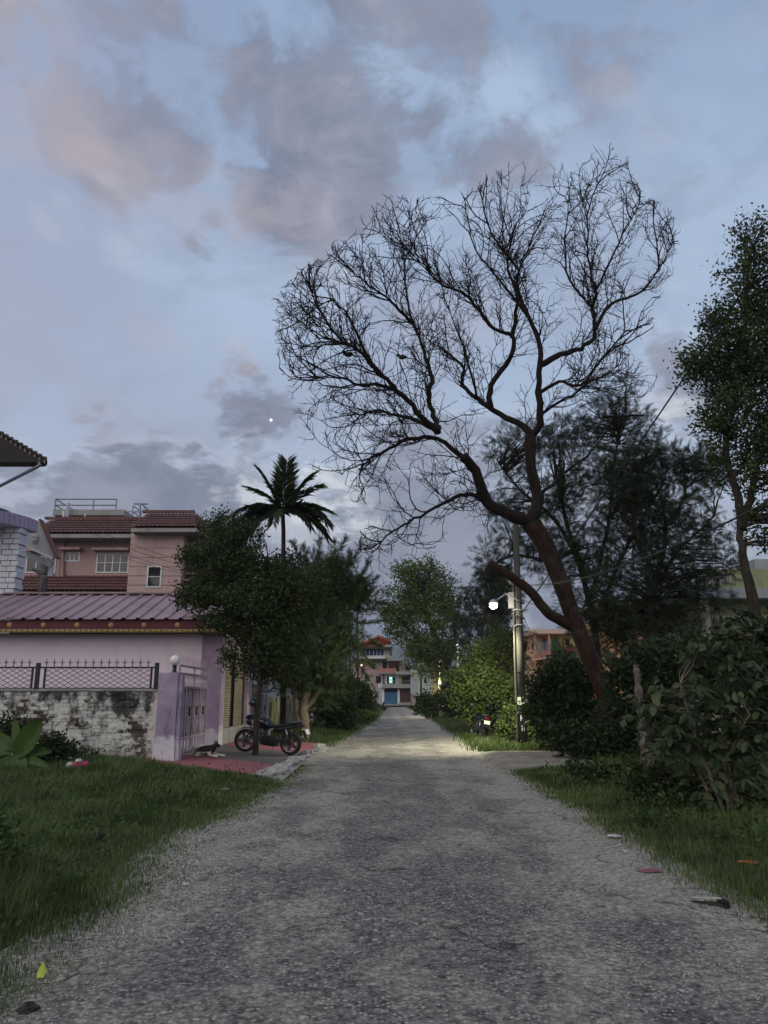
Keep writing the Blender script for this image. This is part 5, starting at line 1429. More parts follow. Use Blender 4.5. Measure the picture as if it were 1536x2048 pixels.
    for s in (-1, 1):
        mb = MB(); mb.tube([(1.10, s * .03, .88), (.95, s * .09, .60), (.86, s * .1, .26), (.45, s * .1, .22), (.40, s * .1, .45), (.48, s * .08, .70), (-.2, s * .08, .79)], .02, 8); B(mb, 'frame', 'plastic', None, True)
        mb = MB(); mb.tube([(0, s * .09, Rw), (.42, s * .09, .36)], .026, 8); B(mb, 'swing_arm', 'steel', None, True)
        mb = MB(); mb.tube([(.02, s * .12, .36), (.10, s * .12, .70)], .028, 10); B(mb, 'shock_absorber', 'chrome', None, True)
        mb = MB(); mb.tube([(.36, s * .11, .33), (.36, s * .26, .33)], .014, 6); B(mb, 'foot_peg', 'rubber')
    mb = MB(); mb.tube([(.84, -.05, .50), (.95, -.07, .42), (.92, -.10, .22), (.60, -.14, .18), (.25, -.16, .24)], .022, 8); ex = B(mb, 'exhaust_pipe', 'steel', None, True)
    mb = MB(); mb.tube([(.25, -.165, .24), (.18, -.17, .27), (-.22, -.185, .44), (-.28, -.185, .465)], [.03, .05, .055, .035], 12); B(mb, 'muffler', 'chrome', ex, True)
    mb = MB(); mb.tube([(.42, .12, .24), (.50, .24, .015)], .012, 6); mb.box(.47, .55, .22, .28, .0, .012); B(mb, 'kickstand', 'steel')
    mb = MB(); mb.box(-.02, .44, .10, .115, .30, .40); B(mb, 'chain_guard', 'plastic')
    return t
def helmet(label, c, s=1.0, rz=0.0):
    t = thing('helmet', label, 'helmet', c, 'helmets on the motorcycles', rz)
    Mx = Matrix.Translation(c) @ Matrix.Rotation(rz, 4, 'Z')
    mb = MB(); mb.sphere((0, 0, 0), .125 * s, 18, 12, (1.08, .92, 1)); mb.v = [tuple(Mx @ Vector((p[0], p[1], max(p[2], -.085)))) for p in mb.v]; mb.build('shell', M['tankpaint'], t, True).matrix_parent_inverse = t.matrix_world.inverted() if False else (Matrix.Translation(-Vector(c)) if rz == 0 else (Matrix.Translation(c) @ Matrix.Rotation(rz, 4, 'Z')).inverted())
    mb = MB(); mb.sphere((.035, 0, .0), .115 * s, 16, 10, (1.0, .9, .52)); mb.v = [tuple(Mx @ Vector(p)) for p in mb.v]; mb.build('visor', M['glass'], t, True).matrix_parent_inverse = (Matrix.Translation(c) @ Matrix.Rotation(rz, 4, 'Z')).inverted()
    return t
hd = math.atan2(.42, -1.3)
m1 = motorcycle('black motorcycle with dark blue tank parked sideways on the apron before the shutters', Vector((-2.53, 21.75, .05)), hd, R(-5), R(22))
m1.rotation_euler.y -= R(2.4)
q = Matrix.Translation(Vector((-2.53, 21.75, .05))) @ Matrix.Rotation(hd, 4, 'Z') @ Vector((1.0, .30, 1.36))
helmet('black helmet perched on the mirror of the motorcycle by the shutters', q, 1.0, hd)
m2 = motorcycle('black motorcycle seen from behind with pale number plate under the right hedge', Vector((3.62, 29.9, .02)), R(97), R(11), R(12))
q2 = Matrix.Translation(Vector((3.62, 29.9, .02))) @ Matrix.Rotation(R(97), 4, 'Z') @ Matrix.Rotation(R(11), 4, 'X') @ Vector((1.0, -.33, 1.30))
helmet('shiny grey black helmet on the handlebar of the motorcycle under the hedge', q2, 1.0, R(97))
m3 = thing('scooter', 'dark scooter parked far down the left side before the end house', 'scooter', (-1.6, 88, 0))
q = at(758, 1420, 88); 
for dx in (-.55, .55):
    mb = MB(); mb.lathe([(.1, -.05), (.25, -.05), (.25, .05), (.1, .05)], (q.x + dx, 88, .25), 16, 'Y'); mb.build('wheel', M['rubber'], m3, True)
MB().prism([(q.x - .8, 87.85, .5), (q.x - .2, 87.85, .3), (q.x + .4, 87.85, .3), (q.x + .7, 87.85, 1.0), (q.x + .5, 87.85, 1.0), (q.x + .2, 87.85, .5), (q.x - .1, 87.85, .85), (q.x - .8, 87.85, .88)], (0, .3, 0)).build('body', M['plastic'], m3)
MB().tube([(q.x + .55, 87.7, 1.1), (q.x + .55, 88.3, 1.1)], .03, 6).build('handlebar', M['chrome'], m3)

# ================================================================ DOG
def skin_body(name, joints, edges, m, parent=None, sub=2):
    me = bpy.data.meshes.new(name + '_cage'); me.from_pydata([j[0] for j in joints], edges, [])
    o = bpy.data.objects.new(name + '_cage', me); COL.objects.link(o)
    s = o.modifiers.new('skin', 'SKIN')
    for i, j in enumerate(joints):
        d = me.skin_vertices[0].data[i]; r = j[1]; d.radius = (r, r) if not isinstance(r, tuple) else r; d.use_root = (i == 0)
    u = o.modifiers.new('sub', 'SUBSURF'); u.levels = sub; u.render_levels = sub
    dg = bpy.context.evaluated_depsgraph_get(); ev = o.evaluated_get(dg)
    nm = bpy.data.meshes.new_from_object(ev); nm.name = name
    bpy.data.objects.remove(o); bpy.data.meshes.remove(me)
    nm.materials.clear(); nm.materials.append(m); nm.polygons.foreach_set('use_smooth', [True] * len(nm.polygons))
    b = bpy.data.objects.new(name, nm); COL.objects.link(b); return b
n_ = NT('dog_coat')
tcx = n_.node('ShaderNodeTexCoord').outputs['Object']
sx = n_.node('ShaderNodeSeparateXYZ', {0: tcx})
nz_ = n_.noise(9, 4, .6, vec=tcx)
zf = n_.math('ADD', sx.outputs[2], n_.math('MULTIPLY', n_.math('SUBTRACT', nz_, .5), .10))
coat = n_.mix(n_.ss(zf, .10, .125), (.48, .43, .36), (.022, .018, .016))
coat = n_.mix(n_.math('MULTIPLY', n_.ss(sx.outputs[0], .12, .0), n_.ss(nz_, .45, .55)), coat, (.20, .13, .075))
paws = n_.ss(sx.outputs[0], .46, .52)
coat = n_.mix(n_.math('MULTIPLY', paws, n_.ss(sx.outputs[2], .10, .07)), coat, (.60, .57, .52))
M['dog'] = n_.out(coat, .9, n_.bump(n_.noise(120, 3, .6), .5, .006))
J = [((0, 0, .115), .085), ((.15, 0, .145), .10), ((.31, .01, .155), .098), ((.40, .015, .205), .062), ((.455, .02, .255), .062), ((.51, .02, .245), .045), ((.565, .025, .225), .03),
     ((.33, -.075, .11), .045), ((.37, -.10, .045), .034), ((.50, -.115, .030), .026), ((.60, -.125, .026), .028),
     ((.33, .085, .11), .045), ((.40, .11, .045), .034), ((.53, .12, .030), .026), ((.63, .125, .026), .028),
     ((.03, -.09, .11), .07), ((.15, -.155, .085), .042), ((.03, -.175, .035), .028), ((.16, -.185, .026), .026),
     ((.02, .09, .10), .065), ((.14, .15, .06), .038), ((.04, .17, .03), .026), ((.15, .18, .026), .024),
     ((-.10, -.01, .08), .03), ((-.20, -.06, .04), .022), ((-.24, -.15, .025), .016)]
E = [(0, 1), (1, 2), (2, 3), (3, 4), (4, 5), (5, 6), (2, 7), (7, 8), (8, 9), (9, 10), (2, 11), (11, 12), (12, 13), (13, 14), (0, 15), (15, 16), (16, 17), (17, 18), (0, 19), (19, 20), (20, 21), (21, 22), (0, 23), (23, 24), (24, 25)]
dt = thing('dog', 'dog lying on the red apron with dark back and white outstretched paws', 'dog', (0, 0, 0))
db = skin_body('body', J, E, M['dog']); db.parent = dt
for s in (-1, 1):
    mb = MB(); mb.prism([(.425, .02 + s * .028, .295), (.47, .02 + s * .03, .295), (.455, .02 + s * .06, .355)], (-.012, 0, .004)); mb.build('ear', M['plastic'], dt, local=True)
    mb = MB(); mb.sphere((.507, .022 + s * .035, .272), .007, 6, 5); mb.build('eye', M['glass'], dt, True, True)
mb = MB(); mb.sphere((.592, .026, .235), .013, 8, 6); mb.build('nose', M['plastic'], dt, True, True)
dl = gr(396, 1512, .14); dl.z = apron_z(dl.x) - .002
dt.matrix_world = Matrix.Translation(dl) @ Matrix.Rotation(R(-22), 4, 'Z') @ Matrix.Scale(1.12, 4)

# ================================================================ LITTER ON THE VERGES
def crumple(name, label, cat, p, size, m, flat=.5, seed=0, group=None, n=12):
    r = random.Random(seed); mb = MB(); mb.sphere((0, 0, 0), 1, n, 8)
    mb.v = [(p.x + v[0] * size[0] * (1 + r.uniform(-.6, .5)), p.y + v[1] * size[1] * (1 + r.uniform(-.6, .5)), p.z + size[2] * flat + v[2] * size[2] * (1 + r.uniform(-.3, .3))) for v in mb.v]
    return tag(mb.build(name, m), label, cat, group)
M['pinkcloth'] = plain('pink_cloth', (.50, .05, .12), .9, 0, .2); M['whitecloth'] = plain('white_cloth', (.52, .49, .48), .9, 0, .1); M['dullpink'] = plain('faded_pink_cloth', (.22, .10, .115), .9, 0, .25)
M['orange'] = plain('orange_foil', (.38, .085, .03), .4, 0, .2); M['palepaper'] = plain('pale_paper', (.40, .38, .33), .8, 0, .12); M['limeleaf'] = plain('lime_yellow_leaf', (.34, .40, .05), .6, 0, .1); M['darkstone'] = plain('dark_stone', (.03, .027, .024), .9, 0, .3)
p = gr(152, 1556); p.z = .16
pk = thing('cloth_bundle', 'crumpled pink and white cloth bundle lying in the grass by the brick wall', 'cloth', p)
for (dx, dz, sx_, sz_, m_) in ((.03, .08, .16, .085, 'pinkcloth'), (-.13, .07, .075, .08, 'whitecloth'), (.04, .17, .06, .04, 'whitecloth'), (.17, .10, .065, .06, 'pinkcloth'), (.0, .02, .10, .04, 'dullpink')):
    mb = MB(); mb.sphere((p.x + dx, p.y + (.0 if m_ != 'whitecloth' else -.03), p.z + dz), 1, 12, 8, (sx_, .12, sz_)); mb.v = [(v[0] + random.uniform(-.012, .012), v[1], v[2] + random.uniform(-.012, .012)) for v in mb.v]; mb.build('cloth_fold', M[m_], pk, True)
for i, (x, y, sx_, sy_, m_, lab) in enumerate(((345, 1557, .16, .10, 'palepaper', 'flat pale paper scrap in the grass in front of the purple pillar'), (383, 1564, .13, .06, 'palepaper', 'white plastic strip in the grass at the apron corner'), (327, 1551, .06, .05, 'whitecloth', 'small white crumpled wrapper beside the pale paper scrap'),
        (274, 1533, .20, .08, 'palepaper', 'pale rubble flake at the foot of the brick wall'), (450, 1582, .07, .05, 'palepaper', 'tiny white scrap alone on the open left grass'),
        (1228, 1668, .10, .05, 'whitecloth', 'white wrapper on the right road edge in the grass'), (1300, 1736, .13, .06, 'dullpink', 'flattened faded pink rag on the right gravel edge'), (1498, 1731, .10, .06, 'orange', 'orange foil packet in the right grass'),
        (970, 1497, .05, .05, 'palepaper', 'small white stone by the right grass patch'), (1040, 1499, .06, .05, 'palepaper', 'pale stone at the back of the earth hump'), (905, 1465, .05, .04, 'whitecloth', 'white scrap on the grass left of the hedge motorcycle'), (371, 1760, .06, .03, 'whitecloth', 'thin white plastic piece on the left gravel edge'), (1250, 1699, .035, .03, 'palepaper', 'small pale pebble on the right road edge'))):
    q = gr(x, y, .05); q.z = .07 if x not in (371, 1300) else .0
    if x in (1300, 1228, 1250): q.z = .02
    crumple('litter', lab, 'litter', q, (sx_ * .8, sy_ * .8, .016), M[m_], .6, i)
st = tag(MB().tube([gr(1212, 1696, .03), gr(1242, 1690, .03)], .008, 6).build('stick', M['palepaper']), 'thin bleached stick on the right road edge', 'stick')
q = gr(1412, 1793, .0)
bx = thing('broken_board', 'pale splintered board with black end lying on the right gravel edge', 'board', q)
a, b_, c_ = gr(1382, 1782, .10), gr(1444, 1788, .10), gr(1448, 1802, .02)
MB().prism([(a.x, a.y, .05), (b_.x, b_.y + .01, .06), (b_.x, b_.y + .06, .055)], (0, 0, .010)).build('strip', M['palepaper'], bx)
MB().prism([(b_.x - .01, b_.y - .06, .0), (b_.x + .03, b_.y - .05, .0), (b_.x + .03, b_.y + .1, .0), (b_.x - .01, b_.y + .09, 0)], (0, 0, .062)).build('end_block', M['plastic'], bx)
MB().prism([(a.x + .02, a.y - .02, .0), (b_.x, b_.y - .03, 0), (b_.x, b_.y + .07, 0), (a.x, a.y + .02, 0)], (0, 0, .028)).build('plank', M['barkdark'], bx)
crumple('stone', 'dark rounded stone at the left bottom road edge', 'stone', gr(55, 2032), (.045, .045, .035), M['darkstone'], .7, 4)
crumple('road_debris', 'dark flat bark piece lying on the road at lower right', 'debris', gr(1348, 1970), (.055, .014, .006), M['darkstone'], .9, 8)
lf = gr(80, 1952, .03)
tag(MB().add([(lf.x - .02, lf.y, .02), (lf.x + .02, lf.y, .02), (lf.x + .028, lf.y + .02, .05), (lf.x + .0, lf.y + .03, .10), (lf.x - .024, lf.y + .02, .05)], [(0, 1, 2, 3, 4)]).build('fallen_leaf', M['limeleaf']), 'bright lime yellow leaf on the left gravel edge', 'leaf').modifiers.new('thick', 'SOLIDIFY').thickness = .002
# ================================================================ TREES AND PLANTS
def smooth_path(pts, sub=4, jit=0.0):
    pts = [Vector(p) for p in pts]; out = []
    for i in range(len(pts) - 1):
        p0, p1, p2, p3 = pts[max(i - 1, 0)], pts[i], pts[i + 1], pts[min(i + 2, len(pts) - 1)]
        for k in range(sub):
            t = k / sub
            q = .5 * ((2 * p1) + (p2 - p0) * t + (2 * p0 - 5 * p1 + 4 * p2 - p3) * t * t + (3 * p1 - p0 - 3 * p2 + p3) * t ** 3)
            if jit and (i or k): q += Vector((random.gauss(0, jit), random.gauss(0, jit), random.gauss(0, jit)))
            out.append(q)
    return out + [pts[-1]]

# ---------------------------------------------------------------- bare tree
YT = 21.0
MPP = (YT) / F * 1.03                                     # metres per picture pixel near the tree
bare = thing('bare_tree', 'large leafless tree with red brown trunk leaning over the road', 'tree', (at(1228, 1500, YT).x, YT, 0))
def L(pts, dy0, dy1):
    n = len(pts); return [at(x, y, YT + dy0 + (dy1 - dy0) * i / max(1, n - 1)) for i, (x, y) in enumerate(pts)]
LIMBS = [  # points, start radius px, end radius px, depth start, depth end
    ([(1061, 1044), (1033, 1035), (977, 1005), (949, 943), (926, 909), (876, 865)], 19, 12, 0, -.9),
    ([(876, 865), (842, 831), (809, 792), (781, 767), (747, 736), (719, 702), (688, 688), (646, 674), (612, 648)], 9, 2.5, -.9, -2.6),
    ([(876, 865), (870, 842), (859, 803), (862, 753), (848, 702), (826, 646), (814, 596), (809, 529), (835, 470), (826, 428)], 9, 1.5, -.9, .6),
    ([(930, 920), (876, 876), (820, 879), (764, 904), (725, 930), (700, 960)], 8, 2, -.6, -2.2),
    ([(977, 1005), (943, 988), (898, 999), (842, 1033), (798, 1055), (753, 1089), (735, 1120)], 7, 1.5, -.3, -2.6),
    ([(876, 865), (831, 840), (792, 831), (747, 820), (700, 850), (650, 880)], 7, 1.5, -.9, .9),
    ([(809, 792), (764, 770), (719, 772), (674, 753), (624, 753), (585, 740)], 6, 1.5, -1.1, -3.0),
    ([(826, 646), (790, 610), (750, 580), (700, 540), (680, 500)], 5, 1.3, -.2, -1.6),
    ([(688, 688), (650, 640), (625, 590), (618, 540)], 3.5, 1.2, -2.1, -2.6),
    ([(747, 736), (700, 640), (660, 600), (600, 640)], 4, 1.2, -1.6, -.5),
    ([(1061, 1044), (1077, 999), (1062, 930), (1061, 870)], 17, 14, 0, .4),
    ([(1061, 870), (1044, 853), (999, 828), (954, 797), (926, 769), (921, 730), (876, 691), (850, 660)], 12, 3, .4, 1.8),
    ([(982, 815), (982, 769), (1021, 713), (1024, 674), (988, 657), (954, 618), (932, 590), (876, 562), (842, 523), (800, 480), (765, 400)], 9, 1.2, .7, -.6),
    ([(1024, 674), (1033, 607), (1038, 540), (1055, 500), (1094, 411), (1105, 333)], 7, 1.3, .5, 1.0),
    ([(1061, 870), (1077, 848), (1077, 764), (1080, 697), (1061, 641), (1038, 590), (1016, 540), (1020, 490), (1033, 445), (1016, 345)], 12, 1.4, .4, -.6),
    ([(1082, 730), (1122, 708), (1161, 697), (1189, 669), (1187, 618), (1192, 579), (1178, 540), (1175, 484), (1178, 411), (1212, 333), (1206, 282)], 9, 1.3, .3, 1.6),
    ([(1189, 660), (1223, 607), (1285, 582), (1318, 534), (1346, 484), (1358, 456)], 6, 1.2, .5, 2.2),
    ([(1077, 790), (1117, 764), (1160, 770), (1212, 708), (1251, 663), (1300, 670)], 6, 1.6, .3, -1.4),
    ([(1077, 830), (1133, 797), (1184, 764), (1240, 730), (1300, 760)], 5, 1.3, .3, 1.8),
    ([(1080, 990), (1133, 943), (1184, 904), (1223, 842), (1260, 780)], 6, 1.5, .2, 2.0),
    ([(954, 797), (930, 700), (905, 640), (880, 560)], 4, 1.2, .9, 2.5),
    ([(1061, 641), (1000, 560), (950, 500), (930, 400)], 5, 1.2, .1, 1.8),
    ([(1187, 618), (1140, 560), (1130, 480), (1140, 390)], 4, 1.2, .8, -.6),
    ([(1192, 579), (1230, 500), (1260, 440), (1280, 400)], 4, 1.2, 1.0, 2.6),
    ([(1318, 534), (1310, 470), (1305, 410)], 3, 1.1, 1.6, 1.2),
    ([(1038, 540), (985, 470), (960, 385)], 4, 1.2, .6, -.8),
]
tr = MB()
tp = [(1232, 1530), (1224, 1470), (1215, 1400), (1187, 1330), (1152, 1250), (1120, 1160), (1090, 1090), (1061, 1044)]
trp = [at(x, y, YT) for x, y in tp]; trp[0].z = -.1
tr.tube(smooth_path(trp, 6, .006), list(np.interp(np.linspace(0, 1, 43), [0, .15, .6, 1], [.30, .245, .22, .27])), 16)
b1 = [at(x, y, YT + d) for x, y, d in ((1150, 1255, 0), (1120, 1240, -.15), (1092, 1222, -.3), (1060, 1182, -.45), (1020, 1152, -.55), (978, 1127, -.65))]
tr.tube(smooth_path(b1, 5, .006), list(np.linspace(.16, .105, 26)), 12)
o_tr = tr.build('trunk', M['bark'], bare, True)
# knots and lumps
br = MB(); tw = MB(); base_dirs = []
OUTL = [(548, 590), (600, 540), (680, 482), (765, 388), (850, 392), (930, 388), (1020, 322), (1105, 322), (1200, 272), (1250, 305), (1288, 398), (1335, 405), (1364, 455), (1348, 560), (1305, 620), (1318, 770), (1285, 810), (1120, 990), (1000, 1070), (880, 1110), (740, 1165), (716, 1085), (745, 1010), (655, 1000), (597, 890), (570, 790), (548, 700)]
def inside(v):
    d = Vector(v) - Vector((0, 0, EYE)); f = d.y * CP + d.z * SP
    x, y = 768 + F * d.x / f, 1024 - F * (d.z * CP - d.y * SP) / f
    c = False; j = len(OUTL) - 1
    for i in range(len(OUTL)):
        (xi, yi), (xj, yj) = OUTL[i], OUTL[j]
        if (yi > y) != (yj > y) and x < (xj - xi) * (y - yi) / (yj - yi) + xi: c = not c
        j = i
    return c
def grow(mb, p, d, length, r0, r1, nseg, curl, sides=3, wob=.25):
    pts, rad = [p], [r0]; q = Vector(p); d = Vector(d).normalized()
    for i in range(nseg):
        d = (d + Vector((random.gauss(0, wob), random.gauss(0, wob), random.gauss(0, wob))) + curl).normalized()
        q = q + d * (length / nseg)
        if i > 0 and not inside(q): break
        pts.append(q.copy()); rad.append(r0 + (r1 - r0) * (i + 1) / nseg)
    mb.tube(pts, rad, sides, cap=False); return pts
UP = Vector((0, 0, 1))
centre = at(960, 800, YT)
def side(d, spread):
    a = d.orthogonal().normalized(); b_ = d.cross(a); t = random.uniform(0, 6.283)
    return (d * random.uniform(.45, .8) + (a * math.cos(t) + b_ * math.sin(t)) * spread).normalized()
def twigs(pts, step, n2=1.0, out=None):
    for i in range(1, len(pts)):
        p, d = pts[i], (pts[i] - pts[i - 1])
        if random.random() > step: continue
        o = (p - centre); o.y *= .6; o.normalize()
        dd = (d.normalized() * .5 + side(d.normalized(), .9) + o * .35 + UP * .15).normalized()
        ln = random.uniform(.9, 2.0)
        q1 = grow(tw, p, dd, ln, random.uniform(.016, .024), .0075, 8, UP * random.uniform(-.04, .16), 4, .17)
        for k in range(2, len(q1)):
            if random.random() < .25: continue
            d2 = (q1[k] - q1[k - 1]).normalized()
            for rep in range(1 if random.random() < .6 else 2):
                q2 = grow(tw, q1[k], side(d2, .78), random.uniform(.25, .85), .0115, .0065, 5, UP * random.uniform(-.02, .2), 3, .19)
                for j in range(1, len(q2)):
                    if random.random() < .48: continue
                    d3 = (q2[j] - q2[j - 1]).normalized()
                    grow(tw, q2[j], side(d3, .7), random.uniform(.08, .28), .0068, .0048, 2, UP * .14, 3, .12)
LIMBS = [(p[:-1] if len(p) > 4 else p, a, b_, c_, d_) for p, a, b_, c_, d_ in LIMBS]
for pts, r0, r1, y0_, y1_ in LIMBS:
    P3 = smooth_path(L(pts, y0_, y1_), 4, .02)
    rad = [max(.009, (r0 + (r1 - r0) * (i / (len(P3) - 1)) ** .8) * MPP * .76) * random.uniform(.93, 1.07) for i in range(len(P3))]
    br.tube(P3, rad, 8)
    lo = int(len(P3) * (.30 if r0 > 10 else .06))
    twigs(P3[lo:], .8 if r0 < 10 else .5)
    twigs(P3[len(P3) // 3:], .45)
br.tube(smooth_path([at(1206, 834, YT + 1.6), at(1250, 833, YT + 1.8), at(1294, 831, YT + 2.0)], 3, .01), [.06, .05, .045, .04, .035, .03, .01], 7)
br.build('limb', M['twig'], bare, True)
tag(tw.build('twigs', M['twig'], bare), kind='stuff')

# ---------------------------------------------------------------- leafy trees
fr = [(0, 0, 0), (.012, .5, .0), (0, 1, -.10), (-.012, .5, 0)]; frT = [(0, 1, 3), (1, 2, 3)]
for k in range(9):
    y = .10 + k * .10; w = .30 * math.sin(math.pi * (.18 + .78 * y)) ; z = -.10 * y * y
    for s in (-1, 1):
        b_ = len(fr); fr += [(0, y - .028, z), (0, y + .028, z), (s * w, y + .10, z - .05)]; frT.append((b_, b_ + 1, b_ + 2))
FROND, FROND_T = np.array(fr), frT
def clumps_in(lobes_, Y, n, dz=.8):
    """points in a union of picture-drawn lobes (px, py, rx, ry) standing at depth Y, with real depth"""
    out = []; w = np.array([l[2] * l[3] for l in lobes_], float); w /= w.sum()
    for l, c in zip(lobes_, rng.multinomial(n, w)):
        c0 = np.array(at(l[0], l[1], Y + (l[4] if len(l) > 4 else 0))); mp = Y / F * 1.02
        d = nrm(rng.normal(size=(c, 3))) * (rng.random((c, 1)) ** .42)
        out.append(c0 + d * np.array([l[2] * mp, (l[2] + l[3]) / 2 * mp * dz, l[3] * mp]))
    return np.concatenate(out)
def crown(name, C, per, spread, size, tv, T, m, parent, mode='leaf', upb=0.0, kind=None):
    n = len(C) * per; P_ = np.repeat(C, per, 0) + np.clip(rng.normal(size=(n, 3)), -1.45, 1.45) * spread * rng.uniform(.4, 1.2, (n, 1))
    D = rng.normal(size=(n, 3)) + np.array([0, 0, upb])
    if mode == 'frond':
        D = nrm(P_ - np.repeat(C, per, 0)) + rng.normal(size=(n, 3)) * .45 + np.array([0, 0, upb])
    Nn = np.tile([[0., 0, 1]], (n, 1)) + rng.normal(size=(n, 3)) * .6
    V = scatter(P_, D, rng.uniform(.65, 1.3, n) * size, tv, N=np.cross(nrm(D), Nn))
    o = fast_mesh(name, V, T, m, parent)
    return o
def branches(mb, trunk, C, frac, r0=.05, r1=.008, sag=.1):
    T_ = [Vector(p) for p in trunk]
    for c in C:
        if random.random() > frac: continue
        c = Vector(c)
        cand = sorted(T_, key=lambda p: (p - c).length + max(0, (p.z - c.z)) * 1.5)[random.choice((0, 0, 1, 2)) % len(T_)]
        m_ = cand.lerp(c, .5) + Vector((random.gauss(0, .15), random.gauss(0, .15), random.uniform(-.1, .35))) * (c - cand).length * .35
        P3 = smooth_path([cand, m_, c], 4, .01 * (c - cand).length)
        mb.tube(P3, list(np.linspace(r0 * min(1, (c - cand).length / 3 + .3), r1, len(P3))), 5, cap=False)
def leafy(name, label, Y, trunks, lobes_, ncl, per, spread, size, leaf, bark, mode='leaf', upb=.2, frac=.5, r0=.05, tr=.14, group=None, dz=.8, extra=None, trunk_sides=10, cat='tree'):
    b0 = at(trunks[0][0][0], trunks[0][0][1], Y)
    t = thing(name, label, cat, (b0.x, Y, 0), group)
    C = clumps_in(lobes_, Y, ncl, dz)
    C = C[C[:, 2] > .25]
    mb = MB(); nodes = []
    for k, tk_ in enumerate(trunks):
        pts = [at(p[0], p[1], Y + (p[2] if len(p) > 2 else 0)) for p in tk_]
        if k == 0: pts[0].z = -.1
        P3 = smooth_path(pts, 5, .015); a = tr * (1 if k == 0 else .62)
        mb.tube(P3, list(np.linspace(a, a * .35, len(P3))), trunk_sides); nodes += P3[len(P3) // 3:]
    mb.build('trunk', M[bark], t, True)
    bb_ = MB(); branches(bb_, nodes, C, frac, r0)
    if bb_.v: bb_.build('branches', M[bark], t, True)
    tv, T = (FROND, FROND_T) if mode == 'frond' else (LEAF_V, LEAF_T)
    crown('crown', C, per, spread, size, tv, T, M[leaf], t, mode, upb)
    return t
# tall leafy tree at the right edge
leafy('leafy_tree', 'tall small leaved tree with dark forked trunk at the right edge', 17.5,
      [[(1545, 1430), (1522, 1290), (1500, 1180), (1484, 1090), (1480, 1040)], [(1484, 1060), (1478, 1000), (1462, 950), (1450, 880), (1470, 800), (1490, 640), (1500, 500)], [(1482, 1050), (1500, 1000), (1512, 930), (1540, 850), (1560, 700)]],
      [(1500, 560, 65, 110), (1490, 690, 95, 110), (1450, 740, 90, 60), (1395, 730, 55, 40), (1510, 820, 110, 90), (1420, 850, 50, 60), (1480, 930, 70, 60), (1560, 640, 110, 180), (1590, 900, 120, 120), (1500, 470, 38, 45), (1560, 1040, 70, 70), (1425, 640, 35, 50)],
      560, 52, .22, .10, 'leafmid', 'barkdark', upb=.1, frac=.55, r0=.05, tr=.17, group='trees on the right of the road')
# feathery acacias behind the bare tree
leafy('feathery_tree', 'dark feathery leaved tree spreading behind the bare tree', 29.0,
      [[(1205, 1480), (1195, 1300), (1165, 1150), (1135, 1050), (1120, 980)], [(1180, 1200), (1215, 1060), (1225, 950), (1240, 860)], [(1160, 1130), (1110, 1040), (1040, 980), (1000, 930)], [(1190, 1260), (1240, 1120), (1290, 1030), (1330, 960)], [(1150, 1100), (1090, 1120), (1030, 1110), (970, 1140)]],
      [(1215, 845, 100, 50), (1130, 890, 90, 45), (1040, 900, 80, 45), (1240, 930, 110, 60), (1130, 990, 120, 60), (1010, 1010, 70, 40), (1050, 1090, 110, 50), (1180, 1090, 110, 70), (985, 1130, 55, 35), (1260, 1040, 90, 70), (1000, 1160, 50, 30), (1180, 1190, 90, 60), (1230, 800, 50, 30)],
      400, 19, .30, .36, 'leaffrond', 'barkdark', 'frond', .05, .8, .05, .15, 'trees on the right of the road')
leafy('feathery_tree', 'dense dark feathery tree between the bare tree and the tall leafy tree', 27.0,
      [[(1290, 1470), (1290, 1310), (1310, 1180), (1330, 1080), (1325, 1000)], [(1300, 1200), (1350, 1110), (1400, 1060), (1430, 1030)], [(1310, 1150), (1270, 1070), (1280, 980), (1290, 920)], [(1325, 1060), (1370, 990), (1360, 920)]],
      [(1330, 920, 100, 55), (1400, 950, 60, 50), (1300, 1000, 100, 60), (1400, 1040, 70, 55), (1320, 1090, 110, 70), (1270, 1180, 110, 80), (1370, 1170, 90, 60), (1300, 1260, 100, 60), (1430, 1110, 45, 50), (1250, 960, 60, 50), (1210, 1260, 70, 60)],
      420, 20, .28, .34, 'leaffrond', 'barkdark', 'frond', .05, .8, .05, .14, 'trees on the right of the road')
# conifer-like drooping tree behind the street lamp
leafy('drooping_tree', 'drooping needle leaved tree lit from below by the street lamp', 33.0,
      [[(985, 1440), (984, 1330), (983, 1230), (984, 1150)]],
      [(985, 1150, 30, 40), (970, 1200, 45, 45), (1005, 1220, 35, 50), (960, 1260, 55, 45), (1010, 1290, 40, 50), (980, 1310, 50, 40)],
      110, 30, .24, .36, 'leaffrond', 'barkdark', 'frond', -.9, .7, .03, .12, 'trees on the right of the road')
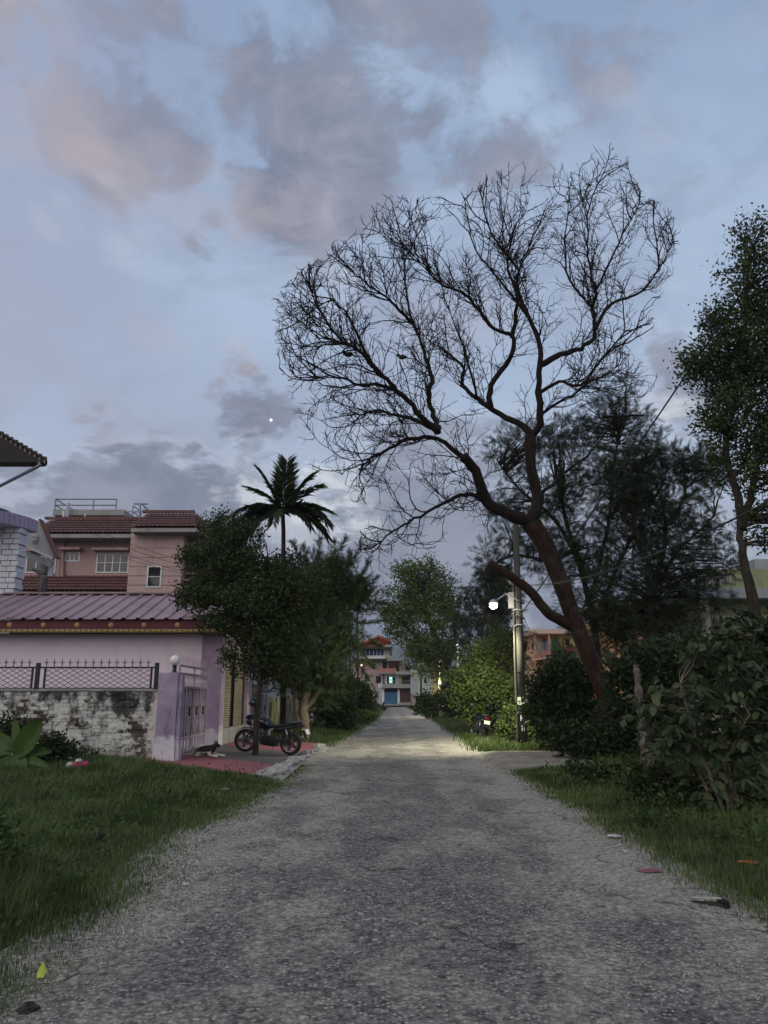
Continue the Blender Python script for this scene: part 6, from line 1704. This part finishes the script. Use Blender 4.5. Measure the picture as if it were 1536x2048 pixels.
# left trees
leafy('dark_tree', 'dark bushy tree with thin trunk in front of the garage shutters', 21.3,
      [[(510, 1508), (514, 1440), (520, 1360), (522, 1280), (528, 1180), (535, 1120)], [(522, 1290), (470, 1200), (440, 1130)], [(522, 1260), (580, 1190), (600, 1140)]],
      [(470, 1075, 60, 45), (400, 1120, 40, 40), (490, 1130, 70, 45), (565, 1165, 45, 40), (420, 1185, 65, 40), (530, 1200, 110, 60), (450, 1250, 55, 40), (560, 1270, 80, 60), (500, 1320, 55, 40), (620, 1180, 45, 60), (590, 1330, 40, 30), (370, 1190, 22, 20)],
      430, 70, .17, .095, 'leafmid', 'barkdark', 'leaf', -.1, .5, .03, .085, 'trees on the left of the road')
leafy('wispy_tree', 'wispy tree with upswept sprays and pale twisted trunk beyond the motorcycle', 29.0,
      [[(612, 1462), (608, 1420), (618, 1370), (622, 1300), (640, 1200), (650, 1150)], [(600, 1450), (590, 1400), (585, 1350), (570, 1280)], [(612, 1420), (640, 1380), (655, 1340), (680, 1260)]],
      [(640, 1150, 35, 35), (670, 1165, 50, 45), (600, 1210, 70, 55), (690, 1210, 45, 40), (640, 1260, 85, 50), (620, 1330, 70, 50), (672, 1300, 40, 45), (650, 1370, 45, 35), (580, 1330, 45, 50), (560, 1240, 50, 60), (720, 1190, 25, 25)],
      360, 26, .26, .34, 'leaffrondmid', 'barkpale', 'frond', .8, .6, .03, .19, 'trees on the left of the road')
leafy('shade_tree', 'dark round tree crown beside the salmon house roof', 31.0,
      [[(470, 1440), (468, 1300), (462, 1180), (460, 1110)]],
      [(455, 1070, 50, 42), (420, 1120, 45, 40), (460, 1140, 50, 50), (440, 1190, 60, 50), (575, 1150, 45, 40), (570, 1220, 60, 60), (560, 1300, 55, 50), (590, 1370, 40, 30)],
      300, 60, .28, .14, 'leafmid', 'barkdark', 'leaf', .1, .5, .04, .14, 'trees on the left of the road')
# upswept shoots of the wispy tree and its neighbours
wt = [o for o in bpy.data.objects if o.name.startswith('wispy_tree')][0]
FP, FD, FS = [], [], []
for (bx_, by_, tx_, ty_, d) in ((650, 1170, 722, 1092, -.4), (640, 1150, 690, 1080, 0), (620, 1130, 640, 1078, .3), (680, 1190, 752, 1158, -.3), (690, 1220, 765, 1205, 0), (600, 1130, 585, 1085, .2), (670, 1160, 700, 1105, .4),
                                (690, 1180, 735, 1125, .2), (560, 1240, 520, 1190, .2), (700, 1250, 760, 1290, -.4), (700, 1280, 745, 1330, .2), (690, 1240, 770, 1240, .1), (660, 1150, 668, 1088, -.2), (610, 1150, 608, 1095, -.5), (695, 1300, 735, 1355, -.2)):
    a, e = at(bx_, by_, 29), at(tx_, ty_, 29 + d)
    P3 = smooth_path([a, a.lerp(e, .5) + Vector((.12, 0, -.12)), e], 7, .01); MB().tube(P3, list(np.linspace(.018, .005, len(P3))), 4, cap=False).build('shoot', M['barkdark'], wt)
    for i in range(3, len(P3)):
        ax = (P3[i] - P3[i - 1]).normalized()
        for r_ in range(7):
            FP.append(tuple(P3[i])); FD.append(tuple((ax * .9 + Vector((random.gauss(0, .5), random.gauss(0, .5), random.gauss(.1, .4)))).normalized())); FS.append(random.uniform(.16, .34))
fast_mesh('sprays', scatter(np.array(FP), np.array(FD), np.array(FS), FROND), FROND_T, M['leaffrondmid'], wt)
# central road tree
leafy('road_tree', 'fresh green tall tree standing over the road centre by the end house', 58.0,
      [[(903, 1412), (900, 1370), (895, 1330), (870, 1270), (850, 1220), (845, 1170)], [(896, 1330), (910, 1280), (905, 1220)], [(880, 1300), (830, 1270), (800, 1240)]],
      [(830, 1135, 45, 25), (850, 1165, 65, 35), (815, 1190, 35, 25), (890, 1190, 40, 35), (850, 1215, 80, 40), (800, 1235, 50, 25), (900, 1240, 35, 35), (860, 1265, 70, 35), (840, 1300, 45, 30), (900, 1310, 40, 40), (870, 1335, 60, 25), (770, 1185, 18, 10), (790, 1262, 30, 12), (775, 1225, 25, 14)],
      290, 76, .42, .20, 'leafbright', 'barkdark', 'leaf', -.2, .7, .06, .3, 'trees on the right of the road')
# hedge trees on the right below the lamp
leafy('hedge_tree', 'broad green roadside bush lit yellow by the street lamp', 31.5,
      [[(970, 1475), (965, 1440), (962, 1400), (970, 1350)], [(968, 1430), (990, 1390), (1010, 1350)]],
      [(955, 1335, 38, 30), (1005, 1318, 42, 38, .8), (985, 1370, 55, 36, -.4), (938, 1392, 32, 30), (1020, 1395, 28, 42, .6), (960, 1425, 36, 22), (1003, 1285, 26, 22, .4), (970, 1300, 20, 16), (920, 1360, 22, 20, .8)],
      300, 44, .24, .15, 'leafbright', 'barkdark', 'leaf', .2, .5, .03, .10, 'roadside bushes on the right')
leafy('hedge_tree', 'low leafy shrub around the foot of the utility pole', 27.0,
      [[(1025, 1490), (1024, 1460), (1026, 1430)]],
      [(1022, 1440, 25, 28), (1010, 1465, 18, 18), (1072, 1450, 30, 32), (1060, 1480, 30, 14), (1090, 1470, 25, 20)],
      130, 26, .10, .11, 'leafbright', 'barkdark', 'leaf', .3, .5, .02, .05, 'roadside bushes on the right')
leafy('hedge_tree', 'dark bush beside the far stall under the road tree', 55.0,
      [[(905, 1436), (905, 1420), (906, 1400)]],
      [(905, 1405, 30, 26), (925, 1380, 26, 30), (935, 1415, 22, 22), (860, 1410, 26, 20)],
      190, 28, .30, .22, 'leafmid', 'barkdark', 'leaf', .2, .3, .03, .08, 'roadside bushes on the right')
# left bushes down the road
leafy('roadside_bush', 'big leafy bush on the left verge before the end house', 52.0,
      [[(722, 1440), (724, 1400), (726, 1360)]],
      [(690, 1372, 24, 22), (665, 1378, 35, 28), (715, 1398, 26, 30), (670, 1400, 45, 35), (690, 1430, 35, 15), (735, 1405, 14, 22)],
      260, 34, .34, .24, 'leafmid', 'barkdark', 'leaf', .2, .3, .04, .1, 'roadside bushes on the left')
leafy('roadside_bush', 'dark overgrown bush under the wispy tree', 36.0,
      [[(655, 1460), (655, 1430), (658, 1400)]],
      [(660, 1420, 45, 35), (690, 1435, 30, 22), (640, 1390, 40, 30), (680, 1390, 35, 30)],
      190, 36, .22, .17, 'leafdark', 'barkdark', 'leaf', .2, .4, .03, .08, 'roadside bushes on the left')
leafy('roadside_bush', 'yellow green weedy bush at the far left road edge', 44.0,
      [[(715, 1455), (716, 1445), (718, 1435)]],
      [(712, 1442, 25, 12), (735, 1435, 18, 10), (690, 1450, 25, 12)],
      110, 30, .18, .14, 'leafbright', 'barkdark', 'leaf', .4, .2, .02, .04, 'roadside bushes on the left')
# dark undergrowth mass on the right
def bush(label, Y, lobes_, ncl, per, spread, size, leaf='leafdark', stem=None, group='undergrowth bushes on the right bank'):
    s = stem or (lobes_[0][0], 1500)
    ht = max(6, s[1] - lobes_[0][1])
    return leafy('weed_clump' if 'left grass' in group or 'wall' in group else 'bank_bush', label, Y, [[(s[0], s[1]), (s[0] + 3, s[1] - ht * .45), (s[0], s[1] - ht * .9)]], lobes_, ncl, per, spread, size, leaf, 'barkdark', 'leaf', .1, 0.0 if leaf == 'weed' else .5, .025, .04, group, cat='bush')
bush('dark leafy bush between the utility pole and the leaning trunk', 23.5, [(1120, 1370, 60, 45), (1100, 1430, 50, 40), (1160, 1420, 50, 50), (1140, 1340, 60, 35), (1170, 1470, 50, 40), (1070, 1400, 25, 40)], 300, 30, .16, .15, stem=(1120, 1490))
bush('low dark bush at the foot of the leaning trunk', 19.5, [(1130, 1480, 45, 40), (1180, 1490, 55, 40), (1240, 1450, 50, 60), (1200, 1520, 60, 25)], 210, 28, .14, .12, stem=(1180, 1530))
bush('tall dark bush behind the grey dead stump', 19.5, [(1290, 1380, 70, 60), (1340, 1330, 80, 50), (1330, 1430, 70, 60), (1400, 1330, 60, 50), (1260, 1330, 50, 35)], 300, 30, .18, .15, stem=(1330, 1520))
bush('dark bush at the right edge under the tall leafy tree', 15.5, [(1490, 1300, 70, 60), (1560, 1400, 90, 90), (1440, 1350, 60, 50), (1540, 1290, 60, 50)], 260, 30, .18, .15, stem=(1520, 1500))
bush('low weedy bush on the bank below the broad leaved shrub', 11.5, [(1330, 1570, 70, 35), (1420, 1600, 70, 40), (1500, 1640, 70, 50), (1280, 1550, 40, 25)], 170, 24, .10, .085, 'leafmid', stem=(1400, 1640))

wallw = 'weedy bushes along the brick wall'
bush('dark weedy bush at the wall foot behind the large leaved plant', 17.6, [(20, 1470, 40, 35), (90, 1500, 50, 28), (50, 1530, 60, 25)], 110, 26, .11, .10, stem=(50, 1560), group=wallw)
bush('low weeds climbing the brick wall foot behind the cloth bundle', 18.6, [(170, 1520, 50, 14), (215, 1532, 40, 10), (130, 1505, 30, 18)], 80, 22, .09, .08, 'leafmid', stem=(170, 1545), group=wallw)
bush('low leafy weeds in front of the purple gate pillar', 17.8, [(370, 1548, 45, 9), (300, 1545, 40, 8), (410, 1556, 25, 6)], 70, 20, .06, .07, 'leafmid', stem=(370, 1558), group=wallw)
bush('tall dark weed clump at the left edge of the near grass', 7.2, [(0, 1760, 70, 60), (40, 1810, 50, 35), (-30, 1690, 60, 50)], 110, 26, .07, .06, 'weed', stem=(0, 1830), group='weed clumps in the left grass')
bush('knee high weed clump in the middle of the left grass', 9.0, [(190, 1662, 70, 20), (250, 1675, 45, 12), (130, 1680, 40, 12)], 100, 22, .06, .055, 'weed', stem=(200, 1680), group='weed clumps in the left grass')
bush('small weed clump halfway between wall and road in the left grass', 12.5, [(330, 1608, 55, 9), (280, 1614, 40, 7)], 60, 20, .06, .06, 'weed', stem=(330, 1616), group='weed clumps in the left grass')
bush('dark leafy undergrowth along the bank between stump and road', 14.5, [(1170, 1548, 55, 18), (1235, 1560, 60, 24), (1300, 1580, 55, 26)], 170, 24, .09, .085, stem=(1230, 1590))
bush('spreading low weeds under the broad leaved shrub at the right edge', 9.2, [(1400, 1675, 70, 22), (1480, 1690, 60, 32), (1540, 1720, 50, 34), (1320, 1640, 50, 18)], 150, 24, .08, .065, 'weed', stem=(1470, 1740))
bush('rank weeds between the cloth bundle and the left edge', 14.5, [(40, 1590, 70, 20), (120, 1598, 60, 14), (-10, 1580, 40, 26)], 110, 24, .08, .075, 'weed', stem=(60, 1620), group=wallw)
# broad leaved shrub in front: the largest leaves are objects of their own
YB_ = 11.0
bl = thing('broad_leaved_shrub', 'broad leaved shrub with hanging oval leaves filling the right foreground', 'shrub', (at(1450, 1560, YB_).x, YB_, 0))
C = clumps_in([(1430, 1310, 80, 35), (1350, 1400, 75, 45), (1450, 1400, 90, 60), (1390, 1480, 90, 60), (1490, 1480, 70, 70), (1440, 1570, 80, 50), (1510, 1590, 60, 60), (1520, 1340, 50, 50), (1300, 1420, 35, 25), (1490, 1260, 40, 25)], YB_, 150, .9)
mb = MB(); stems = []
for k, (x0_, y0_, x1_, y1_, d) in enumerate(((1455, 1640, 1360, 1370, -.2), (1460, 1640, 1450, 1330, .3), (1470, 1640, 1530, 1320, .1), (1450, 1640, 1330, 1430, .5), (1465, 1640, 1500, 1430, -.5))):
    a, e = at(x0_, y0_, YB_), at(x1_, y1_, YB_ + d); a.z = -.05
    P3 = smooth_path([a, a.lerp(e, .5) + Vector((random.gauss(0, .1), random.gauss(0, .1), .15)), e], 6, .01); mb.tube(P3, list(np.linspace(.035, .01, len(P3))), 7); stems += P3[3:]
branches(mb, stems, C, 1.0, .014, .004)
mb.build('stems', M['barkpale'], bl, True)
leaf_me = []
for k in range(4):
    v, f = [], []
    for j in range(7):
        t = j / 6; w = .23 * math.sin(math.pi * min(1, t * .96 + .03)) ** .75; z = -.16 * t * t - .02 * math.sin(t * 9 + k)
        for s in (-1, -.5, 0, .5, 1): v.append((s * w, t, z + abs(s) * .05 * (1 + .3 * math.sin(t * 12 + k * 2)) ))
    for j in range(6):
        for i in range(4): a = j * 5 + i; f.append((a, a + 1, a + 6, a + 5))
    me = bpy.data.meshes.new('leaf'); me.from_pydata(v, [], f); me.polygons.foreach_set('use_smooth', [True] * len(f)); leaf_me.append(me)
M['leafbroadobj'] = leafmat('broad_leaf_single', (.03, .048, .018), (.085, .11, .045), .2, .45, obj=True)
for me in leaf_me: me.materials.append(M['leafbroadobj'])
allL = []
for c in C:
    c = Vector(c); outd = (c - Vector((at(1450, 1480, YB_).x, YB_ + .2, 1.1))); outd.z = 0
    outd = outd.normalized() if outd.length > .01 else Vector((0, -1, 0))
    ax = (outd + Vector((random.gauss(0, .5), random.gauss(0, .5) - .3, random.uniform(-.2, .4)))).normalized()
    for k in range(9):                                     # paired leaves along a twig
        p = c + ax * (k * .055 - .2) + Vector((random.gauss(0, .02), random.gauss(0, .02), random.gauss(0, .02)))
        sd = ax.cross(UP).normalized() * (1 if k % 2 else -1)
        d = (sd * .8 + ax * .55 + Vector((0, 0, random.uniform(-1.1, -.05))) + Vector((random.gauss(0, .2), random.gauss(0, .2), random.gauss(0, .2)))).normalized()
        allL.append((p, d, random.uniform(.13, .22)))
allL.sort(key=lambda q: q[0].y - q[2] * 3)
rest_p, rest_d, rest_s = [], [], []
for i, (p, d, s) in enumerate(allL):
    if i < 295:
        x = d.cross(UP + Vector((random.gauss(0, .3), random.gauss(0, .3), 0))).normalized(); zv = x.cross(d)
        Mx = Matrix(((x.x * s, d.x * s, zv.x * s, p.x), (x.y * s, d.y * s, zv.y * s, p.y), (x.z * s, d.z * s, zv.z * s, p.z), (0, 0, 0, 1)))
        inst('leaf', leaf_me[i % 4], Mx, bl)
    else: rest_p.append(p); rest_d.append(d); rest_s.append(s)
rp_, rd_ = np.array(rest_p), np.array(rest_d)
nh = np.cross(rd_, np.tile([[0, 0, 1.]], (len(rd_), 1)) + rng.normal(size=rd_.shape) * .3)
tag(fast_mesh('leaves', scatter(rp_, rd_, np.array(rest_s), LEAF_V, N=nh), LEAF_T, M['leafbroad'], bl), kind='stuff')
# dry orange leaf hanging in the shrub
for dx in (0, .05):
    p = at(1335 + dx * 60, 1462, 12.2); inst('leaf', leaf_me[0], Matrix.Translation(p) @ Matrix.Rotation(R(-95), 4, 'X') @ Matrix.Scale(.2, 4), bl)
# ---------------------------------------------------------------- dead stump
stt = thing('dead_stump', 'grey split dead tree stump standing on the right bank', 'stump', (at(1297, 1545, 16).x, 16, 0))
q = [at(1303, 1556, 16), at(1298, 1530, 16), at(1290, 1480, 16), at(1282, 1430, 16.05), at(1276, 1370, 16.1), at(1272, 1330, 16.1)]; q[0].z = -.05
mb = MB(); P3 = smooth_path(q, 5, .008); mb.tube(P3, [max(.05, .15 - .10 * (i / len(P3)) + random.uniform(-.02, .02)) for i in range(len(P3))], 9); mb.build('trunk', M['deadwood'], stt)
mb = MB(); P3 = smooth_path([at(1300, 1540, 15.9), at(1293, 1480, 15.92), at(1286, 1440, 15.95)], 4, .008); mb.tube(P3, list(np.linspace(.07, .03, len(P3))), 6); mb.build('split_slab', M['deadwood'], stt)

# ---------------------------------------------------------------- palms
def palm(label, Y, base, top, fronds, r=.11, flen=1.0, group='palms on the left', crown_=True):
    b_, t_ = at(*base, Y), at(*top, Y); b_.z = 0
    t = thing('palm', label, 'palm', b_, group)
    P3 = smooth_path([b_, b_.lerp(t_, .5) + Vector((.05, 0, 0)), t_], 8, .004); mb = MB(); mb.tube(P3, list(np.linspace(r, r * .7, len(P3))), 10); mb.build('trunk', M['barkdark'], t, True)
    for (dx, dz, dy, ln, droop) in fronds:                # each frond: rachis + hanging leaflets
        d = Vector((dx, dy, dz)).normalized(); pts = []; q = Vector(t_); n = 12
        for i in range(n + 1):
            pts.append(q.copy()); d = (d - UP * droop / n).normalized(); q = q + d * (ln / n)
        mb = MB(); mb.tube(pts, list(np.linspace(.03, .006, n + 1)), 5); f_ = mb.build('frond', M['palm'], t)
        P_, D_, S_ = [], [], []
        for i in range(1, n + 1):
            for rep in range(4):
                u = rep / 4; p = pts[i - 1].lerp(pts[i], u); ax = (pts[i] - pts[i - 1]).normalized(); sd = ax.cross(UP); 
                if sd.length < .1: sd = Vector((1, 0, 0))
                sd.normalize(); fr_ = (i - 1 + u) / n
                for s in (-1, 1):
                    P_.append(p); D_.append((sd * s * .75 + ax * (.65 + .5 * fr_) - UP * random.uniform(.1, .45)).normalized()); S_.append(ln * random.uniform(.30, .42) * (1 - .45 * abs(fr_ - .4)))
        tv = [(0, 0, 0), (-.075, .35, .02), (0, 1, -.10), (.075, .35, .02), (0, .35, -.015)]
        V = scatter(np.array([tuple(p) for p in P_]), np.array([tuple(p) for p in D_]), np.array(S_), tv)
        fast_mesh('leaflets', V, [(0, 4, 1), (0, 3, 4), (1, 4, 2), (4, 3, 2)], M['palm'], f_)
    return t
palm('dark areca palm rising behind the left trees', 29.5, (566, 1440), (566, 1020),
     [(.03, 1, .05, 2.1, .15), (-.42, 1, 0, 1.9, .5), (.48, 1, .1, 1.9, .6), (-.05, 1, -.2, 1.7, .25), (.1, 1, -.3, 1.9, .2), (-.7, 1, .2, 1.8, .8), (.75, 1, -.1, 1.8, .85), (1, .35, .1, 2.0, 1.1), (.95, .5, -.3, 2.0, 1.0), (-.9, .5, -.3, 1.9, 1.1), (-1, .38, -.1, 1.9, 1.2), (.55, .1, -.3, 1.7, 1.5), (-.45, .0, -.3, 1.6, 1.4), (.5, .45, .6, 1.8, 1.0), (-.1, .1, -.6, 1.6, 1.6), (.9, .1, -.2, 1.7, 1.0), (.55, .5, -.2, 2.3, 2.1), (-.5, .5, .2, 2.1, 2.2), (.8, .3, .3, 2.2, 1.6), (-.8, .2, .2, 2.0, 1.7)])
for k, (x, y) in enumerate(((714, 1192), (698, 1205))):
    palm('slender tall palm standing %s over the left bushes' % ('nearer the road' if k == 0 else 'second from the road'), 62, (x + 1, 1420), (x, y), [(1, .3, 0, 1.4, 1.4), (-1, .3, 0, 1.4, 1.4), (.4, .8, .3, 1.3, 1.2), (-.5, .6, -.3, 1.3, 1.3), (.1, .2, -.6, 1.2, 1.5), (.7, .1, .4, 1.3, 1.5), (-.6, .1, .5, 1.2, 1.5)], .085)

# ---------------------------------------------------------------- large single leaves
def big_leaf(parent, base, tip, w, sag=.12, m=None, fold=.12, name='leaf'):
    base, tip = Vector(base), Vector(tip); ax = tip - base; Ln = ax.length; ax.normalize()
    s_ = ax.cross(Vector((0, -1, .35))); s_.normalize(); nn = s_.cross(ax)
    v, f = [], []; nr, nc = 11, 7
    for j in range(nr):
        t = j / (nr - 1); wd = w * (math.sin(math.pi * (t * .93 + .05)) ** .65) * (1 - .25 * t)
        for i in range(nc):
            u = i / (nc - 1) * 2 - 1
            p = base + ax * Ln * t + s_ * wd * u + nn * (abs(u) * fold * w * 2 + .035 * w * math.sin(t * 14 + i)) - UP * sag * Ln * t * t
            v.append(tuple(p))
    for j in range(nr - 1):
        for i in range(nc - 1): a = j * nc + i; f.append((a, a + 1, a + nc + 1, a + nc))
    me = bpy.data.meshes.new(name); me.from_pydata(v, [], f); me.polygons.foreach_set('use_smooth', [True] * len(f)); me.materials.append(m or M['leafbig'])
    o = bpy.data.objects.new(name, me); COL.objects.link(o); attach(o, parent)
    mb = MB(); mb.tube([base + ax * Ln * t + nn * .004 - UP * sag * Ln * t * t - ax.cross(s_) * .0 for t in [k / 6 for k in range(7)]], list(np.linspace(w * .05, w * .015, 7)), 5); mb.build('midrib', M['leafbright'], o)
    return o
YQ = 16.0
bp = thing('large_leaf_plant', 'large smooth leaved plant at the left edge in front of the brick wall', 'plant', (at(30, 1545, YQ).x, YQ, 0))
c0 = at(32, 1520, YQ)
MB().tube([(c0.x, YQ, 0), c0], [.05, .03], 8).build('stem', M['leafmid'], bp, True)
for (bx_, by_, tx_, ty_, w, dy) in ((34, 1512, 88, 1434, .27, -.1), (38, 1508, 34, 1575, .22, -.35), (26, 1505, -30, 1465, .22, .2), (38, 1505, 105, 1500, .12, .1), (30, 1515, -20, 1540, .12, -.3), (36, 1500, 30, 1432, .10, .3), (44, 1515, 100, 1530, .09, -.2), (25, 1500, 8, 1470, .12, .2)):
    big_leaf(bp, at(bx_, by_, YQ), at(tx_, ty_, YQ + dy), w, .05)
sp_ = thing('strap_leaf_plant', 'clump of pale drooping strap leaves beside the pink cloth bundle', 'plant', (at(120, 1565, 15.6).x, 15.6, 0))
M['straw'] = leafmat('pale_strap_leaf', (.30, .34, .28), (.42, .45, .40), .2)
for (x0_, y0_, x1_, y1_) in ((118, 1548, 108, 1582), (120, 1548, 122, 1586), (122, 1549, 134, 1580), (116, 1550, 96, 1578), (150, 1555, 138, 1578), (164, 1548, 166, 1572), (152, 1552, 170, 1560), (124, 1552, 145, 1576)):
    a, e = at(x0_, y0_, 15.6), at(x1_, y1_, 15.4); P3 = smooth_path([a, a.lerp(e, .35) + Vector((0, -.05, .07)), e], 5)
    mb = MB()
    for i in range(len(P3)):
        w = .016 * math.sin(math.pi * (.12 + .85 * i / len(P3))); mb.v += [(P3[i].x - w, P3[i].y, P3[i].z), (P3[i].x + w, P3[i].y, P3[i].z + .004)]
    mb.f = [(2 * i, 2 * i + 1, 2 * i + 3, 2 * i + 2) for i in range(len(P3) - 1)]; mb.build('strap_leaf', M['straw'], sp_)
# banana plants on the right
def banana(label, Y, base, leaves):
    b_ = at(*base, Y); b0 = Vector((b_.x, Y, 0))
    t = thing('banana_plant', label, 'plant', b0, 'banana plants on the right bank')
    MB().tube([b0, b_], [.10, .06], 9).build('stem', M['leafmid'], t, True)
    M.setdefault('leafbanana', leafmat('banana_leaf', (.035, .062, .03), (.06, .09, .04), .3, .4))
    for (x, y, w, dy, sg) in leaves: big_leaf(t, b_, at(x, y, Y + dy), w, sg, M['leafbanana'], .1)
    return t
banana('banana plant with broad upright leaf beside the orange house', 24.0, (1125, 1370), [(1108, 1272, .26, .2, 0), (1170, 1330, .22, -.4, .15), (1080, 1350, .2, -.4, .2), (1150, 1300, .18, .5, .05)])
banana('banana plant with large drooping leaves right of the leaning trunk', 22.0, (1255, 1370), [(1305, 1265, .30, -.2, .05), (1205, 1290, .26, .1, .1), (1200, 1345, .2, -.6, .2), (1320, 1320, .22, -.5, .2), (1250, 1285, .2, .4, 0), (1290, 1350, .2, -.8, .25)])
# pruned bare trunk beside the white porch
pr_ = thing('pruned_trunk', 'dark pruned bare trunk between the white porch and the salmon house', 'tree', (at(86, 1185, 33).x, 33, 0))
mb = MB(); a = at(84, 1190, 33); mb.tube(smooth_path([(a.x, 33, 0), a, at(88, 1150, 33), at(90, 1125, 33)], 5, .01), list(np.linspace(.2, .15, 16)), 9)
mb.tube(smooth_path([at(86, 1160, 33), at(78, 1145, 33), at(66, 1138, 33)], 4, .01), list(np.linspace(.12, .07, 9)), 8); mb.tube(smooth_path([at(88, 1155, 33), at(96, 1148, 33), at(104, 1144, 33)], 4, .01), list(np.linspace(.1, .05, 9)), 8); mb.build('trunk', M['deadwood'], pr_, True)
# birds on the bare tree
for k, (x, y, d) in enumerate(((697, 709, -2.0), (805, 714, -1.0))):
    c = at(x, y, YT + d); bd = thing('bird', ('small dark bird perched on the far left limb of the bare tree', 'small dark bird perched nearer the middle of the bare tree')[k], 'bird', c, 'birds in the bare tree')
    mb = MB(); mb.sphere(c, .085, 10, 7, (1.45, .8, .8)); mb.sphere((c.x - .12, c.y, c.z + .06), .05, 8, 6); mb.tube([(c.x - .16, c.y, c.z + .06), (c.x - .20, c.y, c.z + .05)], [.014, .002], 5); mb.bar((c.x + .08, c.y, c.z - .01), (c.x + .26, c.y, c.z - .06), .05, .015); mb.build('body', M['darkwood'], bd, True)
